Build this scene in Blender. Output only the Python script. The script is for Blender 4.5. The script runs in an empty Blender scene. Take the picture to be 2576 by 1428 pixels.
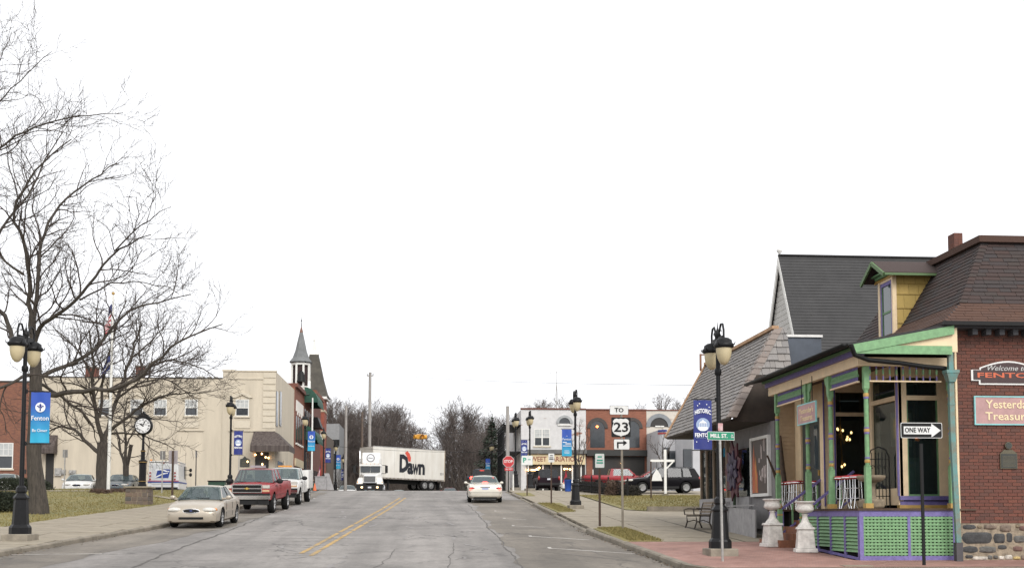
import bpy, bmesh, math, random
import numpy as np
from math import radians as R, sin, cos, pi, tan, atan, sqrt
from mathutils import Vector as V, Matrix as M, Euler
from mathutils.geometry import tessellate_polygon
random.seed(7)
SC = bpy.context.scene
COL = SC.collection
# ------------------------------------------------------------------ camera
CAMZ, PITCH, YAW = 1.6, R(4.0), R(4.45)
cam = bpy.data.objects.new('camera', bpy.data.cameras.new('camera'))
COL.objects.link(cam)
cam.location = (0, 0, CAMZ)
cam.rotation_euler = (pi / 2 + PITCH, 0, -YAW)
cam.data.sensor_width = 36.0
cam.data.lens = 36.0 * 2893.0 / 2576.0
SHIFT = 379.7
cam.data.shift_y = SHIFT / 2576.0
cam.data.clip_end = 3000
cam.data.clip_start = 0.1
SC.camera = cam
# ------------------------------------------------------------------ world, sun, exposure (overcast winter day)
SUN_EL, SUN_ROT = R(38), R(160)
w = bpy.data.worlds.new('World'); SC.world = w; w.use_nodes = True
nt = w.node_tree; nt.nodes.clear()
sky = nt.nodes.new('ShaderNodeTexSky'); sky.sky_type = 'NISHITA'; sky.sun_disc = False
sky.sun_elevation = SUN_EL; sky.sun_rotation = SUN_ROT
sky.air_density = 1.0; sky.dust_density = 6.0; sky.ozone_density = 1.0
hs = nt.nodes.new('ShaderNodeHueSaturation'); hs.inputs['Saturation'].default_value = 0.12
nt.links.new(sky.outputs[0], hs.inputs['Color'])
mx = nt.nodes.new('ShaderNodeMix'); mx.data_type = 'RGBA'; mx.inputs[0].default_value = 0.8
nt.links.new(hs.outputs[0], mx.inputs[6]); mx.inputs[7].default_value = (10.1, 10.2, 10.5, 1)
bg = nt.nodes.new('ShaderNodeBackground'); bg.inputs['Strength'].default_value = 0.102
nt.links.new(mx.outputs[2], bg.inputs['Color'])
wo = nt.nodes.new('ShaderNodeOutputWorld'); nt.links.new(bg.outputs[0], wo.inputs[0])
sl = bpy.data.lights.new('sun', 'SUN'); sl.energy = 1.5; sl.angle = R(35); sl.color = (1.0, 0.97, 0.93)
so = bpy.data.objects.new('sun', sl); COL.objects.link(so)
so.rotation_euler = (pi / 2 - SUN_EL, 0, pi - SUN_ROT)  # behind the viewer's right shoulder, as the sky's sun
SC.view_settings.view_transform = 'Standard'; SC.view_settings.look = 'None'
SC.view_settings.gamma = 1.0; SC.view_settings.exposure = 0.5
SC.view_settings.use_curve_mapping = False
SC.render.engine = 'CYCLES'
SC.cycles.max_bounces = 6; SC.cycles.transparent_max_bounces = 12
SC.cycles.use_denoising = True
# ------------------------------------------------------------------ survey: sight lines of the photograph (2576 px wide) to real distances
FX = 2893.0
def ray(px, py):
    a = (px - 1288.0) / FX; b = -(py - 714.0 - SHIFT) / FX
    f = V((sin(YAW) * cos(PITCH), cos(YAW) * cos(PITCH), sin(PITCH)))
    r = V((cos(YAW), -sin(YAW), 0)); u = V((-sin(YAW) * sin(PITCH), -cos(YAW) * sin(PITCH), cos(PITCH)))
    return f + r * a + u * b
def at(px, py, Y):
    d = ray(px, py); t = Y / d.y
    return V((d.x * t, Y, CAMZ + d.z * t))
def atx(px, py, X):
    d = ray(px, py); t = X / d.x
    return V((X, d.y * t, CAMZ + d.z * t))
def ax(px, Y): return at(px, 1296, Y).x
def az(py, Y, px=1288): return at(px, py, Y).z
KN = [(-60, 0), (10, 0), (15.7, .06), (20, .22), (24.4, .42), (40, 1.177), (55, 1.905), (70, 2.72), (77, 3.10), (82, 3.32), (88, 3.50), (95, 3.62), (105, 3.68), (120, 3.5), (160, 2.6), (220, 2.0), (3000, 2.0)]
def g(Y):
    for (a, b), (c, d) in zip(KN, KN[1:]):
        if Y <= c: return b + (d - b) * (Y - a) / (c - a)
    return KN[-1][1]
def gnd(px, py, off=0.0):
    d = ray(px, py); Y = 15.0
    while Y < 200:
        t = Y / d.y
        if CAMZ + d.z * t <= g(Y) + off: return V((d.x * t, Y, g(Y) + off))
        Y += .05
    return V((d.x * 120 / d.y, 120, g(120) + off))
# ------------------------------------------------------------------ materials
MATS = {}
def pm(name, col, rough=.6, metal=0.0, var=.12, scale=3.0, bump=0.0, bscale=40.0, emit=0.0, trans=0.0, coat=0.0, dirt=0.0, col2=None, stretch=None, spec=None, alpha=1.0):
    if name in MATS: return MATS[name]
    m = bpy.data.materials.new(name); m.use_nodes = True
    n = m.node_tree; b = n.nodes['Principled BSDF']; L = n.links.new
    b.inputs['Roughness'].default_value = rough; b.inputs['Metallic'].default_value = metal
    if spec is not None: b.inputs['Specular IOR Level'].default_value = spec
    if coat: b.inputs['Coat Weight'].default_value = coat; b.inputs['Coat Roughness'].default_value = .05
    if trans: b.inputs['Transmission Weight'].default_value = trans
    if alpha < 1: b.inputs['Alpha'].default_value = alpha
    tc = n.nodes.new('ShaderNodeTexCoord'); vec = tc.outputs['Object']
    if stretch:
        mp = n.nodes.new('ShaderNodeMapping'); mp.inputs['Scale'].default_value = stretch
        L(vec, mp.inputs[0]); vec = mp.outputs[0]
    c2 = col2 if col2 else tuple(c * .6 for c in col)
    if var:
        nz = n.nodes.new('ShaderNodeTexNoise'); nz.inputs['Scale'].default_value = scale; nz.inputs['Detail'].default_value = 8; nz.inputs['Roughness'].default_value = .65
        L(vec, nz.inputs['Vector'])
        rp = n.nodes.new('ShaderNodeValToRGB')
        rp.color_ramp.elements[0].position = .35; rp.color_ramp.elements[1].position = .68
        if col2:
            rp.color_ramp.elements[0].color = (*c2, 1); rp.color_ramp.elements[1].color = (*col, 1)
        else:
            rp.color_ramp.elements[0].color = (*[c * (1 - var * 1.3) for c in col], 1); rp.color_ramp.elements[1].color = (*[min(1, c * (1 + var)) for c in col], 1)
        L(nz.outputs['Fac'], rp.inputs[0]); L(rp.outputs[0], b.inputs['Base Color'])
        if rough > .25:
            mr = n.nodes.new('ShaderNodeMapRange'); mr.inputs[3].default_value = max(.05, rough - .12); mr.inputs[4].default_value = min(1, rough + .12)
            L(nz.outputs['Fac'], mr.inputs[0]); L(mr.outputs[0], b.inputs['Roughness'])
    else: b.inputs['Base Color'].default_value = (*col, 1)
    if bump:
        n2 = n.nodes.new('ShaderNodeTexNoise'); n2.inputs['Scale'].default_value = bscale; n2.inputs['Detail'].default_value = 6
        L(vec, n2.inputs['Vector'])
        bp = n.nodes.new('ShaderNodeBump'); bp.inputs['Strength'].default_value = bump; bp.inputs['Distance'].default_value = .02
        L(n2.outputs['Fac'], bp.inputs['Height']); L(bp.outputs[0], b.inputs['Normal'])
    if emit:
        b.inputs['Emission Color'].default_value = (*col, 1); b.inputs['Emission Strength'].default_value = emit
    MATS[name] = m
    return m
def rmat(name, cols, rough=.8, scale=14.0, bump=.4):
    """alike pieces (bricks, shingles): colour differs from object to object or from face island to face island"""
    if name in MATS: return MATS[name]
    m = pm(name, cols[0], rough, var=.12, scale=scale, bump=bump); n = m.node_tree; L = n.links.new
    b = n.nodes['Principled BSDF']; src = b.inputs['Base Color'].links[0].from_socket
    oi = n.nodes.new('ShaderNodeObjectInfo'); ge = n.nodes.new('ShaderNodeNewGeometry')
    ad = n.nodes.new('ShaderNodeMath'); ad.operation = 'ADD'; L(oi.outputs['Random'], ad.inputs[0]); L(ge.outputs['Random Per Island'], ad.inputs[1])
    fr = n.nodes.new('ShaderNodeMath'); fr.operation = 'FRACT'; L(ad.outputs[0], fr.inputs[0])
    rp = n.nodes.new('ShaderNodeValToRGB'); rp.color_ramp.interpolation = 'LINEAR'
    while len(rp.color_ramp.elements) < len(cols): rp.color_ramp.elements.new(.5)
    for i, c in enumerate(cols):
        rp.color_ramp.elements[i].position = i / (len(cols) - 1); rp.color_ramp.elements[i].color = (*c, 1)
    L(fr.outputs[0], rp.inputs[0])
    mi = n.nodes.new('ShaderNodeMix'); mi.data_type = 'RGBA'; mi.inputs[0].default_value = .75
    L(src, mi.inputs[6]); L(rp.outputs[0], mi.inputs[7]); L(mi.outputs[2], b.inputs['Base Color'])
    return m
def glass(name, tint=(.02, .025, .03), rough=.03, alpha=.55, spec=.6):
    """window glass: a dark reflecting sheet one can partly see through"""
    if name in MATS: return MATS[name]
    m = bpy.data.materials.new(name); m.use_nodes = True; n = m.node_tree; n.nodes.clear(); L = n.links.new
    o = n.nodes.new('ShaderNodeOutputMaterial'); mx = n.nodes.new('ShaderNodeMixShader'); t = n.nodes.new('ShaderNodeBsdfTransparent')
    p = n.nodes.new('ShaderNodeBsdfPrincipled'); p.inputs['Base Color'].default_value = (*tint, 1); p.inputs['Roughness'].default_value = rough
    p.inputs['Specular IOR Level'].default_value = spec
    t.inputs[0].default_value = (.75, .85, .85, 1)
    mx.inputs[0].default_value = alpha
    L(t.outputs[0], mx.inputs[1]); L(p.outputs[0], mx.inputs[2]); L(mx.outputs[0], o.inputs[0])
    MATS[name] = m
    return m
# ------------------------------------------------------------------ mesh builder
def frame(p, q):
    z = (V(q) - V(p)); l = z.length; z = z / l if l > 1e-9 else V((0, 0, 1))
    a = V((0, 0, 1)) if abs(z.z) < .95 else V((1, 0, 0))
    x = a.cross(z).normalized(); y = z.cross(x)
    return x, y, z, l
ORI = V((0, 0, 0))
def begin(o):
    global ORI
    ORI = V(o.location); return o
def end():
    global ORI
    ORI = V((0, 0, 0))
class MB:
    def __init__(s): s.v = []; s.f = []; s.m = []; s.sm = []; s.T = None
    def add(s, vs, fs, mat=0, smooth=False):
        o = len(s.v)
        if s.T is not None: vs = [s.T @ V(p) for p in vs]
        s.v += [tuple(p) for p in vs]
        for f in fs: s.f.append([i + o for i in f]); s.m.append(mat); s.sm.append(smooth)
        return s
    def box(s, x0, x1, y0, y1, z0, z1, mat=0):
        vs = [(x, y, z) for z in (z0, z1) for y in (y0, y1) for x in (x0, x1)]
        return s.add(vs, [(0, 2, 3, 1), (4, 5, 7, 6), (0, 1, 5, 4), (2, 6, 7, 3), (0, 4, 6, 2), (1, 3, 7, 5)], mat)
    def cbox(s, c, d, mat=0, rot=None):
        x, y, z = d[0] / 2, d[1] / 2, d[2] / 2
        vs = [V((a * x, b * y, e * z)) for e in (-1, 1) for b in (-1, 1) for a in (-1, 1)]
        if rot is not None: vs = [rot @ p for p in vs]
        return s.add([V(c) + p for p in vs], [(0, 2, 3, 1), (4, 5, 7, 6), (0, 1, 5, 4), (2, 6, 7, 3), (0, 4, 6, 2), (1, 3, 7, 5)], mat)
    def hexa(s, b, t, mat=0):
        """eight corners: bottom loop, top loop"""
        return s.add(list(b) + list(t), [(3, 2, 1, 0), (4, 5, 6, 7), (0, 1, 5, 4), (1, 2, 6, 5), (2, 3, 7, 6), (3, 0, 4, 7)], mat)
    def bar(s, p, q, w, h=None, mat=0):
        h = h or w; x, y, z, l = frame(p, q); p = V(p); q = V(q)
        vs = [c + x * a * w / 2 + y * b * h / 2 for c in (p, q) for a, b in ((-1, -1), (1, -1), (1, 1), (-1, 1))]
        return s.add(vs, [(3, 2, 1, 0), (4, 5, 6, 7), (0, 1, 5, 4), (1, 2, 6, 5), (2, 3, 7, 6), (3, 0, 4, 7)], mat)
    def tube(s, pts, r, n=8, mat=0, cap=True, smooth=True):
        pts = [V(p) for p in pts]; k = len(pts); rr = r if isinstance(r, (list, tuple)) else [r] * k
        vs = []; X = None
        for i, p in enumerate(pts):
            d = (pts[min(i + 1, k - 1)] - pts[max(i - 1, 0)])
            d = d.normalized() if d.length > 1e-9 else V((0, 0, 1))
            if X is None: X = (V((0, 0, 1)) if abs(d.z) < .95 else V((1, 0, 0))).cross(d).normalized()
            else:
                X = X - d * X.dot(d)
                X = X.normalized() if X.length > 1e-6 else V((1, 0, 0))
            Yv = d.cross(X)
            vs += [p + (X * cos(2 * pi * j / n) + Yv * sin(2 * pi * j / n)) * rr[i] for j in range(n)]
        fs = [(i * n + j, i * n + (j + 1) % n, (i + 1) * n + (j + 1) % n, (i + 1) * n + j) for i in range(k - 1) for j in range(n)]
        s.add(vs, fs, mat, smooth)
        if cap: s.add(vs[:n], [tuple(range(n - 1, -1, -1))], mat); s.add(vs[-n:], [tuple(range(n))], mat)
        return s
    def lathe(s, prof, n=16, c=(0, 0, 0), mat=0, smooth=True, axis='z', ph=0.0, cap=True):
        vs = []
        for r, z in prof:
            for j in range(n):
                a = 2 * pi * j / n + ph; p = (r * cos(a), r * sin(a), z)
                if axis == 'x': p = (p[2], p[0], p[1])
                if axis == 'y': p = (p[1], p[2], p[0])
                vs.append((p[0] + c[0], p[1] + c[1], p[2] + c[2]))
        k = len(prof)
        fs = [(i * n + j, i * n + (j + 1) % n, (i + 1) * n + (j + 1) % n, (i + 1) * n + j) for i in range(k - 1) for j in range(n)]
        s.add(vs, fs, mat, smooth)
        if cap: s.add(vs[:n], [tuple(range(n - 1, -1, -1))], mat); s.add(vs[-n:], [tuple(range(n))], mat)
        return s
    def prism(s, poly, o, u, v, t, mat=0):
        """polygon (2D list) in plane o+u*a+v*b, thickened by vector t"""
        o, u, v, t = V(o), V(u), V(v), V(t); n = len(poly)
        a = [o + u * p[0] + v * p[1] for p in poly]; b = [p + t for p in a]
        tri = tessellate_polygon([[V((p[0], p[1], 0)) for p in poly]])
        s.add(a + b, [tuple(q[::-1]) for q in tri] + [tuple(i + n for i in q) for q in tri] + [(i, (i + 1) % n, (i + 1) % n + n, i + n) for i in range(n)], mat)
        return s
    def quad(s, a, b, c, d, mat=0): return s.add([a, b, c, d], [(0, 1, 2, 3)], mat)
    def loft(s, rings, mat=0, smooth=True, closed=True, caps=True):
        n = len(rings[0]); vs = [p for r in rings for p in r]
        fs = [(i * n + j, i * n + (j + 1) % n, (i + 1) * n + (j + 1) % n, (i + 1) * n + j) for i in range(len(rings) - 1) for j in range(n if closed else n - 1)]
        if caps: fs += [tuple(range(n - 1, -1, -1)), tuple((len(rings) - 1) * n + j for j in range(n))]
        return s.add(vs, fs, mat, smooth)
    def mesh(s, name, mats):
        me = bpy.data.meshes.new(name); me.from_pydata(s.v, [], s.f)
        for m in (mats if isinstance(mats, (list, tuple)) else [mats]): me.materials.append(m)
        me.polygons.foreach_set('material_index', s.m); me.polygons.foreach_set('use_smooth', s.sm)
        me.update()
        bm = bmesh.new(); bm.from_mesh(me); bmesh.ops.recalc_face_normals(bm, faces=bm.faces); bm.to_mesh(me); bm.free()
        return me
    def build(s, name, mats, parent=None, label=None, loc=None, kind=None):
        o = bpy.data.objects.new(name, s.mesh(name, mats)); COL.objects.link(o)
        if parent is not None: o.parent = parent
        if loc is not None: o.location = loc
        if parent is not None and ORI.length and loc is None: o.data.transform(M.Translation(-ORI))
        if label: o['label'] = label
        if kind: o['kind'] = kind
        return o
def thing(name, label, cat, loc=(0, 0, 0), rz=0.0, group=None):
    o = bpy.data.objects.new(name, None); COL.objects.link(o); o.location = loc; o.rotation_euler = (0, 0, rz)
    o.empty_display_size = .2
    o['label'] = label; o['category'] = cat
    if group: o['group'] = group
    return o
def tag(o, label, cat, group=None):
    o['label'] = label; o['category'] = cat
    if group: o['group'] = group
    return o
def bevel(o, w=.01, n=2):
    b = o.modifiers.new('bevel', 'BEVEL'); b.width = w; b.segments = n; b.limit_method = 'ANGLE'; b.angle_limit = R(40)
    return o
def copy_tree(o, parent=None):
    c = o.copy(); COL.objects.link(c)
    c.parent = parent
    for ch in list(o.children): copy_tree(ch, c)
    return c
def dup(root, loc, rz=0.0, label=None, group=None):
    c = copy_tree(root); c.location = loc; c.rotation_euler = (0, 0, rz)
    if label: c['label'] = label
    if group: c['group'] = group
    return c
def piece(name, me, parent, loc=None, label=None):
    o = bpy.data.objects.new(name, me); COL.objects.link(o); o.parent = parent
    if loc is not None: o.location = loc
    if label: o['label'] = label
    return o
def text(name, s, size, mat, parent, o, u=(1, 0, 0), v=(0, 0, 1), bold=0.0, shear=0.0, width=None, depth=.004, arch=0.0, label=None, space=1.0):
    """flat lettering centred on point o in the plane of u and v, as a thin solid; width squeezes or stretches the line"""
    c = bpy.data.curves.new(name, 'FONT'); c.body = s; c.size = 1.0; c.align_x = 'CENTER'; c.align_y = 'CENTER'
    c.offset = bold; c.shear = shear; c.extrude = .5; c.resolution_u = 2; c.space_character = space; c.space_line = .9
    t = bpy.data.objects.new(name, c); COL.objects.link(t)
    dg = bpy.context.evaluated_depsgraph_get(); me = bpy.data.meshes.new_from_object(t.evaluated_get(dg), depsgraph=dg)
    bpy.data.objects.remove(t); bpy.data.curves.remove(c)
    o, u, v = V(o), V(u).normalized(), V(v).normalized(); nn = u.cross(v)
    xs = [p.co.x for p in me.vertices] or [0]; w0 = max(xs) - min(xs) or 1; mid = (max(xs) + min(xs)) / 2
    kx = (width / w0) if width else size
    for p in me.vertices:
        x, y, z = (p.co.x - mid) * kx, p.co.y * size, p.co.z * depth * 2
        if arch: y += arch * (1 - (2 * x / (width or w0 * size)) ** 2)
        p.co = o + u * x + v * y + nn * (z + depth * .5)
    me.materials.append(mat); me.name = name
    if parent is not None and ORI.length: me.transform(M.Translation(-ORI))
    ob = bpy.data.objects.new(name, me); COL.objects.link(ob); ob.parent = parent
    if label: ob['label'] = label
    return ob
# ================================================================== THE GROUND
def interp(tab):
    def f(y):
        if y <= tab[0][0]: return tab[0][1]
        for (a, b), (c, d) in zip(tab, tab[1:]):
            if y <= c: return b + (d - b) * (y - a) / (c - a)
        return tab[-1][1]
    return f
xl = interp([(20, -10.95), (28.6, -10.1), (33.2, -9.55), (40, -8.8), (50, -8.6), (80, -8.4)])
xr = interp([(24.4, 5.62), (29.5, 5.5), (36, 5.3), (48, 5.55), (58, 5.65), (80, 5.7)])
xc = lambda y: -2.85 + (y - 29.4) * .0428
def road_mat(name, c1, c2, crack=1.0):
    m = pm(name, c1, .85, var=.1, scale=.35, col2=c2, bump=.25, bscale=60)
    n = m.node_tree; L = n.links.new; b = n.nodes['Principled BSDF']; src = b.inputs['Base Color'].links[0].from_socket
    tc = n.nodes.new('ShaderNodeTexCoord')
    nz = n.nodes.new('ShaderNodeTexNoise'); nz.inputs['Scale'].default_value = 1.3; nz.inputs['Detail'].default_value = 6
    L(tc.outputs['Object'], nz.inputs['Vector'])
    ms = n.nodes.new('ShaderNodeVectorMath'); ms.operation = 'SCALE'; ms.inputs[3].default_value = 1.6
    L(nz.outputs['Color'], ms.inputs[0])
    va = n.nodes.new('ShaderNodeVectorMath'); L(tc.outputs['Object'], va.inputs[0]); L(ms.outputs[0], va.inputs[1])
    vo = n.nodes.new('ShaderNodeTexVoronoi'); vo.feature = 'DISTANCE_TO_EDGE'; vo.inputs['Scale'].default_value = .28
    L(va.outputs[0], vo.inputs['Vector'])
    lt = n.nodes.new('ShaderNodeMapRange'); lt.inputs[1].default_value = .004; lt.inputs[2].default_value = .014; lt.inputs[3].default_value = 1; lt.inputs[4].default_value = 0
    L(vo.outputs['Distance'], lt.inputs[0])
    n3 = n.nodes.new('ShaderNodeTexNoise'); n3.inputs['Scale'].default_value = .22; L(tc.outputs['Object'], n3.inputs['Vector'])
    gt = n.nodes.new('ShaderNodeMapRange'); gt.inputs[1].default_value = .48; gt.inputs[2].default_value = .6; L(n3.outputs['Fac'], gt.inputs[0])
    mu = n.nodes.new('ShaderNodeMath'); mu.operation = 'MULTIPLY'; L(lt.outputs[0], mu.inputs[0]); L(gt.outputs[0], mu.inputs[1])
    m2 = n.nodes.new('ShaderNodeMath'); m2.operation = 'MULTIPLY'; m2.inputs[1].default_value = .75 * crack; L(mu.outputs[0], m2.inputs[0])
    mix = n.nodes.new('ShaderNodeMix'); mix.data_type = 'RGBA'; L(m2.outputs[0], mix.inputs[0]); L(src, mix.inputs[6]); mix.inputs[7].default_value = (.035, .033, .03, 1)
    # fine aggregate and wheel-polished streaks that run with the traffic
    mp = n.nodes.new('ShaderNodeMapping'); mp.inputs['Scale'].default_value = (1.4, .05, 1); L(tc.outputs['Object'], mp.inputs[0])
    n4 = n.nodes.new('ShaderNodeTexNoise'); n4.inputs['Scale'].default_value = 1.0; n4.inputs['Detail'].default_value = 5; L(mp.outputs[0], n4.inputs['Vector'])
    r4 = n.nodes.new('ShaderNodeMapRange'); r4.inputs[1].default_value = .3; r4.inputs[2].default_value = .7; r4.inputs[3].default_value = .8; r4.inputs[4].default_value = 1.18; L(n4.outputs['Fac'], r4.inputs[0])
    n5 = n.nodes.new('ShaderNodeTexNoise'); n5.inputs['Scale'].default_value = 7.0; n5.inputs['Detail'].default_value = 9; n5.inputs['Roughness'].default_value = .75; L(tc.outputs['Object'], n5.inputs['Vector'])
    r5 = n.nodes.new('ShaderNodeMapRange'); r5.inputs[1].default_value = .3; r5.inputs[2].default_value = .7; r5.inputs[3].default_value = .76; r5.inputs[4].default_value = 1.22; L(n5.outputs['Fac'], r5.inputs[0])
    n6 = n.nodes.new('ShaderNodeTexNoise'); n6.inputs['Scale'].default_value = .33; n6.inputs['Detail'].default_value = 12; n6.inputs['Roughness'].default_value = .78; n6.inputs['Distortion'].default_value = 1.2; L(tc.outputs['Object'], n6.inputs['Vector'])
    r6 = n.nodes.new('ShaderNodeMapRange'); r6.inputs[1].default_value = .38; r6.inputs[2].default_value = .46; r6.inputs[3].default_value = .84; r6.inputs[4].default_value = 1.03; L(n6.outputs['Fac'], r6.inputs[0])
    m6 = n.nodes.new('ShaderNodeMath'); m6.operation = 'MULTIPLY'; L(r6.outputs[0], m6.inputs[0])
    m3 = n.nodes.new('ShaderNodeMath'); m3.operation = 'MULTIPLY'; L(r4.outputs[0], m3.inputs[0]); L(r5.outputs[0], m3.inputs[1]); L(m3.outputs[0], m6.inputs[1])
    hv = n.nodes.new('ShaderNodeVectorMath'); hv.operation = 'SCALE'; L(mix.outputs[2], hv.inputs[0]); L(m6.outputs[0], hv.inputs[3])
    L(hv.outputs[0], b.inputs['Base Color'])
    return m
ASPH = road_mat('asphalt', (.25, .231, .214), (.155, .143, .131))
ASPH2 = road_mat('asphalt_lane', (.205, .18, .148), (.115, .10, .082), .8)
CONC = pm('concrete', (.32, .275, .205), .85, var=.18, scale=1.6, bump=.3, bscale=25, col2=(.20, .17, .125))
CONCD = pm('concrete_edge', (.24, .21, .165), .9, var=.25, scale=2.5, bump=.4, bscale=20)
KERB = pm('kerb_concrete', (.27, .235, .185), .9, var=.25, scale=2.0, bump=.4, bscale=20, col2=(.15, .13, .10))
JOINT = pm('joint_dirt', (.09, .08, .06), .95, var=.2)
GRASS = pm('grass_dry', (.225, .18, .062), .95, var=.3, scale=.45, bump=.4, bscale=30, col2=(.15, .14, .048))
EARTH = pm('earth', (.12, .10, .06), .95, var=.3, scale=.8, bump=.5, bscale=20, col2=(.08, .075, .045))
YEL = pm('yellow_paint', (.52, .31, .07), .75, var=.3, scale=2.6, col2=(.22, .17, .10))
WHT = pm('white_paint_line', (.52, .50, .46), .7, var=.2, scale=2.5, col2=(.30, .27, .24))
def sheet(name, ys, a, b, off, mat, nx=6, kind='structure', extra=None, parent=None):
    m = MB(); vs = []
    for y in ys:
        x0, x1 = a(y), b(y)
        for i in range(nx + 1):
            x = x0 + (x1 - x0) * i / nx
            vs.append((x, y, g(y) + off + (extra(x, y) if extra else 0)))
    fs = [(j * (nx + 1) + i, j * (nx + 1) + i + 1, (j + 1) * (nx + 1) + i + 1, (j + 1) * (nx + 1) + i) for j in range(len(ys) - 1) for i in range(nx)]
    m.add(vs, fs, 0, True)
    o = m.build(name, mat, parent)
    if kind: o['kind'] = kind
    return o
def rng(a, b, s):
    n = max(1, int(round((b - a) / s))); return [a + (b - a) * i / n for i in range(n + 1)]
k = lambda c: (lambda y: c)
ys_all = sorted(set([-60, -30, 0, 10] + rng(12, 130, 2) + rng(130, 240, 10) + [300, 500, 900, 1500]))
sheet('terrain', ys_all, k(-900), k(900), -.06, EARTH, 30)
sheet('road', rng(-30, 235, 1.25), lambda y: (-60 if y < 23.0 else xl(y)), lambda y: (60 if y < 23.6 else xr(y)), 0, ASPH, 12)
sheet('cross_street', rng(79.5, 99, 1.5), k(-90), lambda y: xl(y), .004, ASPH, 20)
sheet('cross_street', rng(79.5, 97, 1.5), lambda y: xr(y), k(90), .004, ASPH, 20)
sheet('side_street', rng(72.3, 79.5, 1.2), k(-70), lambda y: -11.5, .004, ASPH2, 14)
# parking lanes: older, browner asphalt
wob = lambda y: .12 * sin(y * .9) + .08 * sin(y * 2.3)
sheet('parking_lane', rng(23.7, 66, .7), lambda y: 2.25 + wob(y) + (y - 24) * .012, lambda y: xr(y) - .02, .004, ASPH2, 4)
sheet('parking_lane', rng(24, 78, .8), lambda y: xl(y) + .02, lambda y: xl(y) + 2.1 + wob(y + 3) * .8, .004, ASPH2, 3)
# centre line: two worn yellow stripes broken into painted runs
def stripe(name, pts, wd, off, mat):
    m = MB(); vs = []
    for (x, y), q in zip(pts, list(pts[1:]) + [None]):
        pass
    P = [V((x, y, 0)) for x, y in pts]
    for i, p in enumerate(P):
        d = (P[min(i + 1, len(P) - 1)] - P[max(i - 1, 0)]).normalized(); s = V((d.y, -d.x, 0)) * wd / 2
        j = 1 + random.uniform(-.16, .16)
        for q in (p - s * j, p + s * j): vs.append((q.x, q.y, g(q.y) + off))
    m.add(vs, [(2 * i, 2 * i + 1, 2 * i + 3, 2 * i + 2) for i in range(len(P) - 1)])
    o = m.build(name, mat); o['kind'] = 'structure'; return o
random.seed(3)
for s in (-.17, .17):
    y = 29.3 if s < 0 else 28.6
    while y < 68.5:
        l = random.uniform(1.2, 5.5)
        stripe('centre_line', [(xc(t) + s, t) for t in rng(y, min(y + l, 69), .35)], .125, .006, YEL)
        y += l + random.choice((.05, .12, .25, .5))
# parking ticks
for (x0, y0, x1, y1) in ((3.36, 30.8, 5.35, 28.9), (3.29, 35.6, 4.95, 33.9), (3.2, 41.2, 4.3, 40.2), (3.25, 46.4, 4.1, 45.4), (3.3, 53, 4.2, 52)):
    stripe('parking_line', [(x0 + (x1 - x0) * t, y0 + (y1 - y0) * t) for t in (0, .25, .5, .75, 1)], .11, .008, WHT)
    stripe('parking_line', [(x0 + .05, y0 - .25), (x0 + .06, y0 + .3)], .1, .010, WHT)
for (x0, y0, x1, y1) in ((-10.4, 29.05, -7.9, 29.3), (-7.6, 39.1, -6.65, 39.2), (-7.4, 47.3, -6.5, 47.3), (-7.2, 50.2, -6.34, 50.2), (-7.3, 57.5, -6.4, 57.5), (-7.3, 64.5, -6.4, 64.5)):
    stripe('parking_line', [(x0 + (x1 - x0) * t, y0 + (y1 - y0) * t) for t in (0, .33, .66, 1)], .11, .008, WHT)
for y in (53.6, 61, 68):
    stripe('parking_line', [(-6.3, y - .3), (-6.3, y + .3)], .12, .008, WHT)
# left: kerb stones, sidewalk of slabs, lawn, path
def kerbs(f, side, y0, y1, step, parent, h=.13, wd=.17):
    y = y0; first = None
    while y < y1 - .3:
        e = min(y + step, y1); a = V((f(y), y + .02, g(y))); b = V((f(e), e - .02, g(e))); jz = random.uniform(-.008, .008)
        m = MB(); s = V((side * wd, 0, 0)); lo = V((0, 0, -.15)); hi = V((0, 0, h + jz)); ch = V((side * .03, 0, 0)); lw = V((0, 0, h + jz - .035))
        ra = [a + lo, a + lw, a + ch + hi, a + s + hi, a + s + lo]; rb = [b + lo, b + lw, b + ch + hi, b + s + hi, b + s + lo]
        m.loft([ra, rb], 0, False); m.build('kerb_stone', KERB, parent); y = e
lsw = sheet('sidewalk', rng(22.5, 72, 1.5), lambda y: xl(y) - .17, lambda y: xl(y) - .17 - 4.6 + max(0, (y - 45)) * .05, .105, JOINT, 2)
kerbs(xl, -1, 22.5, 76.5, 2.4, lsw)
def slabs(y0, y1, x_in, x_out, step, cols, parent, mat, skip=None, top=.13):
    me = {}
    y = y0
    while y < y1:
        e = y + step; ym = y + step / 2
        a, b = x_in(ym), x_out(ym); wd = (b - a) / cols
        for c in range(cols):
            x = a + wd * (c + .5)
            if skip and skip(x, ym): continue
            kx = (round(abs(wd), 1), random.randrange(3))
            if kx not in me:
                q = MB(); q.cbox((0, 0, -.04), (abs(wd) - .025, step - .025, .08)); me[kx] = q.mesh('slab', mat)
            o = piece('slab', me[kx], parent, (x, ym, g(ym) + top + random.uniform(-.006, .006)))
            o.rotation_euler = (atan((g(e) - g(y)) / step), random.uniform(-.004, .004), 0)
        y = e
slabs(22.6, 71, lambda y: xl(y) - .18, lambda y: xl(y) - .18 - 4.55 + max(0, (y - 45)) * .05, 1.62, 3, lsw, CONC)
xin = lambda y: xl(y) - .17 - 4.6 + max(0, (y - 45)) * .05
def lrise(x, y):
    t = min(1, max(0, (y - 42) / 26)) * min(1, max(0, (xin(y) - x) / 2.5)); return .26 * t + .05 * sin(x * .7 + y * .4) * t
xin = lambda y: xl(y) - .17 - 4.6 + max(0, (y - 45)) * .05
sheet('lawn', rng(24, 71.9, 1.6), k(-70), xin, .12, GRASS, 40, extra=lrise)
m = MB()
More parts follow.
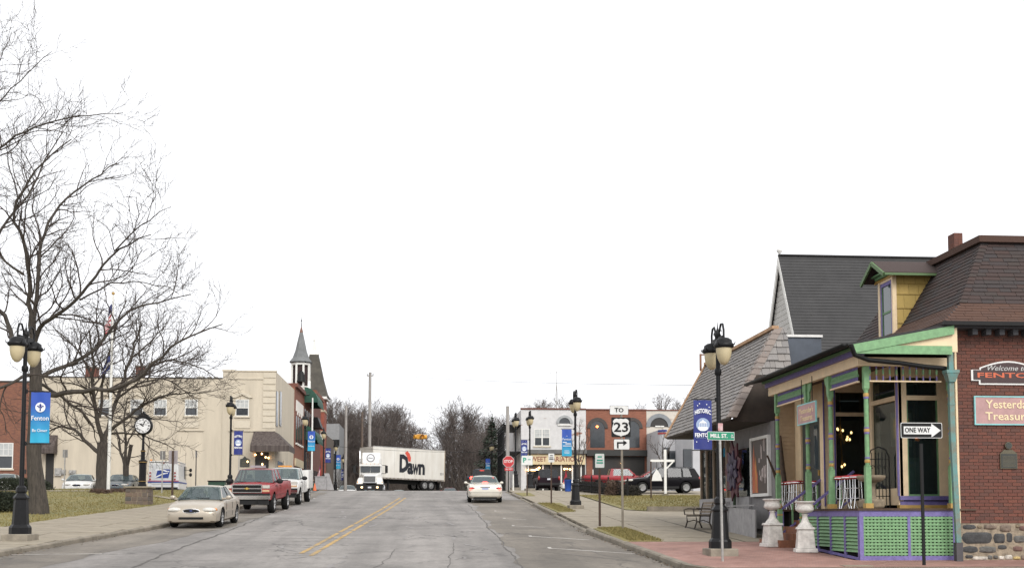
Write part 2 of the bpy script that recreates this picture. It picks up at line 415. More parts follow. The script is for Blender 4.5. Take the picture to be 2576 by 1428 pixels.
P0 = [(-40, 73), (-22.0, 68.6), (-18.3, 67.0), (-14.2, 62.6), (-12.2, 60.4)]
vs = []
for (x, y) in P0:
    for d in (0, 1.1): vs.append((x, y + d, g(y + d) + .12 + lrise(x, y + d) + .02))
m.add(vs, [(2 * i, 2 * i + 2, 2 * i + 3, 2 * i + 1) for i in range(len(P0) - 1)]); o = m.build('path', CONC); o['kind'] = 'structure'
# right: brick pavers at the corner, concrete walk, drives, grass islands
rsw = sheet('sidewalk', rng(23.9, 79.3, 1.5), lambda y: xr(y) + .17, k(9.0), .105, JOINT, 3)
kerbs(xr, 1, 24.8, 37.4, 2.1, rsw, .14)
kerbs(xr, 1, 48.6, 59, 2.1, rsw, .13)
kerbs(xr, 1, 67, 74, 2.1, rsw, .13)
kerbs(xr, 1, 37.4, 48.6, 2.4, rsw, .045); kerbs(xr, 1, 59, 67, 2.4, rsw, .045); kerbs(xr, 1, 74, 79.4, 2.4, rsw, .045)
# corner kerb turning into the one-way street
cp = [(5.62, 24.8), (5.66, 24.35), (5.85, 23.95), (6.3, 23.72), (7.2, 23.62), (10, 23.6), (14, 23.6), (18, 23.6), (26, 23.6), (40, 23.6)]
for (a, b) in zip(cp, cp[1:]):
    d = (V((*b, 0)) - V((*a, 0))).normalized(); nrm = V((-d.y, d.x, 0)) * -.17
    if nrm.x < 0 and a[0] < 6: nrm = -nrm
    nrm = V((d.y, -d.x, 0)) * .17
    if nrm.y < -1e-6: nrm = -nrm
    if abs(nrm.y) < .06 and nrm.x < 0: nrm = -nrm
    A = V((*a, g(a[1]))); B = V((*b, g(b[1]))); m = MB()
    up = V((0, 0, .13)); dn = V((0, 0, -.1))
    m.hexa([A + dn, B + dn, B + nrm + dn, A + nrm + dn], [A + up, B + up, B + nrm + up, A + nrm + up]); m.build('kerb_stone', KERB, rsw)
skip = lambda x, y: y < 31.6
slabs(31.35, 79, lambda y: xr(y) + .18, lambda y: xr(y) + .18 + 3.3, 1.75, 2, rsw, CONC)
PAVE = bpy.data.materials.new('paver_brick'); PAVE.use_nodes = True
n = PAVE.node_tree; L = n.links.new; b = n.nodes['Principled BSDF']; b.inputs['Roughness'].default_value = .85
tc = n.nodes.new('ShaderNodeTexCoord'); br = n.nodes.new('ShaderNodeTexBrick')
br.inputs['Scale'].default_value = 1.0; br.inputs['Brick Width'].default_value = .2; br.inputs['Row Height'].default_value = .1; br.inputs['Mortar Size'].default_value = .006
br.inputs['Color1'].default_value = (.27, .135, .105, 1); br.inputs['Color2'].default_value = (.36, .20, .165, 1); br.inputs['Mortar'].default_value = (.16, .13, .11, 1)
L(tc.outputs['Object'], br.inputs['Vector'])
nz = n.nodes.new('ShaderNodeTexNoise'); nz.inputs['Scale'].default_value = .9; nz.inputs['Detail'].default_value = 7; L(tc.outputs['Object'], nz.inputs['Vector'])
mr = n.nodes.new('ShaderNodeMapRange'); mr.inputs[1].default_value = .3; mr.inputs[2].default_value = .7; mr.inputs[3].default_value = .78; mr.inputs[4].default_value = 1.15; L(nz.outputs['Fac'], mr.inputs[0])
vm = n.nodes.new('ShaderNodeVectorMath'); vm.operation = 'SCALE'; L(br.outputs['Color'], vm.inputs[0]); L(mr.outputs[0], vm.inputs[3]); L(vm.outputs[0], b.inputs['Base Color'])
bp = n.nodes.new('ShaderNodeBump'); bp.inputs['Strength'].default_value = .4; bp.inputs['Distance'].default_value = .006; L(br.outputs['Fac'], bp.inputs['Height']); bp.invert = True; L(bp.outputs[0], b.inputs['Normal'])
sheet('paved_corner', rng(24.75, 31.35, .6), lambda y: xr(y) + .18, k(9.75), .128, PAVE, 6)
sheet('paved_corner', rng(23.77, 24.75, .25), lambda y: 5.83 + max(0, (24.4 - y)) * .55, k(9.75), .128, PAVE, 6)
sheet('paved_corner', rng(23.77, 25.45, .3), k(9.75), k(34), .128, PAVE, 8)
m = MB()
for p in [(9.25, 24.05, .62, .34)]:
    m.cbox((p[0], p[1], g(p[1]) + .13), (p[2], p[3], .02))
o = m.build('utility_cover', CONC, rsw)
def patch(name, pts, off, mat, kind='structure', th=.05):
    m = MB(); a = [V((x, y, g(y) + off)) for x, y in pts]
    m.prism([(p.x, p.y) for p in a], (0, 0, 0), (1, 0, 0), (0, 1, 0), (0, 0, th))
    nn = len(a)
    m.v = [(p[0], p[1], g(p[1]) + off + (th if i >= nn else 0)) for i, p in enumerate(m.v)]
    o = m.build(name, mat); o['kind'] = kind; return o
patch('grass_strip', [(5.55, 31.4), (6.6, 31.4), (6.75, 35), (6.7, 38.7), (5.55, 37.2)], .10, GRASS)
patch('grass_strip', [(5.75, 49), (6.55, 49.6), (6.9, 54), (7.05, 58.9), (5.85, 58.6)], .10, GRASS)
patch('grass_strip', [(5.9, 68.2), (6.75, 68.7), (6.9, 73.8), (5.9, 73.8)], .10, GRASS)
sheet('driveway', rng(31.36, 79.5, 2), k(9.0), k(70), .115, CONC, 20)
def hump(x, y): return .18 * max(0, sin(min(1, max(0, (y - 50.5) / 18)) * pi)) * min(1, (x - 9) / 3 if x > 9 else 0)
sheet('lawn', rng(50.6, 70.5, 1.0), lambda y: 9.35 + (.6 if y < 51.5 else 0) + (y - 60) * .02, lambda y: 21 + 0 * y, .14, GRASS, 14, extra=hump)
lk = sheet('lawn_edge', [50.45, 50.6], k(9.9), k(21), .125, KERB, 2)
for i in range(5):
    m = MB(); x0, x1 = 9.95 + i * 2.1, 9.95 + (i + 1) * 2.1 - .03
    m.box(x0, x1, 50.35, 50.62, g(50.4) - .1, g(50.4) + .33); m.build('kerb_stone', KERB, lk)
# grass blades: short winter tufts over the lawns
def tufts(name, n, sample, h0, h1, mat, seed):
    rs = np.random.RandomState(seed); pts = sample(rs, n); n = len(pts)
    ang = rs.rand(n) * 6.28; h = h0 + (h1 - h0) * rs.rand(n); wd = .012 + .02 * rs.rand(n)
    v = np.zeros((n * 3, 3)); lx = (rs.rand(n) - .5) * .06; ly = (rs.rand(n) - .5) * .06
    v[0::3] = pts + np.stack([-np.cos(ang) * wd, -np.sin(ang) * wd, np.zeros(n)], 1); v[1::3] = pts + np.stack([np.cos(ang) * wd, np.sin(ang) * wd, np.zeros(n)], 1)
    v[2::3] = pts + np.stack([lx, ly, h], 1)
    me = bpy.data.meshes.new(name); me.from_pydata(v.tolist(), [], np.arange(n * 3).reshape(n, 3).tolist()); me.materials.append(mat)
    o = bpy.data.objects.new(name, me); COL.objects.link(o); o['kind'] = 'stuff'; return o
BLADE = rmat('grass_blade', [(.21, .17, .06), (.155, .145, .048), (.24, .19, .072), (.185, .16, .055)], .9, 3, 0)
def s_left(rs, n):
    y = 30 + 41.5 * rs.rand(n); x = np.array([xin(t) for t in y]) - .05 - (rs.rand(n) ** 1.3) * 34
    return np.stack([x, y, np.array([g(b) + .115 + lrise(a, b) for a, b in zip(x, y)])], 1)
def s_right(rs, n):
    y = 50.7 + 19.5 * rs.rand(n); x = 9.5 + 10 * rs.rand(n)
    return np.stack([x, y, np.array([g(b) + .135 + hump(a, b) for a, b in zip(x, y)])], 1)
def s_isl(rs, n):
    y = np.concatenate([31.5 + 6 * rs.rand(n // 2), 49.5 + 9 * rs.rand(n - n // 2)]); x = np.concatenate([5.7 + .95 * rs.rand(n // 2), 5.9 + .75 * rs.rand(n - n // 2)])
    return np.stack([x, y, np.array([g(b) + .148 for b in y])], 1)
tufts('grass', 42000, s_left, .03, .085, BLADE, 1); tufts('grass', 16000, s_right, .03, .08, BLADE, 2); tufts('grass', 5000, s_isl, .03, .07, BLADE, 3)

# cracks, tar seams and worn runs of the carriageway
TAR = pm('tar_seam', (.09, .082, .073), .8, var=.3, scale=3); WORN = pm('asphalt_worn', (.24, .225, .215), .9, var=.2, scale=2)
random.seed(21)
def crack(x0, y0, x1, y1, wd, mat, wob, off, name='road_crack'):
    n_ = max(4, int(math.hypot(x1 - x0, y1 - y0) / .4)); L_, R_ = [], []; ox = 0
    dx, dy = x1 - x0, y1 - y0; l = math.hypot(dx, dy); nx, ny = dy / l, -dx / l
    for i in range(n_ + 1):
        t = i / n_; ox = ox * .8 + random.uniform(-wob, wob); e = wd * random.uniform(.25, 1) * (0.3 if i in (0, n_) else 1); x, y = x0 + dx * t + nx * ox, y0 + dy * t + ny * ox
        L_.append((x - nx * e / 2, y - ny * e / 2, g(y - ny * e / 2) + off)); R_.append((x + nx * e / 2, y + ny * e / 2, g(y + ny * e / 2) + off))
    m = MB(); m.add([p for q in zip(L_, R_) for p in q], [(2 * i, 2 * i + 2, 2 * i + 3, 2 * i + 1) for i in range(n_)]); o = m.build(name, mat); o['kind'] = 'structure'
for (a, b, c, d, wd, wb) in ((2.2, 24.2, 2.45, 60, .055, .04), (-6.3, 25, -6.5, 70, .08, .06), (.5, 24.4, .9, 33, .03, .06), (-1.2, 24.3, -.6, 31, .035, .07)): crack(a, b, c, d, wd, TAR, wb, .0065)
for i in range(26):
    y = 24.3 + 44 * (i / 26) ** 1.2 + random.uniform(-.5, .5); x = random.uniform(-6.2, 1.6); crack(x, y, x + random.uniform(.7, 3.2) * random.choice((-1, 1)), y + random.uniform(-.5, .5), random.uniform(.025, .07), TAR, .08, .0065)
for i in range(40):
    y = random.uniform(24.5, 60); x = random.choice((-.4, -1.9, 1.7, .9, -3.3)) + random.uniform(-.2, .2); crack(x, y, x + random.uniform(-.3, .3) * 2, y + random.uniform(.4, 2.2), random.uniform(.08, .24), WORN, .12, .0055, 'road_wear')
crack(4.0, 31.5, 4.9, 27.0, .06, TAR, .08, .0065); crack(2.6, 38, 4.8, 33.2, .05, TAR, .1, .0065); crack(3.1, 29.6, 5.2, 26.5, .09, TAR, .1, .0065)
# grit and leaf litter along the kerbs
rs_ = np.random.RandomState(3); v_, f_ = [], []
for i in range(900):
    y = 24.4 + 36 * rs_.rand() ** 1.6; r_ = rs_.rand() < .6; x = (xr(y) - .02 - abs(rs_.normal(0, .10))) if r_ else (xl(y) + .02 + abs(rs_.normal(0, .14))); s_ = .012 + .035 * rs_.rand(); a = rs_.rand() * 6.28; z = g(y) + .012; n0 = len(v_)
    v_ += [(x + s_ * cos(a), y + s_ * sin(a) * 1.4, z), (x + s_ * cos(a + 2.1), y + s_ * sin(a + 2.1), z + .015), (x + s_ * cos(a + 4.2), y + s_ * sin(a + 4.2), z)]; f_.append((n0, n0 + 1, n0 + 2))
me = bpy.data.meshes.new('leaf_litter'); me.from_pydata(v_, [], f_); me.materials.append(rmat('litter', [(.16, .11, .06), (.08, .06, .04), (.3, .26, .2)], .9, 5, 0)); o = bpy.data.objects.new('leaf_litter', me); COL.objects.link(o); o['kind'] = 'stuff'
# ================================================================== BRICK SHOP WITH THE GREEN AND PURPLE PORCH
GREEN = pm('paint_green', (.175, .335, .16), .6, var=.16, scale=9, bump=.05)
DGREEN = pm('paint_green_dull', (.115, .225, .105), .6, var=.12, scale=6)
PURP = pm('paint_purple', (.165, .135, .335), .6, var=.16, scale=8)
CREAM = pm('paint_cream', (.74, .575, .37), .6, var=.08, scale=4)
GOLD = pm('paint_gold', (.42, .26, .07), .55, var=.12, scale=6)
DWOOD = pm('wood_dark', (.085, .05, .03), .7, var=.25, scale=6, stretch=(1, 8, 1))
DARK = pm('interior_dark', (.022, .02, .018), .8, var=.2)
BLACKM = pm('metal_black', (.012, .012, .012), .5, var=.15, spec=.2)
TEAL = pm('copper_teal', (.10, .26, .25), .6, var=.3, scale=5, col2=(.16, .17, .13))
MORT = pm('mortar', (.135, .10, .08), .9, var=.2, scale=8, bump=.3)
BRICK = rmat('brick_red', [(.125, .046, .033), (.155, .055, .036), (.078, .041, .034), (.175, .06, .038), (.105, .052, .04), (.14, .048, .032)], .85, 20, .4)
SHING = rmat('shingle_brown', [(.044, .031, .028), (.055, .032, .027), (.038, .034, .035), (.048, .036, .031)], .9, 18, .4)
SHINGR = rmat('shingle_flare', [(.085, .042, .027), (.072, .04, .03), (.092, .046, .03)], .9, 18, .4)
SHAKE = rmat('shake_yellow', [(.42, .29, .08), (.38, .27, .075), (.45, .31, .09)], .7, 10, .3)
GLASS = glass('window_glass', (.02, .03, .03), .02, .42)
WHITE = pm('paint_white', (.72, .71, .68), .5, var=.06, scale=6)
BULB = pm('bulb_warm', (1.0, .55, .22), .4, var=0, emit=9)
shop = begin(thing('brick_shop', 'red brick shop with green and purple porch, yellow dormer and brown mansard roof', 'shop', (12.2, 25.4, g(25.4) + .13)))
def W(): return MB()
def bx(name, mat, parent, *b, label=None):
    m = MB(); 
    for q in (b if isinstance(b[0], (tuple, list)) else [b]): m.box(*q)
    return m.build(name, mat, parent, label)
WZ0, WZ1, YF = 1.43, 5.93, 25.4
wall = bx('wall', MORT, shop, (12.24, 20.5, YF + .02, YF + .35, WZ0, WZ1), (12.60, 12.9, YF + .36, 32.3, 1.3, WZ1), (20.2, 20.5, YF + .36, 32.3, 1.3, WZ1), (12.91, 20.19, 32.0, 32.3, 1.3, WZ1))
bx('corner_trim', CREAM, shop, 12.185, 12.232, YF - .01, YF + .2, WZ0, 5.5)
random.seed(11)
# bricks of the street wall: the 300 nearest the eye one by one, the rest joined
PL, CH = .225, .0775
cells = []
for r in range(int((WZ1 - WZ0) / CH)):
    x = 12.245 - (PL / 2 if r % 2 else 0)
    while x < 20.4:
        a, b = max(x, 12.245), x + PL - .011
        if b - a > .05: cells.append((a, b, WZ0 + r * CH, WZ0 + (r + 1) * CH - .011))
        x += PL
hide = lambda a, b, z0, z1: (a > 12.5 and z0 > 3.55 and z1 < 5.3 and b < 14.2 and not (4.32 < z0 < 4.55)) or (13.2 < a and b < 13.7 and 2.6 < z0 < 3.2)
vis = [c for c in cells if c[0] < 13.6 and not hide(*c)]
vis = sorted(vis, key=lambda c: (c[2] > 4.9, c[0]))[:300]
vs_ = set(vis); rest = MB()
for c in cells:
    m = rest if c not in vs_ else MB(); d = random.uniform(.005, .014)
    m.box(c[0], c[1], YF - d + .014, YF + .016, c[2], c[3])
    if c in vs_: m.build('brick', BRICK, wall)
rest.build('brick', BRICK, wall, kind='stuff')
# fieldstone foundation
found = bx('foundation', pm('mortar_foundation', (.27, .22, .16), .95, var=.3, scale=9, bump=.5), shop, (12.2, 20.5, YF - .02, YF + .35, .35, WZ0 - .004))
STC = {'d': (.055, .055, .055), 'g': (.12, .115, .105), 'b': (.17, .13, .10), 'r': (.15, .085, .07), 'w': (.50, .46, .40), 'y': (.42, .32, .14), 't': (.22, .17, .11)}
stones = [(300, 950, 160, 60, 'd'), (430, 948, 60, 40, 't'), (560, 950, 160, 60, 'b'), (750, 965, 140, 95, 'b'), (900, 940, 50, 40, 't'), (965, 965, 90, 60, 'r'), (400, 1085, 370, 155, 'd'), (675, 1090, 142, 130, 'd'), (800, 1080, 72, 125, 'd'), (925, 1100, 140, 95, 'g'), (315, 1228, 180, 85, 'd'), (530, 1230, 210, 85, 'g'), (710, 1200, 110, 56, 'd'), (905, 1220, 120, 66, 'r'), (300, 1318, 95, 42, 'd'), (440, 1338, 190, 50, 'w'), (560, 1325, 60, 52, 'g'), (630, 1322, 56, 44, 'g'), (702, 1332, 72, 48, 'w'), (792, 1325, 92, 60, 'w'), (892, 1335, 92, 40, 'y'), (970, 1325, 60, 60, 'b'),
          (1080, 960, 120, 70, 'd'), (1090, 1090, 150, 120, 'r'), (1250, 1080, 140, 130, 'd'), (1230, 955, 150, 70, 'g'), (1110, 1220, 180, 80, 'd'), (1290, 1230, 140, 80, 'b'), (1100, 1330, 120, 50, 'w'), (1240, 1330, 130, 50, 'g')]
rs0 = random.Random(4)
stones += [(1420 + c * 165 + rs0.uniform(-20, 20), (955, 1085, 1222, 1328)[r] + rs0.uniform(-8, 8), rs0.uniform(105, 160), (70, 120, 78, 46)[r], rs0.choice('dgbrt')) for r in range(4) for c in range(26) if 1420 + c * 165 < 5200]
for (cx, cy, wd, hg, c) in stones:
    p = at((3780 + cx * .322) / 1.5901, (1800 + cy * .322) / 1.5901, YF - .02); sx = wd * .322 / 1.59 * 25.4 / 2893 / 2 * 1.1; sz = hg * .322 / 1.59 * 25.4 / 2893 / 2
    m = MB(); n = 12; rot = random.uniform(0, 6); pr = random.uniform(.012, .032); ring = []
    for f, d in ((1, .005), (.86, .7), (.5, 1)):
        ring.append([p + V((sx * f * math.copysign(abs(cos(2 * pi * j / n)) ** .6, cos(2 * pi * j / n)) * (1 + .07 * sin(3 * j + rot)), -pr * d, sz * f * math.copysign(abs(sin(2 * pi * j / n)) ** .6, sin(2 * pi * j / n)) * (1 + .07 * cos(2 * j + rot)))) for j in range(n)])
    m.loft(ring, 0, True, True, False); m.add(ring[-1], [tuple(range(n))], 0, True)
    m.build('stone', pm('stone_' + c, STC[c], .85, var=.3, scale=9, bump=.5), found)
# ---- mansard roof
EX, EY, EZ = 11.75, 25.0, 5.985
FX_, FY_, FZ = 12.40, 25.48, 6.50
TX, TY, TZ = 13.45, 26.42, 8.18
XE, YE = 21.0, 36.4
roof = MB()
def ring(x, y, z): return [V((x, y, z)), V((33.1 - x + 0, y, z)), V((33.1 - x, 57.6 - y, z)), V((x, 57.6 - y, z))]
roof.loft([ring(EX, EY, EZ - .06), ring(EX, EY, EZ), ring(FX_, FY_, FZ), ring(TX, TY, TZ)], 0, False)
roof = roof.build('roof', SHING, shop)
m = MB(); m.loft([ring(TX - .14, TY - .14, TZ - .02), ring(TX - .16, TY - .16, TZ + .13), ring(TX - .02, TY - .02, TZ + .17)], 0, False); m.build('roof_cap', SHINGR, shop)
def shingle_rows(O, u, v, n, us, vs, ex, wr, mat, parent, name, limit=300, jit=.0, thick=.022, over=1.18, rank=None, clip=None):
    """courses of shingles on a plane: O origin, u along the course, v up the slope, n outward; us(v)->(u0,u1)"""
    O, u, v, n = V(O), V(u).normalized(), V(v).normalized(), V(n).normalized(); L_ = []; h = 0; r = 0
    while h < vs - .02:
        a0, a1 = us(h + ex * .5); x = a0 + (random.uniform(-wr[1], 0) if r % 2 else random.uniform(-wr[1] * .5, 0))
        while x < a1:
            wd = random.uniform(*wr); s, e = max(x, a0), min(x + wd, a1)
            if e - s > .03: L_.append((s, e, h + random.uniform(-jit, jit), r))
            x += wd
        h += ex; r += 1
    if rank: L_.sort(key=lambda c: rank(O + u * ((c[0] + c[1]) / 2) + v * c[2]))
    big = MB()
    for i, (s, e, hh, r) in enumerate(L_):
        m = MB() if i < limit else big
        t = thick * random.uniform(.8, 1.25); top = min(hh + ex * over, vs + .02)
        b = [O + u * (s + .004) + v * hh, O + u * (e - .004) + v * hh]; c = [O + u * (e - .004) + v * top, O + u * (s + .004) + v * top]
        m.hexa([b[0], b[1], c[0], c[1]], [b[0] + n * t, b[1] + n * t, c[0] + n * .004, c[1] + n * .004])
        if i < limit: m.build(name, mat, parent)
    if big.v: big.build(name, mat, parent, kind='stuff')
d = V((0, TY - FY_, TZ - FZ)); LN = d.length; kx = (TX - FX_) / LN
nS = V((0, -(TZ - FZ), TY - FY_)).normalized()
shingle_rows((FX_, FY_, FZ), (1, 0, 0), d, nS, lambda h: (h * kx + .14, 8.2 - h * kx), LN, .118, (.24, .46), SHING, roof, 'shingle', 170, thick=.02, rank=lambda p: p.x)
dw = V((TX - FX_, 0, TZ - FZ)); ky = (TY - FY_) / dw.length; nW = V((-(TZ - FZ), 0, TX - FX_)).normalized()
shingle_rows((FX_, FY_, FZ), (0, 1, 0), dw, nW, lambda h: (h * ky + .14, 6.6 - h * ky), dw.length, .124, (.24, .46), SHING, roof, 'shingle', 110, thick=.02, rank=lambda p: p.y)
df = V((0, FY_ - EY, FZ - EZ)); kf = (FX_ - EX) / df.length
shingle_rows((EX, EY, EZ), (1, 0, 0), df, (0, -(FZ - EZ), FY_ - EY), lambda h: (h * kf + .02, 9.5 - h * kf), df.length, .1, (.3, .5), SHINGR, roof, 'flare_shingle', 40, thick=.014, rank=lambda p: p.x)
dfw = V((FX_ - EX, 0, FZ - EZ))
shingle_rows((EX, EY, EZ), (0, 1, 0), dfw, (-(FZ - EZ), 0, FX_ - EX), lambda h: (h * .74 + .02, 7.5 - h * .74), dfw.length, .1, (.3, .5), SHINGR, roof, 'flare_shingle', 0, thick=.014)
hipd = V((TX - FX_, TY - FY_, TZ - FZ))
for i in range(17):
    a = V((FX_, FY_, FZ)) + hipd * (i / 17); b = V((FX_, FY_, FZ)) + hipd * min(1, (i + 1.25) / 17)
    m = MB(); o1 = nS * .03; o2 = nW * .03; s1 = V((.15, 0, 0)); s2 = V((0, .15, 0))
    m.add([a + (o1 + o2) * .9, a + s1 + o1, b + s1 + nS * .012, b + (nS + nW) * .012, a + s2 + o2, b + s2 + nW * .012, a, a + s1, a + s2], [(0, 1, 2, 3), (0, 3, 5, 4), (0, 6, 7, 1), (0, 4, 8, 6)])
    m.build('hip_shingle', SHING, roof)
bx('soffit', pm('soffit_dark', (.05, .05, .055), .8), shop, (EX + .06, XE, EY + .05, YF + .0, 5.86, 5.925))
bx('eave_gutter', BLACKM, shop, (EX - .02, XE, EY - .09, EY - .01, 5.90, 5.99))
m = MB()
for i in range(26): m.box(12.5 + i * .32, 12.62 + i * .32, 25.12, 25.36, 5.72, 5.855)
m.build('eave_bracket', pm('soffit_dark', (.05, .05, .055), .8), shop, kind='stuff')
# ---- dormer
DY0, DY1, DX0 = 28.72, 29.62, 12.18
dorm = bx('dormer', pm('dormer_body', (.40, .28, .08), .7), shop, (DX0 + .04, 14.2, DY0 + .03, DY1 - .03, 6.0, 7.95))
rows = [(6.2, 6.58), (6.58, 6.97), (6.97, 7.34), (7.34, 7.62), (7.62, 7.93)]
for i, (z0, z1) in enumerate(rows):
    x = DX0 + .09 - (.13 if i % 2 else 0)
    while x < 13.7:
        wd = random.choice((.2, .26, .31)); a = max(x, DX0 + .09)
        if x + wd - a > .04:
            m = MB(); m.hexa([(a, DY0 - .012, z0 + random.uniform(-.006, .006)), (x + wd - .006, DY0 - .012, z0), (x + wd - .006, DY0 + .02, z0), (a, DY0 + .02, z0)], [(a, DY0 + .016, z1 + .03), (x + wd - .006, DY0 + .016, z1 + .03), (x + wd - .006, DY0 + .03, z1 + .03), (a, DY0 + .03, z1 + .03)])
            m.build('shake', SHAKE, dorm)
        x += wd
bx('corner_board', CREAM, dorm, (DX0 - .03, DX0 + .075, DY0 - .03, DY0 + .05, 6.05, 7.85), (DX0 - .03, DX0 + .06, DY1 - .09, DY1 + .03, 6.05, 7.85), (DX0 - .02, DX0 + .06, DY0 + .051, DY1 - .091, 7.74, 7.85))
bx('window_casing', PURP, dorm, (DX0 - .015, DX0 + .05, DY0 + .06, DY0 + .13, 6.2, 7.735), (DX0 - .015, DX0 + .05, DY1 - .17, DY1 - .10, 6.2, 7.735), (DX0 - .016, DX0 + .05, DY0 + .131, DY1 - .171, 7.64, 7.735))
win = bx('window', DGREEN, dorm, (DX0 - .004, DX0 + .05, DY0 + .135, DY0 + .17, 6.2, 7.635), (DX0 - .004, DX0 + .05, DY1 - .205, DY1 - .175, 6.2, 7.635), (DX0 - .006, DX0 + .05, DY0 + .171, DY1 - .206, 6.9, 6.955), (DX0 - .006, DX0 + .05, DY0 + .171, DY1 - .206, 6.2, 6.25))
bx('window_pane', pm('pane_dormer', (.05, .07, .08), .05, var=0, spec=.8), dorm, DX0 + .012, DX0 + .03, DY0 + .172, DY1 - .207, 6.251, 7.63)
bx('window_hood', DGREEN, dorm, (DX0 - .12, DX0 + .02, DY0 - .02, DY1 + .02, 7.86, 7.93), (DX0 - .2, DX0 + .03, DY0 - .08, DY1 + .08, 7.931, 7.975))
PK, NE, FE, ZE, ZP, RX0, RX1 = 29.17, 28.42, 29.92, 7.86, 8.30, 11.82, 14.3
dr = MB()
for (ya, yb) in ((NE, PK), (PK, FE)):
    za, zb = (ZE, ZP) if ya == NE else (ZP, ZE)
    dr.hexa([(RX0, ya, za - .04), (RX1, ya, za - .04), (RX1, yb, zb - .04), (RX0, yb, zb - .04)], [(RX0, ya, za), (RX1, ya, za), (RX1, yb, zb), (RX0, yb, zb)])
dr = dr.build('dormer_roof', SHING, dorm)
m = MB()
m.prism([(NE + .05, ZE - .06), (PK, ZP - .06), (FE - .05, ZE - .06)], (DX0 - .05, 0, 0), (0, 1, 0), (0, 0, 1), (.05, 0, 0)); m.build('dormer_gable', GOLD, dorm)
m = MB()
for (a, b) in (((NE - .02, ZE - .02), (PK, ZP - .02)), ((FE + .02, ZE - .02), (PK, ZP - .02))): m.bar((RX0 - .02, a[0], a[1] - .05), (RX0 - .02, b[0], b[1] - .05), .05, .1)
m.box(RX0, RX1 - .9, NE - .05, NE + .0, ZE - .09, ZE - .03)
m.build('rake_board', pm('paint_green_shade', (.09, .16, .06), .6, var=.12), dorm)
# ---- porch: deck, skirt, posts, frieze, roof
PX = 9.86; DZ = 1.755; PYE = 32.2
deck = bx('porch_deck', DWOOD, shop, (PX - .04, 12.59, YF - .04, 29.05, DZ - .035, DZ), (PX + .9, 12.59, 29.051, 30.949, DZ - .035, DZ), (PX - .04, 12.59, 30.95, PYE, DZ - .035, DZ))
for i in range(24):
    y = YF - .05 + i * .285
    bx('deck_board', DWOOD, deck, (PX + .9 if 28.95 < y < 30.8 else PX - .06), (12.59 if y > 25.8 else 12.2), y, y + .278, DZ + .002, DZ + .014)
bx('fascia', PURP, deck, (PX, 12.11, YF, YF + .03, 1.585, DZ - .037), (PX, PX + .03, YF + .031, 29.05, 1.585, DZ - .037), (PX, PX + .03, 30.95, PYE, 1.585, DZ - .037))
bx('crawl_shade_fill', DARK, deck, (PX + .2, 12.15, YF + .16, 29.0, .5, DZ - .04)); bx('crawl_shade_fill', DARK, deck, (PX + .2, 12.15, 31.0, PYE - .05, .5, DZ - .04))  # solid dark fill stands in for the shade beneath the deck
gz = lambda y: g(y) + .125
LB = lambda y: gz(y) + .02
# lattice panels facing the one-way street
xa, xm0, xm1, xb = PX, ax(2282, YF), ax(2289, YF), ax(2396, YF)
z0L, z1L = gz(YF) + .1, 1.583
bx('skirt_frame', PURP, deck, (PX - .005, PX + .085, YF - .02, YF + .035, gz(YF), z1L), (xm0, xm1, YF - .015, YF + .03, z0L, z1L), (xb, 12.12, YF - .015, YF + .03, gz(YF), z1L), (PX + .086, xb - .001, YF - .015, YF + .03, gz(YF), z0L - .001))
SLAT = .046
for (a, b) in ((PX + .09, xm0 - .003), (xm1 + .003, xb - .003)):
    n_ = int((b - a) / .0835); st = (b - a) / n_
    for i in range(n_):
        x = a + i * st + .004; bx('lattice_slat', GREEN, deck, x, x + SLAT, YF + .004, YF + .014, z0L, z1L - .001)
    for i in range(12):
        z = z0L + .018 + i * (z1L - z0L - .03) / 11.6; bx('lattice_slat', GREEN, deck, a, b, YF - .008, YF + .002, z, min(z + SLAT, z1L - .002))
# louvre panels facing the main street
def louvre(ya, yb):
    zb0, zb1 = gz(ya), gz(yb)
    m = MB(); m.box(PX - .012, PX + .03, ya, ya + .045, zb0 - .1, z1L); m.box(PX - .012, PX + .03, yb - .045, yb, zb0, z1L)
    m.hexa([(PX - .01, ya + .046, zb0), (PX + .03, ya + .046, zb0), (PX + .03, yb - .046, zb1), (PX - .01, yb - .046, zb1)], [(PX - .01, ya + .046, zb0 + .06), (PX + .03, ya + .046, zb0 + .06), (PX + .03, yb - .046, zb1 + .06), (PX - .01, yb - .046, zb1 + .06)])
    m.build('skirt_frame', PURP, deck)
    for i in range(12):
        z = 1.55 - i * .083
        if z < max(zb0, zb1) + .09: break
        q = MB(); q.hexa([(PX - .012, ya + .047, z - .03), (PX - .002, ya + .047, z - .036), (PX - .002, yb - .047, z - .036), (PX - .012, yb - .047, z - .03)], [(PX + .03, ya + .047, z + .036), (PX + .04, ya + .047, z + .03), (PX + .04, yb - .047, z + .03), (PX + .03, yb - .047, z + .036)])
        q.build('louvre_slat', GREEN, deck)
for (a, b) in ((25.45, 26.3), (26.31, 27.24), (27.25, 28.14), (28.15, 29.05), (30.95, 31.55), (31.56, PYE)): louvre(a, b)
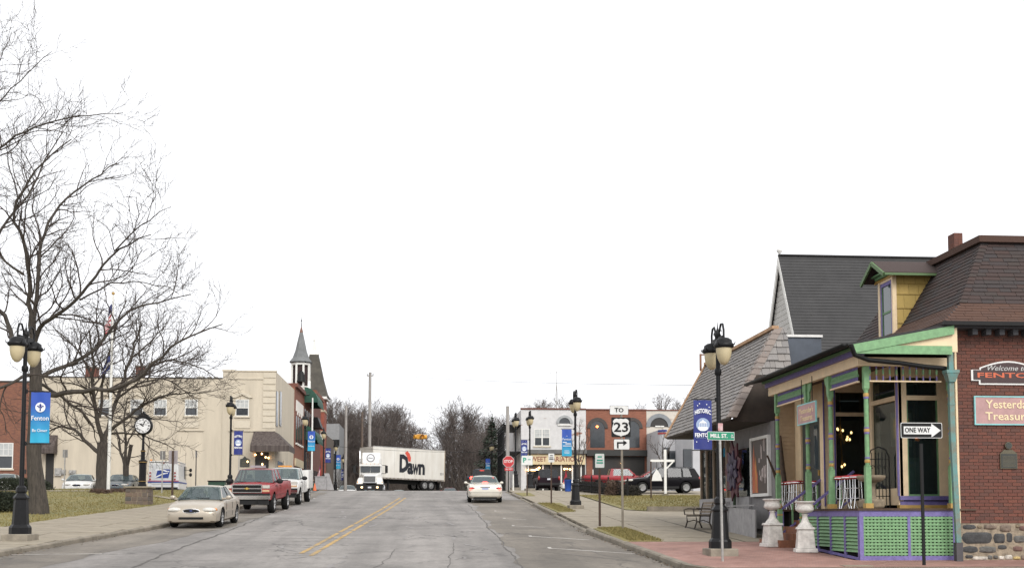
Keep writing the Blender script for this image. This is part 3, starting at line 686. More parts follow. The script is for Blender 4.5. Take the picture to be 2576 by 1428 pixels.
def turned_post(x, y, z0, z1, parent, s=1.0):
    H = z1 - z0; f = lambda q: z0 + H * q
    m = MB(); a = .062 * s
    m.box(x - a * 1.45, x + a * 1.45, y - a * 1.45, y + a * 1.45, z0 + .003, f(.035), 1)
    m.box(x - a, x + a, y - a, y + a, f(.0351), f(.29), 0)
    sec = [(.29, .30, .95, 0), (.30, .318, .62, 0), (.318, .34, .80, 1), (.34, .347, .68, 0), (.347, .36, .72, 2), (.36, .52, .66, 0), (.52, .535, .74, 2), (.535, .558, .80, 1), (.558, .57, .74, 2), (.57, .58, .68, 0), (.58, .77, .66, 0), (.77, .785, .74, 2), (.785, .81, .80, 1), (.81, .83, .62, 0)]
    for (q0, q1, r, mt) in sec:
        rr = a * r * 1.3
        m.lathe([(rr * .92, f(q0)), (rr, f(q0 + (q1 - q0) * .2)), (rr, f(q0 + (q1 - q0) * .8)), (rr * .92, f(q1))], 12, (x, y, 0), mt)
    m.hexa([(x - a * .7, y - a * .7, f(.83)), (x + a * .7, y - a * .7, f(.83)), (x + a * .7, y + a * .7, f(.83)), (x - a * .7, y + a * .7, f(.83))], [(x - a, y - a, f(.845)), (x + a, y - a, f(.845)), (x + a, y + a, f(.845)), (x - a, y + a, f(.845))])
    m.box(x - a, x + a, y - a, y + a, f(.8451), z1)
    return m.build('post', [GREEN, GOLD, PURP], parent)
BZ = 5.02; PXC = PX + .14
posts = [(PXC + .14, 25.56), (PXC, 27.5), (PXC, 29.2), (PXC, 31.75), (12.13, 25.56)]
for (x, y) in posts: turned_post(x, y, DZ + .014, BZ, deck)
# brackets over the steps
for (y, s) in ((27.5, -1), (29.2, -1), (29.2, 1), (27.5, 1)):
    if (y, s) == (27.5, -1): continue
    poly = [(0, 0), (0, -.75), (.05, -.72), (.07, -.5), (.16, -.38), (.15, -.25), (.26, -.14), (.3, 0)]
    m = MB(); m.prism(poly, (PXC - .02, y + s * .065, BZ), (0, s, 0), (0, 0, 1), (.04, 0, 0)); m.build('bracket', GREEN, deck)
bx('beam', CREAM, deck, (PX + .06, PX + .2, YF + .04, 32.3, BZ + .003, BZ + .24), (PX + .201, 12.15, YF + .045, YF + .19, BZ + .003, BZ + .20))
bx('cornice', PURP, deck, (PX - .02, PX + .2, YF - .02, 32.35, BZ + .243, BZ + .36))
bx('cornice_moulding', DGREEN, deck, (PX - .10, PX + .2, YF - .1, 32.4, BZ + .363, BZ + .42))
# spindle frieze
SP = [GREEN, PURP, GOLD]
def spindle(x, y, zt, zb, parent, r=.022):
    m = MB(); h = zt - zb; f = lambda q: zt - h * q
    m.lathe([(r, f(0)), (r * .7, f(.2))], 6, (x, y, 0), 1); m.lathe([(r * .7, f(.2)), (r * 1.25, f(.3)), (r * 1.2, f(.5)), (r * .9, f(.58))], 6, (x, y, 0), 0)
    m.lathe([(r * .9, f(.58)), (r * 1.2, f(.62)), (r * .8, f(.66))], 6, (x, y, 0), 2); m.lathe([(r * .8, f(.66)), (r, f(.8)), (r * .9, f(1))], 6, (x, y, 0), 1)
    return m.build('spindle', SP, parent)
FB = BZ - .36
for i in range(11): spindle(ax((3400 + (205 + i * 59.3) * .455) / 1.5901, YF + .1), YF + .13, BZ, FB + .035, deck)
bx('frieze_rail', CREAM, deck, (PXC + .21, 11.91, YF + .1, YF + .16, FB, FB + .032))
for (a, b) in ((25.66, 27.42), (29.28, 31.68)):
    for i in range(int((b - a) / .085)): spindle(PXC, a + .05 + i * .085, BZ, FB + .035, deck, .018)
    bx('frieze_rail', CREAM, deck, (PXC - .035, PXC + .035, a, b, FB, FB + .032))
    bx('frieze_band', DGREEN, deck, (PXC - .026, PXC + .026, a + .01, b - .01, FB + .13, FB + .19))
bx('porch_ceiling', DWOOD, deck, (PX + .21, 12.59, YF + .36, 32.3, BZ + .21, BZ + .24))
# shed roof over the porch
z_l, z_r, x_l, x_r, y0, y1 = 5.47, 5.955, 9.52, 12.02, 24.98, 32.85
pr = MB(); pr.hexa([(x_l, y0, z_l - .05), (x_r, y0, z_r - .05), (x_r, y1, z_r - .05), (x_l, y1, z_l - .05)], [(x_l, y0, z_l), (x_r, y0, z_r), (x_r, y1, z_r), (x_l, y1, z_l)]); pr = pr.build('porch_roof', pm('roofing_black', (.03, .03, .03), .8, var=.2), shop)
poly = [(x_l + .12, 5.235), (11.98, 5.235), (11.98, 5.44), (x_l + .75, 5.44), (11.7, 5.73), (11.7, 5.83), (x_l + .12, z_l - .06)]
m = MB(); m.hexa([(x_l + .1, y0 + .02, 5.235), (11.95, y0 + .02, 5.235), (11.95, y0 + .07, 5.235), (x_l + .1, y0 + .07, 5.235)], [(x_l + .1, y0 + .02, 5.43), (11.95, y0 + .02, 5.43), (11.95, y0 + .07, 5.43), (x_l + .1, y0 + .07, 5.43)])
sl_ = (z_r - z_l) / (x_r - x_l)
rk = lambda x: z_l + (x - x_l) * sl_ - .052
m.hexa([(x_l + .1, y0 + .0, rk(x_l + .1) - .20), (12.0, y0, rk(12.0) - .20), (12.0, y0 + .06, rk(12.0) - .20), (x_l + .1, y0 + .06, rk(x_l + .1) - .20)], [(x_l + .1, y0, rk(x_l + .1)), (12.0, y0, rk(12.0)), (12.0, y0 + .06, rk(12.0)), (x_l + .1, y0 + .06, rk(x_l + .1))])
m.build('rake_board', GREEN, pr)
m = MB(); m.prism([(x_l + .3, 5.3), (12.1, 5.3), (12.1, 5.86), (x_l + .3, 5.42)], (0, y0 + .075, 0), (1, 0, 0), (0, 0, 1), (0, .04, 0)); m.build('gable_panel', CREAM, pr)
m = MB(); gp = [(x_l - .09 + .075 * cos(t), z_l - .03 + .075 * sin(t)) for t in [pi + pi * i / 8 for i in range(9)]]
m.loft([[V((a, y0 - .05, b)) for a, b in gp], [V((a, y1, b)) for a, b in gp]], 0, True); m.build('gutter', BLACKM, pr)
m = MB(); m.tube([at(2141, 868, 24.95), at(2150, 892, 25.0), at(2185, 905, 25.1), at(2260, 912, 25.2), at(2330, 922, 25.25), at(2378, 926, 25.25)], .055, 8); m.build('drain_pipe', BLACKM, pr)
# copper downspout at the corner
dx = 11.95; dsp = MB(); dy = YF - .33
dsp.box(dx - .055, dx + .055, dy, dy + .1, 3.5, 5.35); dsp.hexa([(dx - .07, dy - .04, 4.62), (dx + .07, dy - .04, 4.62), (dx + .07, dy + .13, 4.62), (dx - .07, dy + .13, 4.62)], [(dx - .14, dy - .08, 4.82), (dx + .14, dy - .08, 4.82), (dx + .14, dy + .14, 4.82), (dx - .14, dy + .14, 4.82)])
dsp.box(dx - .15, dx + .15, dy - .09, dy + .15, 4.822, 4.89); dsp.box(dx - .065, dx + .065, dy - .008, dy + .108, 4.1, 4.14)
dsp.hexa([(dx + .02, dy, 1.0), (dx + .13, dy, 1.0), (dx + .13, dy + .1, 1.0), (dx + .02, dy + .1, 1.0)], [(dx - .055, dy, 3.498), (dx + .055, dy, 3.498), (dx + .055, dy + .1, 3.498), (dx - .055, dy + .1, 3.498)])
dsp = dsp.build('downspout', TEAL, shop)
bx('downspout_shoe', pm('iron_pipe', (.07, .065, .07), .7), dsp, dx + .0, dx + .15, dy - .02, dy + .12, .55, .998)
# ---- walls and windows inside the porch
def pane_window(name, xa, xb, y, za, zt, zb, parent, fw=.0):
    bx('window_pane', GLASS, parent, (xa, xb, y + .03, y + .04, za, zb), label=None)
BW = 26.6
X0, X1, X2, X3 = 11.30, 11.545, 12.315, 12.52
zS, zT0, zT1, zTop = 2.16, 4.36, 4.47, BZ + .2
bayw = bx('bay_wall', CREAM, shop, (X0 + .05, X1, BW, BW + .12, zS - .09, zTop), (X2, 12.598, BW, BW + .12, zS - .09, zTop), (X1 + .001, X2 - .001, BW - .01, BW + .11, zT0, zT1), (X1 + .001, X2 - .001, BW, BW + .12, 4.9, zTop))
bx('window_pane', GLASS, bayw, (X1, X2, BW + .05, BW + .06, zS - .08, zT0 - .001)); bx('window_pane', GLASS, bayw, (X1, X2, BW + .05, BW + .06, zT1 + .001, 4.899))
bx('window_sash', DGREEN, bayw, (X1 + .001, X2 - .001, BW + .02, BW + .08, zS - .12, zS - .05), (X1 + .001, X1 + .03, BW + .02, BW + .08, zS - .05, zT0 - .001), (X2 - .03, X2 - .001, BW + .02, BW + .08, zS - .05, zT0 - .001))
bx('window_sill', PURP, bayw, (X0, 12.597, BW - .08, BW + .0, zS - .19, zS - .095), (X0 + .03, 12.597, BW - .02, BW + .1, DZ + .1, DZ + .19))
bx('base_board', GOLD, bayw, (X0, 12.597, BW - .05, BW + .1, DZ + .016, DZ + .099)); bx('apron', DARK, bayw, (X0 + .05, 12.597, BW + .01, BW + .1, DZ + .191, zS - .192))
# west side of the bay
bx('bay_side', CREAM, shop, (X0, X0 + .12, BW + .0, BW + .09, DZ + .1, zTop), (X0, X0 + .12, 28.15, 28.3, DZ + .1, zTop), (X0 - .01, X0 + .11, BW + .091, 28.149, zT0, zT1), (X0, X0 + .12, BW + .091, 28.149, DZ + .1, DZ + .5), (X0, X0 + .12, BW + .091, 28.149, 4.95, zTop))
bx('corner_bead', PURP, shop, (X0 - .016, X0 + .03, BW - .016, BW + .03, zS - .09, zTop))
bx('window_pane', GLASS, shop, (X0 + .05, X0 + .06, BW + .091, 28.149, DZ + .51, zT0 - .001)); bx('window_pane', GLASS, shop, (X0 + .05, X0 + .06, BW + .091, 28.149, zT1 + .001, 4.949))
# back wall of the porch with the lit window
BY = 30.4
bx('window_wall', CREAM, shop, (10.85, 11.2, BY, BY + .12, DZ, zTop), (11.19, 12.597, BY - .01, BY + .11, 4.30, 4.40), (12.12, 12.597, BY, BY + .12, DZ, 4.299), (11.201, 12.597, BY, BY + .12, 4.95, zTop), (11.201, 12.119, BY, BY + .12, DZ, DZ + .25))
bx('bay_header', CREAM, shop, X0 + .121, 12.597, 28.2, 28.3, 4.95, zTop)
bx('window_pane', GLASS, shop, (11.2, 12.12, BY + .05, BY + .06, DZ + .251, 4.299)); bx('window_pane', GLASS, shop, (11.2, 12.23, BY + .05, BY + .06, 4.401, 4.949))
bx('window_trim', PURP, shop, (11.14, 11.185, BY - .02, BY + .0, DZ + .1, zTop), (10.84, 10.88, BY - .02, BY + .0, DZ + .1, zTop))
# west wall with the door, end wall in cream clapboard
bx('door_casing', CREAM, shop, (10.85, 10.95, 30.53, 30.7, DZ, zTop), (10.85, 10.95, 32.3, 32.8, DZ, zTop), (10.85, 10.95, 30.701, 32.299, 4.3, zTop))
door = bx('door', pm('door_dark', (.04, .05, .045), .5), shop, (10.9, 10.95, 30.72, 32.28, DZ + .014, 4.299)); bx('door_pane', pm('pane_dormer', (.05, .07, .08), .05), door, 10.89, 10.898, 31.0, 32.0, 2.9, 4.1)
bx('door_handle', GOLD, door, 10.85, 10.898, 30.85, 30.9, 2.7, 2.85)
endw = bx('end_wall', pm('clap_backing', (.4, .3, .2), .8), shop, (10.36, 10.94, 32.84, 32.96, DZ, zTop))
CLAP = pm('clapboard_cream_shaded', (.42, .31, .20), .65, var=.08, scale=5)  # cream darkened, porch shade put into the boards' colour
for i in range(29):
    z = DZ + .02 + i * .117; m = MB(); m.hexa([(10.36, 32.80, z), (10.94, 32.80, z), (10.94, 32.838, z), (10.36, 32.838, z)], [(10.36, 32.824, z + .125), (10.94, 32.824, z + .125), (10.94, 32.838, z + .125), (10.36, 32.838, z + .125)]); m.build('clapboard', CLAP, endw)
# interior: dark rooms with lamps
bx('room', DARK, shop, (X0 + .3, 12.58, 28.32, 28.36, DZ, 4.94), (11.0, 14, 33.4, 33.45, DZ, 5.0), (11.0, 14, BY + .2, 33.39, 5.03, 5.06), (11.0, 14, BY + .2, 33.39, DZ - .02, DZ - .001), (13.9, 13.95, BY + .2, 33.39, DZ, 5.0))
# steps down to the walk
steps = []
SR = pm('steps_red', (.22, .085, .045), .7, var=.2, scale=6)
for (xa_, xb_, zt) in ((PX - .68, PX - .33, .97), (PX - .328, PX - .02, 1.14), (PX - .018, PX + .28, 1.31), (PX + .282, PX + .58, 1.48), (PX + .582, PX + .9, 1.64)):
    bx('step', SR, deck, (xa_, xb_, 29.12, 30.9, .5, zt))
def railing(y):
    nw = MB(); x0_ = ax(1965, 30.6) if y > 30 else ax(2019, 29.2); zb = g(y) + .1
    nw.box(x0_ - .055, x0_ + .055, y - .055, y + .055, zb, zb + .95, 0); nw.box(x0_ - .062, x0_ + .062, y - .062, y + .062, zb + .5, zb + .53, 2); nw.box(x0_ - .062, x0_ + .062, y - .062, y + .062, zb + .78, zb + .82, 1); nw.lathe([(.02, zb + .95), (.06, zb + .99), (.07, zb + 1.04), (.05, zb + 1.09), (.01, zb + 1.11)], 10, (x0_, y, 0), 1)
    nw.build('newel_post', [GREEN, GOLD, PURP], deck)
    m = MB(); m.bar((x0_ + .02, y, zb + .93), (x0_ + 1.4, y, DZ + 1.0), .05, .06); m.build('handrail', PURP, deck)
    m = MB(); m.bar((x0_ + .05, y, zb + .3), (x0_ + 1.4, y, DZ + .35), .04, .05); m.build('lower_rail', PURP, deck)
    for t in (.25, .5, .75):
        x = x0_ + 1.4 * t; za = zb + .3 + (DZ + .35 - zb - .3) * t; m = MB(); m.box(x - .02, x + .02, y - .02, y + .02, za, za + .56); m.build('baluster', GREEN, deck)
railing(29.22); railing(30.7)
end()
# ---- things on and around the porch
def stool(loc, label):
    t = thing('bar_stool', label, 'bar stool', loc, 0, 'red diner stools on the porch')
    m = MB(); m.lathe([(.15, .70), (.175, .715), (.18, .76), (.165, .785), (.05, .80)], 16, mat=0); m.build('seat', pm('vinyl_red', (.35, .02, .02), .3, var=.1, coat=.3), t)
    m = MB(); m.lathe([(.182, .725), (.188, .735), (.182, .75)], 16); m.build('seat_ring', pm('chrome', (.75, .75, .76), .15, metal=1, var=.05), t)
    for i in range(4):
        a = pi / 4 + i * pi / 2; m = MB(); m.tube([(.1 * cos(a), .1 * sin(a), .71), (.11 * cos(a), .11 * sin(a), .45), (.12 * cos(a), .12 * sin(a), .25), (.19 * cos(a), .19 * sin(a), .0)], .013, 6); m.build('leg', MATS['chrome'], t)
    for z, r in ((.48, .115), (.24, .13)):
        m = MB(); m.tube([(r * cos(q * pi / 8), r * sin(q * pi / 8), z) for q in range(17)], .009, 5, cap=False); m.build('foot_ring', MATS['chrome'], t)
    return t
s0 = None
for i, (x, y, lb) in enumerate([(10.27, 26.55, 'red topped chrome bar stool nearest the green corner post'), (10.24, 27.0, 'red topped chrome bar stool in the middle of the near trio'), (10.2, 27.42, 'red topped chrome bar stool of the near trio beside the second post'),
        (10.3, 30.98, 'red chrome stool of the far row, closest to the third post'), (10.3, 31.4, 'red chrome stool second in the far row behind the urns'), (10.3, 31.82, 'red chrome stool third in the far row behind the urns'), (10.28, 32.25, 'red chrome stool at the left end of the far row'), (10.85, 31.2, 'red chrome stool standing back by the shop door')]):
    if s0 is None: s0 = stool((x, y, DZ + .015), lb)
    else: dup(s0, (x, y, DZ + .015), random.uniform(0, 1), lb)
URN = pm('plaster_white', (.62, .59, .55), .75, var=.2, scale=7, bump=.3, bscale=30)
def urn(p, label):
    t = thing('garden_urn', label, 'urn', p, .12, 'white garden urns beside the porch steps')
    m = MB(); m.hexa([(-.27, -.27, 0), (.27, -.27, 0), (.27, .27, 0), (-.27, .27, 0)], [(-.26, -.26, .1), (.26, -.26, .1), (.26, .26, .1), (-.26, .26, .1)])
    m.hexa([(-.22, -.22, .101), (.22, -.22, .101), (.22, .22, .101), (-.22, .22, .101)], [(-.18, -.18, .56), (.18, -.18, .56), (.18, .18, .56), (-.18, .18, .56)])
    m.hexa([(-.22, -.22, .561), (.22, -.22, .561), (.22, .22, .561), (-.22, .22, .561)], [(-.2, -.2, .62), (.2, -.2, .62), (.2, .2, .62), (-.2, .2, .62)])
    bevel(m.build('pedestal', URN, t), .015)
    for a in range(4):
        q = MB(); q.box(-.1, .1, -.206, -.19, .2, .48); o = q.build('panel', URN, t); o.rotation_euler = (-.08 * 0, 0, a * pi / 2)
    m = MB(); m.lathe([(.19, .622), (.17, .66), (.1, .74), (.07, .83), (.06, .9), (.09, .93), (.05, .95)], 20); m.build('stem', URN, t)
    m = MB(); m.lathe([(.06, .955), (.16, .98), (.22, 1.03), (.215, 1.08), (.19, 1.15), (.20, 1.2), (.245, 1.22), (.25, 1.245), (.22, 1.25), (.19, 1.18), (.05, 1.12)], 24); m.build('bowl', URN, t)
    m = MB(); m.lathe([(.02, 1.19), (.18, 1.195)], 16); m.build('soil', EARTH, t)
    return t
u0 = urn((9.12, 29.5, g(29.5) + .125), 'white urn on pedestal left of the porch steps')
dup(u0, (9.38, 27.7, g(27.7) + .125), -.2, 'white urn on pedestal in front of the louvred skirt, the nearer one')
# stone bird bath, iron plant stand, wooden plough, chandelier, framed print, window lamp
t = thing('bird_bath', 'weathered stone bird bath behind the green corner post', 'bird bath', (10.45, 26.15, DZ + .015))
ST = pm('stone_tan', (.24, .19, .13), .85, var=.25, scale=8, bump=.4)
m = MB(); m.box(-.24, .24, -.24, .24, 0, .22); bevel(m.build('base', ST, t), .06, 3); m = MB(); m.lathe([(.13, .22), (.1, .3), (.1, .55), (.14, .6)], 14); m.build('shaft', ST, t); m = MB(); m.lathe([(.12, .6), (.26, .64), (.32, .7), (.33, .76), (.29, .77), (.1, .7)], 20); m.build('basin', ST, t)
t = thing('iron_trellis', 'black wrought iron trellis panel with arched top beside the bay window', 'trellis', (11.05, 27.15, DZ + .015), -.35)
fr = MB(); fr.tube([(-.24, 0, 0), (-.24, 0, 1.25), (-.17, 0, 1.42), (0, 0, 1.5), (.17, 0, 1.42), (.24, 0, 1.25), (.24, 0, 0)], .018, 6); fr.build('frame', BLACKM, t)
for i in range(5):
    m = MB(); x = -.16 + i * .08; m.tube([(x, 0, 0), (x, 0, 1.36)], .011, 5); m.build('bar', BLACKM, t)
for z in (.3, .75, 1.2):
    m = MB(); m.tube([(-.24, 0, z), (.24, 0, z)], .011, 5); m.build('cross_bar', BLACKM, t)
m = MB()
for i in range(6):
    c = V((-.15 + (i % 3) * .15, -.01, .5 + (i // 3) * .5)); m.tube([c + V((.06 * cos(a * .7) * (1 - a * .09), 0, .06 * sin(a * .7) * (1 - a * .09))) for a in range(10)], .009, 4)
m.build('scroll', BLACKM, t)
t = thing('wooden_plough', 'dark wooden antique plough leaning on the cream clapboard wall', 'plough', (10.35, 32.3, DZ + .015))
pw = pm('plough_wood', (.06, .035, .02), .7, var=.3, scale=8); 
m = MB(); m.tube([(.12, 0, 0), (.02, .2, 1.2), (.02, .36, 2.15)], [.06, .075, .03], 8); m.build('beam', pw, t); m = MB(); m.tube([(.1, .05, .1), (-.2, 0, .8), (-.52, -.1, 1.55)], [.05, .05, .025], 7); m.build('handle', pw, t); m = MB(); m.tube([(-.15, .02, .75), (.05, .12, .8)], .03, 6); m.build('brace', pw, t)
t = thing('chandelier', 'lit brass chandelier with many bulbs behind the porch window', 'chandelier', (11.62, 31.2, 3.9))
m = MB(); m.tube([(0, 0, 1.1), (0, 0, -.1)], .015, 6); m.lathe([(.01, -.15), (.05, -.1), (.03, 0)], 8); m.build('stem', GOLD, t)
for i, (x, y, z) in enumerate([(-.25, 0, .05), (-.12, -.1, .1), (.05, -.05, .06), (.2, 0, -.12), (.28, -.08, .0), (.12, -.15, -.2), (-.28, .1, -.25), (.3, .1, -.18), (0, .2, .1), (-.05, -.2, -.95), (.02, -.22, -.9)]):
    m = MB(); m.tube([(0, 0, -.05), (x * .6, y * .6, z - .12), (x, y, z - .04)], .008, 4); m.build('arm', GOLD, t)
    m = MB(); m.lathe([(.005, -.035), (.03, -.01), (.03, .02), (.005, .045)], 8, (x, y, z)); m.build('bulb', BULB, t)
t = thing('table_lamp', 'lit cream lamp shade high in the front bay window', 'lamp', (11.68, 27.2, 3.35)); 
m = MB(); m.lathe([(.02, 0), (.03, .35)], 8); m.build('stem', GOLD, t); m = MB(); m.lathe([(.14, .34), (.06, .75)], 14); m.build('lamp_shade', pm('shade_lit', (1, .75, .4), .7, var=0, emit=1.0), t)
m = MB(); m.box(-.1, .1, -.1, .1, -1.2, 0); m.build('stand', DARK, t)
t = thing('wall_sconce', 'small lit red wall light inside the bay window', 'lamp', (12.12, 27.4, 3.55)); m = MB(); m.lathe([(.01, -.05), (.035, 0), (.01, .05)], 8); m.build('bulb', pm('bulb_red', (1, .25, .1), .4, var=0, emit=10), t); m = MB(); m.box(-.02, .1, .03, .07, -.12, .14); m.build('bracket', GOLD, t)
t = thing('picture', 'green framed picture standing in the bay window', 'picture', (11.78, 26.95, 2.05)); 
m = MB(); m.box(-.27, .27, 0, .03, 0, .95); m.build('frame', pm('frame_green', (.10, .14, .09), .5), t); m = MB(); m.box(-.2, .2, -.008, 0, .1, .85); m.build('print', pm('print_green', (.08, .16, .09), .5, var=.5, scale=5, col2=(.2, .22, .18)), t)
t = thing('painting', 'orange landscape painting hanging inside the bay window', 'picture', (11.8, 27.6, 3.3)); m = MB(); m.box(-.24, .3, 0, .03, 0, .85); m.build('frame', pm('frame_gray', (.13, .15, .15), .5), t); m = MB(); m.box(-.17, .23, -.008, 0, .2, .7); m.build('print', pm('print_orange_glow', (.55, .3, .05), .5, var=.5, scale=4, col2=(.1, .14, .1), emit=.25), t)  # print emits faintly, light put into the picture itself
# ---- signs of the shop
PINK = pm('sign_pink', (.42, .25, .24), .6, var=.1, scale=4); TURQ = pm('sign_turquoise', (.25, .55, .55), .5); LET = pm('letter_cream', (.75, .62, .38), .6, var=0)
t = begin(thing('hanging_sign', 'small pink hanging sign of the shop between two porch posts', 'sign', (PX - .1, 28.5, 4.25)))
bx('sign_board', PINK, t, PX - .12, PX - .09, 27.85, 29.2, 3.96, 4.43); bx('sign_edge', TURQ, t, (PX - .125, PX - .085, 27.82, 27.849, 3.93, 4.46), (PX - .125, PX - .085, 29.201, 29.23, 3.93, 4.46), (PX - .125, PX - .085, 27.85, 29.2, 3.93, 3.959), (PX - .125, PX - .085, 27.85, 29.2, 4.431, 4.46))
text('lettering', "Yesterday's", .2, LET, t, (PX - .122, 28.52, 4.27), (0, -1, 0), shear=.2, width=1.05); text('lettering', "Treasures", .2, LET, t, (PX - .122, 28.52, 4.08), (0, -1, 0), shear=.2, width=.9)
m = MB(); m.tube([(PX - .105, 28.1, 4.46), (PX - .105, 28.1, 5.1)], .012, 5); m.tube([(PX - .105, 28.9, 4.46), (PX - .105, 28.9, 5.1)], .012, 5); m.build('hanger', BLACKM, t); end()
SY = YF - .03
t = begin(thing('welcome_sign', 'dark maroon welcome sign with white scalloped border on the brick wall', 'sign', (13.2, SY, 4.9)))
def P(px, py): q = at(px, py, SY); return (q.x, q.z)
xl_, xr_ = P(2443, 930)[0], P(2443, 930)[0] + 1.78
zt, zb2 = P(2500, 907)[1], P(2500, 967)[1]
def plaque(x0, x1, z0, z1, e):
    pts = [(x0 + .18, z0), (x1 - .18, z0), (x1 - .18, z0 + .09), (x1, z0 + .09), (x1, z1 - .21), (x1 - .2, z1 - .21), (x1 - .2, z1 - .16)]
    n_ = 10; pts += [(x1 - .2 - (x1 - x0 - .4) * i / n_, z1 - .16 + .16 * sin(pi * i / n_)) for i in range(1, n_)]
    pts += [(x0 + .2, z1 - .16), (x0 + .2, z1 - .21), (x0, z1 - .21), (x0, z0 + .09), (x0 + .18, z0 + .09)]
    return pts
m = MB(); m.prism(plaque(xl_, xr_, zb2, zt, 0), (0, SY, 0), (1, 0, 0), (0, 0, 1), (0, .03, 0)); m.build('border', WHITE, t)
cxm, czm = (xl_ + xr_) / 2, (zb2 + zt) / 2
m = MB(); m.prism([((x - cxm) * .945 + cxm, (z - czm) * .86 + czm) for x, z in plaque(xl_, xr_, zb2, zt, 0)], (0, SY - .012, 0), (1, 0, 0), (0, 0, 1), (0, .011, 0)); m.build('panel', pm('maroon', (.045, .02, .02), .5, var=.2), t)
text('lettering', 'Welcome to', .17, pm('letter_silver', (.5, .5, .48), .5, var=0), t, (cxm - .03, SY - .013, P(2500, 926)[1]), shear=.35, width=.95); text('lettering', 'FENTON', .16, pm('letter_red', (.55, .12, .05), .5, var=0), t, (cxm, SY - .013, P(2500, 944)[1]), bold=.02, width=1.5); end()
t = begin(thing('shop_sign', 'pink shop sign with turquoise edge and cream lettering on the brick wall', 'sign', (13.3, SY, 4.2)))
q0, q1 = P(2450, 995), P(2450, 1068); x0, x1 = q0[0], q0[0] + 1.75
bx('sign_board', PINK, t, x0 + .03, x1 - .03, SY, SY + .03, q1[1] + .03, q0[1] - .03); bx('sign_edge', TURQ, t, (x0, x0 + .029, SY - .012, SY + .03, q1[1], q0[1]), (x1 - .029, x1, SY - .012, SY + .03, q1[1], q0[1]), (x0 + .0295, x1 - .0295, SY - .012, SY + .03, q1[1], q1[1] + .029), (x0 + .0295, x1 - .0295, SY - .012, SY + .03, q0[1] - .029, q0[1]))
text('lettering', "Yesterday's", .27, LET, t, ((x0 + x1) / 2 + .02, SY - .004, P(2500, 1017)[1]), width=1.25, bold=.01); text('lettering', "Treasures", .26, LET, t, ((x0 + x1) / 2 - .02, SY - .004, P(2500, 1047)[1]), width=1.2, bold=.01); end()
t = begin(thing('bronze_plaque', 'dark bronze plaque with round crest on the red brick wall', 'plaque', (13.45, SY, 2.9)))
a, b = P(2516, 1140), P(2560, 1178); c = P(2536, 1120)
BR = pm('bronze_dark', (.035, .038, .032), .5, var=.2); BRE = pm('bronze_edge', (.10, .085, .05), .45)
w_ = b[0] - a[0]; m = MB(); m.prism([(a[0], b[1]), (b[0], b[1]), (b[0], a[1]), (b[0] - .06, a[1] + .05), (c[0] + .1, a[1] + .09), (c[0] - .1, a[1] + .09), (a[0] + .06, a[1] + .05), (a[0], a[1])], (0, SY, 0), (1, 0, 0), (0, 0, 1), (0, .025, 0)); m.build('edge', BRE, t)
bx('face', BR, t, a[0] + .018, b[0] - .018, SY - .008, SY - .001, b[1] + .018, a[1] - .005)
m = MB(); m.lathe([(.085, 0), (.085, .03)], 18, (c[0], SY - .03, c[1]), axis='y'); m.build('crest', BRE, t); m = MB(); m.lathe([(.07, 0), (.07, .01)], 18, (c[0], SY - .04, c[1]), axis='y'); m.build('crest_face', BR, t)
m = MB()
for i in range(9): m.box(a[0] + .05, b[0] - .05, SY - .012, SY - .0085, b[1] + .05 + i * .028, b[1] + .06 + i * .028)
m.build('inscription', BRE, t, kind='stuff'); end()
# ================================================================== GREY STORE WITH THE SHAKE ROOF, GABLE HOUSE BEHIND
GREYW = pm('siding_grey', (.20, .19, .19), .75, var=.12, scale=5)
GREYL = pm('board_grey', (.30, .29, .29), .8, var=.15, scale=4)
SHK = rmat('shake_grey', [(.24, .225, .215), (.30, .28, .26), (.20, .19, .185), (.27, .245, .225)], .9, 16, .5)
SHKC = rmat('shake_cap', [(.23, .195, .175), (.27, .22, .19), (.20, .17, .155)], .9, 16, .5)
TAN = pm('post_tan', (.22, .16, .11), .7, var=.15, scale=6)
store = begin(thing('grey_store', 'grey sided store with steep wood shake roof and tan window posts', 'store', (10.4, 37, g(37) + .13)))
XE_, YN, YFA, ZE_ = 9.0, 33.1, 41.9, 4.47
XT, YT, YTF, ZT_ = 10.72, 34.05, 42.6, 7.28
SXW = 10.3
body = bx('wall', GREYW, store, (SXW + .05, 20, 33.0, 35.42, .9, 4.4), (SXW + .05, 20, 37.9, 38.1, .9, 4.4), (11.9, 20, 38.11, 41.6, .9, 4.4), (SXW + .05, 20, 41.61, 41.9, .9, 4.4), (SXW + .05, 12.5, 35.43, 37.89, 3.75, 4.4), (SXW + .05, 11.89, 38.11, 41.6, 3.9, 4.4), (12.4, 12.5, 35.43, 37.89, .9, 3.74))
for i in range(17):
    y = 33.02 + i * .14; bx('siding_board', GREYW, body, SXW, SXW + .048, y, y + .13, 1.2, 4.39)
m = MB(); m.add([(XE_, YN, ZE_), (XE_, YFA, ZE_), (XT, YTF, ZT_), (XT, YT, ZT_), (11.05, YN, ZE_), (11.05, YT, ZT_), (11.05, YFA, ZE_), (11.05, YTF, ZT_)], [(0, 1, 2, 3), (3, 2, 7, 5), (1, 6, 7, 2)])
CF = .47; cxf, cyf, czf = XE_ + CF * (XT - XE_), YN + CF * (YT - YN), ZE_ + CF * (ZT_ - ZE_)
m.add([(cxf, cyf, czf), (11.05, cyf, czf), (11.05, YT, ZT_), (XT, YT, ZT_), (cxf, 34.4, czf), (11.05, 34.4, czf)], [(0, 1, 2, 3), (0, 4, 5, 1)])
roof2 = m.build('roof', pm('roof_under', (.12, .105, .095), .9), store)
dv = V((XT - XE_, 0, ZT_ - ZE_)); dvn = V((XT - XE_, YT - YN, ZT_ - ZE_))
nw_ = V((-(ZT_ - ZE_), 0, XT - XE_))
kk = (YT - YN) / dv.length; kf_ = (YTF - YFA) / dv.length
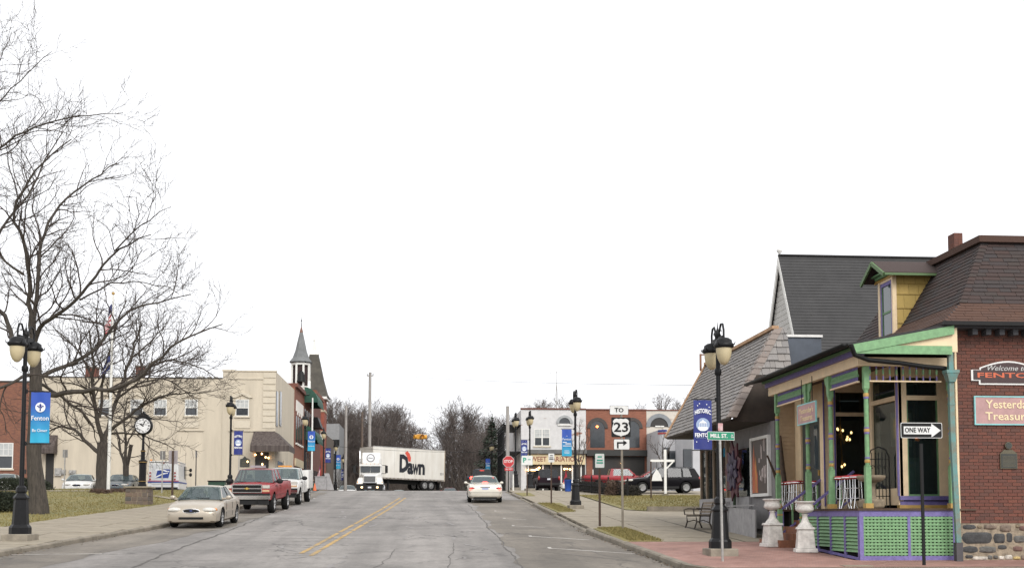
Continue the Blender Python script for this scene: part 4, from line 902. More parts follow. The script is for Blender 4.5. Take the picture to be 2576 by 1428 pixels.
shingle_rows((XE_, YN, ZE_), (0, 1, 0), dv, nw_, lambda h: (h * kk, (YFA - YN) + h * kf_), dv.length, .158, (.13, .32), SHK, roof2, 'shake', 240, jit=.012, thick=.036, over=1.25, rank=lambda p: p.y)
ds = V((0, YT - YN, ZT_ - ZE_))
shingle_rows((cxf, cyf, czf), (1, 0, 0), ds, (0, -(ZT_ - ZE_), YT - YN), lambda h: (h * (XT - XE_) / ds.length, 11.05 - cxf), ds.length * (1 - CF), .235, (.14, .38), SHK, roof2, 'shake', 60, jit=.014, thick=.05, over=1.25, rank=lambda p: -p.z)
n1, n2 = nw_.normalized(), V((0, -(ZT_ - ZE_), YT - YN)).normalized()
N_ = 15
for i in range(N_):
    a = V((XE_, YN, ZE_)) + dvn * (i / N_); b = V((XE_, YN, ZE_)) + dvn * min(1.01, (i + 1.2) / N_); q = (n1 + n2).normalized()
    m = MB(); m.add([a + q * .07, a + V((0, .26, 0)) + n1 * .06, b + V((0, .26, 0)) + n1 * .04, b + q * .045, a + V((.2, 0, 0)) + n2 * .06, b + V((.2, 0, 0)) + n2 * .04, a, a + V((0, .26, 0)), a + V((.2, 0, 0))], [(0, 1, 2, 3), (0, 3, 5, 4), (0, 6, 7, 1), (0, 4, 8, 6)]); m.build('hip_cap', SHKC, roof2)
m = MB(); m.bar((XT - .02, YT - .05, ZT_ + .04), (XT - .02, YTF, ZT_ + .04), .2, .1); m.build('ridge_cap', pm('ridge_tan', (.42, .26, .15), .8, var=.2, scale=4), store)
m = MB(); m.bar((XE_ - .02, YFA + .03, ZE_ + .0), (XT, YTF + .03, ZT_ + .02), .1, .12); m.build('rake_trim', MATS['ridge_tan'], store)
m = MB(); m.bar((XT - .2, 42.75, ZT_ - .2), (XT - .2, 42.75, ZT_ + .45), .07); m.bar((XT - .2, 42.75, ZT_ + .42), (XT + .2, 42.75, ZT_ + .42), .05); m.build('vent_pipe', pm('rust', (.2, .1, .06), .8), store)
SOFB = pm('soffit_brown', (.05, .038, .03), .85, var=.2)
m = MB(); m.prism([(XE_ + .12, ZE_ - .09), (XE_ + CF * (XT - XE_) + .1, czf - .02), (12.4, czf - .02), (12.4, ZE_ - .09)], (0, YN + .28, 0), (1, 0, 0), (0, 0, 1), (0, .04, 0)); m.build('end_shade_panel', SOFB, store)  # dark panel stands in for the shade in the open roof end
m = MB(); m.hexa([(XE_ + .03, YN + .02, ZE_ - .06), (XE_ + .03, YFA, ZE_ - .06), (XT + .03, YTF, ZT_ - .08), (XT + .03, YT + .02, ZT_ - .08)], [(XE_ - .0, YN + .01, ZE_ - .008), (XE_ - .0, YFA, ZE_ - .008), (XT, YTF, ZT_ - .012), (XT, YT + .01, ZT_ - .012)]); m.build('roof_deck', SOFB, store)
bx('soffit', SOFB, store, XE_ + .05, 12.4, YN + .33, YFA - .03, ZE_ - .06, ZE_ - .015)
par = bx('parapet_wall', pm('metal_bluegrey', (.075, .09, .115), .55, var=.15, scale=3), store, 11.05, 12.12, 34.0, 34.5, 5.0, az(852, 34.3, 2020))
bx('parapet_cap', WHITE, store, 11.02, 12.15, 33.95, 34.56, az(852, 34.3, 2020) + .003, az(852, 34.3, 2020) + .075)
# shop front: knee wall, posts, glass
bx('knee_wall', GREYL, store, (SXW - .1, SXW + .04, 35.43, 41.88, .9, 2.2))
for i, y in enumerate((38.15, 39.0, 39.9, 40.9, 41.75)):
    bx('window_post', TAN, store, SXW - .08, SXW + .04, y - .065, y + .065, 2.203, 4.4)
GL2 = glass('shop_glass', (.03, .035, .035), .02, .5)
for a, b in ((38.22, 38.93), (39.07, 39.83), (39.97, 40.83), (40.97, 41.68)):
    bx('window_pane', GL2, store, SXW - .02, SXW - .01, a, b, 2.203, 3.9)
bx('window_pane', GL2, store, SXW + .0, SXW + .01, 35.5, 37.85, 2.21, 3.75)
bx('window_frame', TAN, store, (SXW - .02, SXW + .04, 35.43, 35.49, 2.203, 3.75), (SXW - .02, SXW + .04, 37.851, 37.95, 2.203, 3.9))
bx('back_wall', pm('back_cream', (.30, .26, .2), .8), store, 12.3, 12.35, 35.6, 37.8, 1.5, 3.7)
end()
# ramp wall of grey boards in front of the store
t = begin(thing('board_wall', 'low weathered grey board wall before the grey store', 'wall', (9.75, 34, g(34) + .13)))
for i in range(8):
    y = 33.0 + i * .36; z0 = g(y) + .1; m = MB(); m.hexa([(9.68, y, z0), (9.72, y, z0), (9.72, y + .345, z0), (9.68, y + .345, z0)], [(9.68, y, 1.78 + i * .012), (9.72, y, 1.78 + i * .012), (9.72, y + .345, 1.79 + i * .012), (9.68, y + .345, 1.79 + i * .012)]); m.build('board', GREYL, t)
bx('post', GREYL, t, (9.6, 9.74, 35.9, 36.1, 1.0, 2.05)); bx('cap_rail', GREYL, t, (9.64, 9.76, 32.98, 35.89, 1.885, 1.92)); end()
# poster box, flower sculpture
t = begin(thing('poster', 'framed fiery poster in white frame on the grey siding', 'poster', (SXW - .05, 34.3, 2.7)))
pa, pb = 33.35, 35.25
bx('frame', WHITE, t, (SXW - .1, SXW - .003, pa, pa + .1, 2.18, 4.0), (SXW - .1, SXW - .003, pb - .1, pb, 2.18, 4.0), (SXW - .1, SXW - .003, pa + .101, pb - .101, 2.18, 2.27), (SXW - .1, SXW - .003, pa + .101, pb - .101, 3.91, 4.0))
bx('print', pm('poster_print', (.05, .03, .025), .35, var=.5, scale=1.6, col2=(.018, .014, .014)), t, SXW - .06, SXW - .05, pa + .101, pb - .101, 2.271, 3.909)
for (yc, w_, h_, cc) in ((34.95, .34, 1.5, (.42, .09, .03)), (34.75, .26, 1.15, (.5, .2, .04)), (35.02, .2, .8, (.45, .36, .06)), (34.6, .16, .7, (.40, .07, .03))):
    m = MB(); m.prism([(-w_ * .5, 0), (w_ * .5, 0), (w_ * .45, h_ * .5), (w_ * .1, h_), (-w_ * .2, h_ * .75), (-w_ * .5, h_ * .4)], (SXW - .0605 - w_ * .006, yc, 2.3), (0, -1, 0), (0, 0, 1), (-.0015, 0, 0)); m.build('flame_print', pm('flame_%d' % int(w_ * 100), cc, .4, var=.2, scale=3), t)
random.seed(5)
for i in range(12):
    y = pa + .3 + random.random() * .7; z = 2.5 + random.random() * 1.1; m = MB(); m.box(SXW - .066, SXW - .061, y, y + .05 + random.random() * .06, z, z + .1 + random.random() * .3); m.build('figure_mark', pm('poster_mark', (.45, .38, .36), .5), t)
end()
t = thing('flower_sculpture', 'big maroon and purple flower figure standing against the store window', 'sculpture', (SXW - .25, 36.5, 2.2))
FL1 = pm('flower_maroon', (.075, .012, .022), .6, var=.2); FL2 = pm('flower_purple', (.045, .033, .065), .6, var=.2)
for j, (rad, n_, mt, dx_) in enumerate(((1.0, 9, FL1, .0), (.68, 8, FL2, -.05))):
    for i in range(n_):
        a = 2 * pi * i / n_ + j * .3; m = MB(); c, s_ = cos(a), sin(a)
        pts = [(.1, -.12), (rad * .6, -.26 * rad), (rad, 0), (rad * .6, .26 * rad), (.1, .12)]
        m.prism(pts, (dx_, 0, .85), (0, c, s_), (0, -s_, c), (-.05, 0, 0)); m.build('petal', mt, t)
m = MB(); m.lathe([(.02, -.16), (.2, -.13), (.26, -.06), (.22, -.0)], 14, (0, 0, .85), axis='x'); m.build('centre', FL2, t)
m = MB(); m.tube([(0, 0, .4), (.02, .1, 0), (.02, .1, -.5)], .05, 6); m.build('stem', pm('stem_dark', (.03, .05, .025), .7), t)
# slatted bench
t = thing('bench', 'iron and wood slat bench standing in front of the grey store', 'bench', (9.05, 37.3, g(37.3) + .13))
IR = pm('iron_brown', (.04, .03, .022), .6, var=.2); SLT = pm('bench_slat', (.17, .13, .09), .7, var=.3, scale=8)
for y in (-.66, .66):
    m = MB(); m.tube([(.28, y, 0), (.2, y, .2), (.22, y, .42), (.32, y, .85)], [.03, .025, .025, .02], 6); m.tube([(-.3, y, 0), (-.22, y, .22), (-.24, y, .42), (.22, y, .42)], .025, 6); m.tube([(-.3, y, .45), (-.33, y, .62), (-.2, y, .66), (.24, y, .64)], .022, 6); m.tube([(-.22, y, .22), (0, y, .28), (.2, y, .2)], .016, 5); m.build('iron_end', IR, t)
for i in range(5): m = MB(); m.box(-.26 + i * .095, -.185 + i * .095, -.75, .75, .445, .475); m.build('seat_slat', SLT, t)
for i in range(4):
    m = MB(); x = .23 + i * .03; z = .52 + i * .095; m.hexa([(x, -.75, z), (x + .025, -.75, z), (x + .025, .75, z), (x, .75, z)], [(x + .022, -.75, z + .075), (x + .047, -.75, z + .075), (x + .047, .75, z + .075), (x + .022, .75, z + .075)]); m.build('back_slat', SLT, t)
# gable house behind
RG = pm('roofing_charcoal', (.048, .047, .047), .9, var=.15, scale=1.5, bump=.3, bscale=50)
house = begin(thing('gable_house', 'tall house with steep charcoal shingle roof and white gable behind the shops', 'house', (18, 46, 2)))
HX, HY, HZ = at(1958, 643, 46).x, 46.0, at(1958, 643, 46).z
hn, hz = 4.4, HZ - 8.4
bx('wall', pm('siding_white', (.48, .47, .45), .7, var=.08), house, HX + .2, 27, HY - 3.9, HY + 3.9, 1.8, HZ - 7.8)
m = MB(); m.prism([(-3.9, hz + .5), (0, HZ - .35), (3.9, hz + .5)], (HX + .14, HY, 0), (0, 1, 0), (0, 0, 1), (.05, 0, 0)); gw = m.build('gable_wall', MATS['siding_white'], house)
for i in range(36):
    z = hz + .4 + i * .22; h_ = 3.9 * (HZ - .4 - z) / (HZ - hz - .9)
    if h_ > .1: bx('siding_board', MATS['siding_white'], gw, HX + .118, HX + .139, HY - h_, HY + h_, z, z + .205)
m = MB()
for s in (-1, 1): m.hexa([(HX, HY + s * hn, hz - .12), (27.5, HY + s * hn, hz - .12), (27.5, HY, HZ - .14), (HX, HY, HZ - .14)], [(HX, HY + s * hn, hz), (27.5, HY + s * hn, hz), (27.5, HY, HZ), (HX, HY, HZ)])
hr = m.build('roof', RG, house)
sd = V((0, hn, HZ - hz)); m = MB(); nr = 62
for i in range(nr):
    a = V((HX - .01, HY - hn, hz)) + sd * (i / nr); b = V((HX - .01, HY - hn, hz)) + sd * ((i + 1.1) / nr); nn = V((0, -(HZ - hz), hn)).normalized(); ex = V((27.5 - HX, 0, 0))
    m.hexa([a, a + ex, b + ex, b], [a + nn * .02, a + ex + nn * .02, b + ex + nn * .003, b + nn * .003])
m.build('shingle_course', RG, house, kind='stuff')
for s in (-1, 1):
    m = MB(); m.hexa([(HX - .03, HY + s * hn, hz - .42), (HX + .03, HY + s * hn, hz - .42), (HX + .03, HY, HZ - .44), (HX - .03, HY, HZ - .44)], [(HX - .03, HY + s * hn, hz - .05), (HX + .03, HY + s * hn, hz - .05), (HX + .03, HY, HZ - .02), (HX - .03, HY, HZ - .02)]); m.build('barge_board', WHITE, house)
bx('ridge_cap', RG, house, HX, 27.5, HY - .1, HY + .1, HZ + .002, HZ + .05)
cx0, cx1 = ax(2419, 46.4), ax(2441, 46.4); ctz = at(2430, 586, 46.4).z; CB = rmat('chimney_brick', [(.13, .055, .04), (.16, .065, .045), (.10, .05, .042)], .9, 20, .4); m = MB(); m.box(cx0 + .004, cx1, 46.404, 46.98, 9, ctz)
for r in range(34):
    z = ctz - .08 - r * .078
    for j in range(2): m.box(cx0 + j * (cx1 - cx0) / 2 + .004, cx0 + (j + 1) * (cx1 - cx0) / 2 - .004, 46.396, 46.403, z, z + .068)
    for j in range(3): m.box(cx0 - .004, cx0 + .003, 46.41 + j * .19, 46.59 + j * .19, z, z + .068)
m.build('chimney', CB, house)
m = MB(); m.lathe([(.03, 0), (.05, .08), (.12, .16), (.12, .24), (.04, .32), (.01, .33)], 12, (HX + .05, HY, HZ + .02)); m.build('finial', WHITE, house); end()
# ================================================================== STREET LAMPS AND BANNERS
LAMPB = pm('lamp_black', (.010, .010, .011), .45, var=.15, scale=8, spec=.22)
GLOBE = pm('globe_cream', (.50, .42, .26), .35, var=.06, trans=.0)
PADM = CONC
def street_lamp(loc, label, rz=0.0, arms=2):
    t = thing('street_lamp', label, 'street lamp', loc, rz, 'black twin globe street lamps')
    m = MB(); m.box(-.34, .34, -.34, .34, -.3, .16); bevel(m.build('footing', CONCD, t), .02)
    m = MB(); m.lathe([(.27, .162), (.27, .32), (.25, .36), (.21, .40), (.17, 1.0), (.17, 1.03), (.2, 1.05), (.2, 1.08), (.12, 1.18), (.12, 1.2), (.14, 1.23), (.13, 1.33), (.075, 1.38)], 8, smooth=False, ph=pi / 8); m.build('base', LAMPB, t)
    m = MB(); m.tube([(0, 0, 1.36), (0, 0, 5.0)], [.062, .05], 12); m.lathe([(.07, 4.28), (.085, 4.31), (.085, 4.40), (.07, 4.43)], 10); m.lathe([(.05, 4.9), (.1, 4.95), (.1, 5.02), (.07, 5.05), (.07, 5.2), (.09, 5.24), (.05, 5.3), (.015, 5.42), (.005, 5.55)], 10); m.build('pole', LAMPB, t)
    for i in range(arms):
        s = -1 if i == 0 else 1; y = lambda v: s * v
        m = MB(); m.tube([(0, y(.06), 5.0), (0, y(.14), 5.3), (0, y(.26), 5.47), (0, y(.4), 5.45), (0, y(.47), 5.3), (0, y(.47), 5.08)], .026, 7); m.bar((0, y(.07), 5.12), (0, y(.4), 5.12), .05, .11); m.tube([(0, y(.1), 5.18), (0, y(.2), 5.35), (0, y(.3), 5.3)], .015, 5); arm = m.build('arm', LAMPB, t)
        c = (0, y(.47), 0)
        m = MB(); m.lathe([(.03, 5.12), (.12, 5.10), (.19, 5.05), (.2, 4.98), (.235, 4.96), (.235, 4.89), (.19, 4.86)], 16, c)
        for q in range(4):
            a = q * pi / 2 + pi / 4; m.tube([(c[0] + .23 * cos(a), c[1] + .23 * sin(a), 4.92), (c[0] + .28 * cos(a), c[1] + .28 * sin(a), 4.94), (c[0] + .3 * cos(a), c[1] + .3 * sin(a), 5.0)], [.02, .015, .006], 5)
        m.build('lamp_cap', LAMPB, arm)
        m = MB(); m.lathe([(.185, 4.858), (.18, 4.75), (.155, 4.63), (.11, 4.53), (.05, 4.47), (.01, 4.46)], 18, c); m.build('globe', GLOBE, arm)
    return t
BNAVY = pm('banner_navy', (.015, .026, .175), .6, var=.1, scale=4)
def grad_mat(name, top, bot):
    m = pm(name, top, .6, var=0); n = m.node_tree; L = n.links.new
    tc = n.nodes.new('ShaderNodeTexCoord'); sp = n.nodes.new('ShaderNodeSeparateXYZ'); L(tc.outputs['Generated'], sp.inputs[0])
    rp = n.nodes.new('ShaderNodeValToRGB'); rp.color_ramp.elements[0].color = (*bot, 1); rp.color_ramp.elements[1].color = (*top, 1); rp.color_ramp.elements[0].position = .1; rp.color_ramp.elements[1].position = .75
    L(sp.outputs[2], rp.inputs[0]); L(rp.outputs[0], n.nodes['Principled BSDF'].inputs['Base Color']); return m
BBLUE = grad_mat('banner_blue', (.02, .07, .36), (.02, .33, .52))
PRW = pm('print_white', (.75, .76, .78), .6, var=0); PRG = pm('print_greyblue', (.28, .36, .52), .6, var=0)
BW_, BH_ = .455, 1.24
def banner(loc, kind, side, label, detail=True, rz=0.0):
    """cloth banner hanging beside a lamp pole: loc is the pole axis, side +1 right or -1 left"""
    t = thing('banner', label, 'banner', loc, rz, 'blue town banners on the lamp poles')
    x0 = .17 if side > 0 else -.17 - BW_; x1 = x0 + BW_; xc_ = (x0 + x1) / 2; zb, zt = 2.42, 2.42 + BH_
    m = MB(); n_ = 8
    vs = [(x0 + BW_ * i / n_, .012 * sin(i * 1.1 + j), zb + BH_ * j / 6) for j in range(7) for i in range(n_ + 1)]
    vs2 = [(a, b + .006, c) for a, b, c in vs]; fs = [(j * (n_ + 1) + i, j * (n_ + 1) + i + 1, (j + 1) * (n_ + 1) + i + 1, (j + 1) * (n_ + 1) + i) for j in range(6) for i in range(n_)]
    m.add(vs, fs, 0, True); m.add(vs2, [f[::-1] for f in fs], 0, True); m.build('cloth', BNAVY if kind == 'H' else BBLUE, t)
    for z in (zb - .02, zt + .02):
        m = MB(); m.tube([(.05 * side, .0, z), ((.22 + BW_) * side, .0, z)], .014, 6); m.tube([(0.06 * side, 0, z - .05), (.06 * side, 0, z + .05)], .03, 6); m.build('arm', LAMPB, t)
    yq = -.016
    if kind == 'H':
        text('lettering', 'HISTORIC', .15, PRW, t, (xc_, yq, zb + .915), bold=.03, width=.40, arch=.05); text('lettering', 'FENTON', .135, PRW, t, (xc_, yq, zb + .355), bold=.03, width=.40)
        if detail: text('lettering', 'MICHIGAN', .035, PRG, t, (xc_, yq, zb + .285), width=.34, space=1.5)
        m = MB(); m.lathe([(.17, 0), (.17, .003)], 24, (xc_, yq - .001, zb + .62), axis='y'); m.build('emblem_disc', PRG, t)
        m = MB(); o = (xc_, yq - .006, zb + .62)
        m.prism([(-.1, .04), (.1, .04), (.05, .085), (.015, .095), (.015, .12), (-.015, .12), (-.015, .095), (-.05, .085)], o, (1, 0, 0), (0, 0, 1), (0, .002, 0))
        for i in range(5): m.box(o[0] - .09 + i * .042, o[0] - .08 + i * .042, o[1], o[1] + .002, o[2] - .06, o[2] + .04)
        m.box(o[0] - .12, o[0] + .12, o[1], o[1] + .002, o[2] - .1, o[2] - .055); m.prism([(-.13, -.1), (.13, -.1), (.07, -.15), (-.07, -.15)], o, (1, 0, 0), (0, 0, 1), (0, .002, 0)); m.build('gazebo_emblem', PRW, t)
        if detail:
            for (sx, sz) in ((-.16, .19), (.13, .21), (-.13, 1.1), (.1, 1.13), (.16, 1.06), (-.08, 1.15)):
                m = MB(); m.lathe([(.014, 0), (.014, .002)], 8, (xc_ + sx, yq - .002, zb + sz), axis='y'); m.build('star', PRW, t)
    else:
        cz = zb + .87
        if kind == 'F':
            m = MB(); m.lathe([(.12, 0), (.12, .003)], 24, (xc_, yq - .001, cz), axis='y'); m.build('emblem_disc', PRW, t)
            m = MB(); o = (xc_, yq - .006, cz)
            m.prism([(0, .1), (.03, .05), (.012, -.01), (.02, -.09), (-.02, -.09), (-.012, -.01), (-.03, .05)], o, (1, 0, 0), (0, 0, 1), (0, .002, 0))
            for s in (-1, 1): m.prism([(s * .015, -.005), (s * .05, .05), (s * .085, .03), (s * .075, .0), (s * .06, .025), (s * .03, -.03)], o, (1, 0, 0), (0, 0, 1), (0, .002, 0))
            m.build('fleur_emblem', BNAVY, t)
            text('lettering', 'Fenton', .16, PRW, t, (xc_, yq, zb + .6), width=.41, bold=.005); text('lettering', 'Be Closer', .1, PRW, t, (xc_, yq, zb + .3), width=.36)
        else:
            text('lettering', 'Fenton', .15, PRW, t, (xc_, yq, zb + .78), width=.40)
            for (px, pz, wd, hg) in ((-.1, .62, .18, .06), (.06, .55, .26, .07), (0, .46, .38, .05), (0, .24, .22, .03), (0, .18, .26, .03), (0, .12, .24, .03)):
                m = MB(); m.box(xc_ + px - wd / 2, xc_ + px + wd / 2, yq - .002, yq, zb + pz, zb + pz + hg * .55); m.build('print_line', PRW, t)
            m = MB(); m.prism([(-.03, .03), (.0, -.01), (.03, .03), (.0, .015)], (xc_, yq - .003, zb + .92), (1, 0, 0), (0, 0, 1), (0, .002, 0)); m.build('bird_mark', PRW, t)
    return t
def lamp_at(px, py, label, off=.13, Y=None, rz=.05):
    p = gnd(px, py, off) if Y is None else V((ax(px, Y), Y, g(Y) + off))
    return street_lamp(p, label, rz) if not LAMPS else dup(LAMPS[0], p, rz, label)
LAMPS = []
LAMPS.append(lamp_at(1812, 1395, 'black twin globe lamp at the corner before the grey store'))
pR = V(LAMPS[0].location)
bH = banner(pR, 'H', -1, 'navy town banner nearest on the right beside the corner lamp')
bH.location.z += .2; bH.scale = (.97, 1, .95)
pL = gnd(50, 1358, .13); LAMPS.append(lamp_at(50, 1358, 'black twin globe lamp standing by the big tree at far left', rz=-.1))
bF = banner(pL, 'F', 1, 'blue to turquoise banner with white emblem beside the big tree'); bF.location.z += .0; bF.scale = (1.12, 1, 1.12); bF.location.z -= .06; LAMPS[1].scale = (1.07, 1.07, 1.075)
# lamps and banners further up the street
p3 = gnd(1448, 1278, .13); LAMPS.append(lamp_at(1448, 1278, 'black street lamp on square footing beside the sidewalk with the fence')); b3 = banner(p3, 'T', -1, 'blue festival banner on the lamp before the white brick building'); b3.location.z += .0
far = [(1333, None, 78.5, 'black street lamp behind the parking sign'), (1297, None, 81.5, 'black street lamp beside the stop sign'), (1237, None, 116, 'distant street lamp right of the semi trailer'),
       (577, None, 61, 'black street lamp in front of the cream building'), (765, None, 82, 'street lamp before the first red brick front'), (812, None, 101, 'second street lamp along the left brick row'), (843, None, 118, 'third street lamp along the left brick row'), (862, None, 135, 'farthest street lamp along the left brick row')]
for (px, _, Y, lb) in far: LAMPS.append(lamp_at(px, 0, lb, .13, Y))
def bdup(src, px, Y, label, dz=0.0, side=None):
    p = V((ax(px, Y), Y, g(Y) + .13 + dz)); return dup(src, p, 0, label)
bHr = banner(V((ax(577, 61), 61, g(61) + .13)), 'H', 1, 'navy town banner in front of the cream building', False)
bdup(bH, 1333, 78.5, 'navy town banner just above the parking sign'); bdup(b3, 1237, 116, 'small distant blue banner right of the semi trailer')
bdup(bF, 765, 82, 'blue and turquoise banner before the first brick front'); bdup(bHr, 812, 101, 'navy banner second along the left brick row'); bdup(bF, 838, 118, 'turquoise banner third along the left brick row'); bdup(bHr, 854, 135, 'farthest navy banner by the grey utility pole')
# ================================================================== SIGNS
STEEL = pm('galvanised', (.36, .35, .33), .5, metal=.3, var=.2, scale=6); BRN = pm('post_brown', (.055, .03, .018), .7, var=.2, scale=8)
SWHT = pm('sign_white', (.66, .66, .64), .45, var=.06); SBLK = pm('sign_black', (.012, .012, .012), .5, var=0, spec=.2); SRED = pm('sign_red', (.45, .025, .03), .45, var=.08); SGRN = pm('sign_green', (.01, .22, .12), .45, var=.06); SGR2 = pm('print_green2', (.02, .30, .20), .5, var=0)
SBACK = pm('sign_back', (.30, .29, .28), .5, metal=.3, var=.15)
def plate(name, t, cx, cz, wd, hg, mat, y=-.03, th=.004, rad=.03, edge=None, ew=.014):
    pts = []; r = min(rad, hg / 2.01, wd / 2.01)
    for (sx, sz, a0) in ((1, 1, 0), (-1, 1, 90), (-1, -1, 180), (1, -1, 270)):
        for q in range(4): a = R(a0 + q * 30); pts.append((cx + sx * (wd / 2 - r) + r * cos(a), cz + sz * (hg / 2 - r) + r * sin(a)))
    m = MB(); m.prism(pts, (0, y, 0), (1, 0, 0), (0, 0, 1), (0, th, 0)); o = m.build(name, edge or mat, t)
    if edge:
        k0, k1 = (wd - 2 * ew) / wd, (hg - 2 * ew) / hg
        m = MB(); m.prism([((a - cx) * k0 + cx, (b - cz) * k1 + cz) for a, b in pts], (0, y - .003, 0), (1, 0, 0), (0, 0, 1), (0, .0028, 0)); m.build('sign_face', mat, o)
    return o
def post(t, h, w=.05, mat=None, d=None):
    m = MB(); m.box(-w / 2, w / 2, -.02, (d or w) - .02, -.3, h); return m.build('post', mat or STEEL, t)
# one way
p = gnd(2325, 1420, .13); t = thing('one_way_sign', 'black and white one way sign on thin dark post at the right', 'sign', p)
post(t, 2.62, .055, SBLK); sz = at(2325, 1082, p.y).z - p.z; kx = p.y / 2893 * 1.03
plate('sign_plate', t, 0, sz, .93, .335, SBLK, edge=SWHT, ew=.012)
m = MB(); m.prism([(-.40, -.085), (.22, -.085), (.22, -.15), (.43, 0), (.22, .15), (.22, .085), (-.40, .085)], (0, -.038, sz), (1, 0, 0), (0, 0, 1), (0, .004, 0)); m.build('arrow', SWHT, t)
text('lettering', 'ONE WAY', .15, SBLK, t, (-.09, -.040, sz), bold=.012, width=.57)
# mill st
p = gnd(1818, 1410, .13); t = thing('street_name_sign', 'green Mill Street name blade on grey steel pole by the corner lamp', 'sign', p, R(14)); m = MB(); zt = at(1815, 1100, p.y).z - p.z; m.tube([(0, 0, -.2), (-.03, 0, zt - .02)], .03, 8); m.build('pole', STEEL, t)
bl = MB(); zc = at(1815, 1096, p.y).z - p.z; wd = 72 * p.y / 2893
o = plate('name_blade', t, -.02, zc, .68, .19, SGRN, edge=SWHT, ew=.01, rad=.015); 
text('lettering', 'MILL ST.', .12, SWHT, t, (-.075, -.035, zc - .002), bold=.03, width=.43); text('block_number', 'N\n200', .05, SWHT, t, (.26, -.035, zc), bold=.01)
m = MB(); m.box(-.05, -.01, -.01, .01, zc + .1, zc + .14); m.build('bracket', STEEL, t)
o = plate('cross_blade', t, -.03, zc + .2, .12, .17, pm('sign_faded', (.55, .42, .42), .5, var=.3, scale=9, col2=(.4, .15, .15)), rad=.01)
# us route assembly
p = gnd(1565, 1330, .13); t = thing('route_sign', 'route marker assembly with white shield and turn arrow on steel post', 'sign', p, 0)
K = p.y / 2893 * 1.012
hz_ = lambda y: at(1560, y, p.y).z - p.z
m = MB(); m.bar((.03, .02, -.2), (0, .02, hz_(1035)), .1, .06); m.build('post', pm('post_wood_grey', (.22, .19, .15), .8, var=.2), t)
plate('to_plate', t, -.08, hz_(1031), 48 * K, 24 * K, SWHT, edge=SBLK, ew=.012); text('lettering', 'TO', 15 * K, SBLK, t, (-.08, -.035, hz_(1031.5)), bold=.025, width=23 * K)
plate('shield_back', t, -.02, hz_(1074), 49 * K, 50 * K, SBLK)
S_ = [(0, -23), (4, -21), (12, -19), (18, -16), (22, -10), (23, -3), (21, 5), (19, 10), (21, 15), (17, 20), (12, 22), (6, 20.5), (0, 22)]
S_ = S_ + [(-a, b) for a, b in S_[-2:0:-1]]
m = MB(); m.prism([(a * K * .98, b * K) for a, b in S_], (-.02, -.038, hz_(1074)), (1, 0, 0), (0, 0, 1), (0, .006, 0)); m.build('shield', SWHT, t)
text('lettering', '23', 33 * K, SBLK, t, (-.02, -.041, hz_(1075)), bold=.02, width=37 * K)
plate('arrow_plate', t, .0, hz_(1117), 41 * K, 27 * K, SWHT, edge=SBLK, ew=.012)
A_ = [(-12, -9), (-8, -9), (-8, 3), (4, 3), (4, -2.5), (14, 5), (4, 12), (4, 7), (-12, 7)]
m = MB(); m.prism([(a * K, (b - 1) * K) for a, b in A_], (0, -.04, hz_(1117)), (1, 0, 0), (0, 0, 1), (0, .006, 0)); m.build('arrow', SBLK, t)
# small parking signs on brown posts
def small_sign(px, py, ytop, wd, hgt, label, off=.13, kind='g', w=.07, ypl=None):
    p = gnd(px, py, off); t = thing('parking_sign', label, 'sign', p); K = p.y / 2893 * 1.01; h = at(px, ytop, p.y).z - p.z
    post(t, h - .05, w, BRN); zc = h - hgt * K / 2
    plate('sign_plate', t, 0, zc, wd * K, hgt * K, SWHT, edge=SGRN if kind != 'w' else SWHT, ew=.008, rad=.03, y=-.045)
    mt = SGR2 if kind != 'w' else SBLK
    if kind == 'P':
        text('lettering', 'P', 17 * K, mt, t, (-6 * K, -.05, zc), bold=.03); m = MB(); m.prism([(2 * K, 1 * K), (9 * K, 1 * K), (9 * K, 3 * K), (2 * K, 3 * K)], (0, -.05, zc), (1, 0, 0), (0, 0, 1), (0, .002, 0)); m.build('print_line', mt, t)
    else:
        for i, (ww, q) in enumerate(((.45, .22), (.62, -.02), (.7, -.2))):
            m = MB(); m.box(-wd * K * ww / 2, wd * K * ww / 2, -.052, -.0495, zc + hgt * K * q, zc + hgt * K * (q + .1)); m.build('print_line', mt, t)
    return t
small_sign(1509, 1322, 1140, 24, 36, 'white and green parking rule sign on brown post left of the route marker')
small_sign(1387, 1268, 1140, 15, 22, 'small white parking rule sign on brown post before the lettered shop board', kind='w')
small_sign(1326, 1246, 1145, 28, 24, 'white parking lot sign with big green letter P', kind='P')
# stop sign with all way plate
p = gnd(1279, 1234, .13); t = thing('stop_sign', 'red octagonal stop sign with all way plate beside the utility pole', 'sign', p); K = p.y / 2893 * 1.01
post(t, at(1279, 1146, p.y).z - p.z, .07, SBLK); zc = at(1279, 1160, p.y).z - p.z; r_ = 14.0 * K / cos(pi / 8)
oct_ = lambda k: [(k * cos(pi / 8 + i * pi / 4), k * sin(pi / 8 + i * pi / 4)) for i in range(8)]
m = MB(); m.prism(oct_(r_), (0, -.04, zc), (1, 0, 0), (0, 0, 1), (0, .005, 0)); m.build('edge', SWHT, t); m = MB(); m.prism(oct_(r_ * .95), (0, -.044, zc), (1, 0, 0), (0, 0, 1), (0, .0035, 0)); m.build('sign_face', SRED, t)
text('lettering', 'STOP', 10 * K, SWHT, t, (0, -.046, zc), bold=.02, width=21.5 * K)
za = at(1281, 1179, p.y).z - p.z; plate('all_way_plate', t, .03, za, 21 * K, 8 * K, SRED, y=-.04); text('lettering', 'ALL WAY', 5 * K, SWHT, t, (.03, -.045, za), bold=.02, width=17 * K)
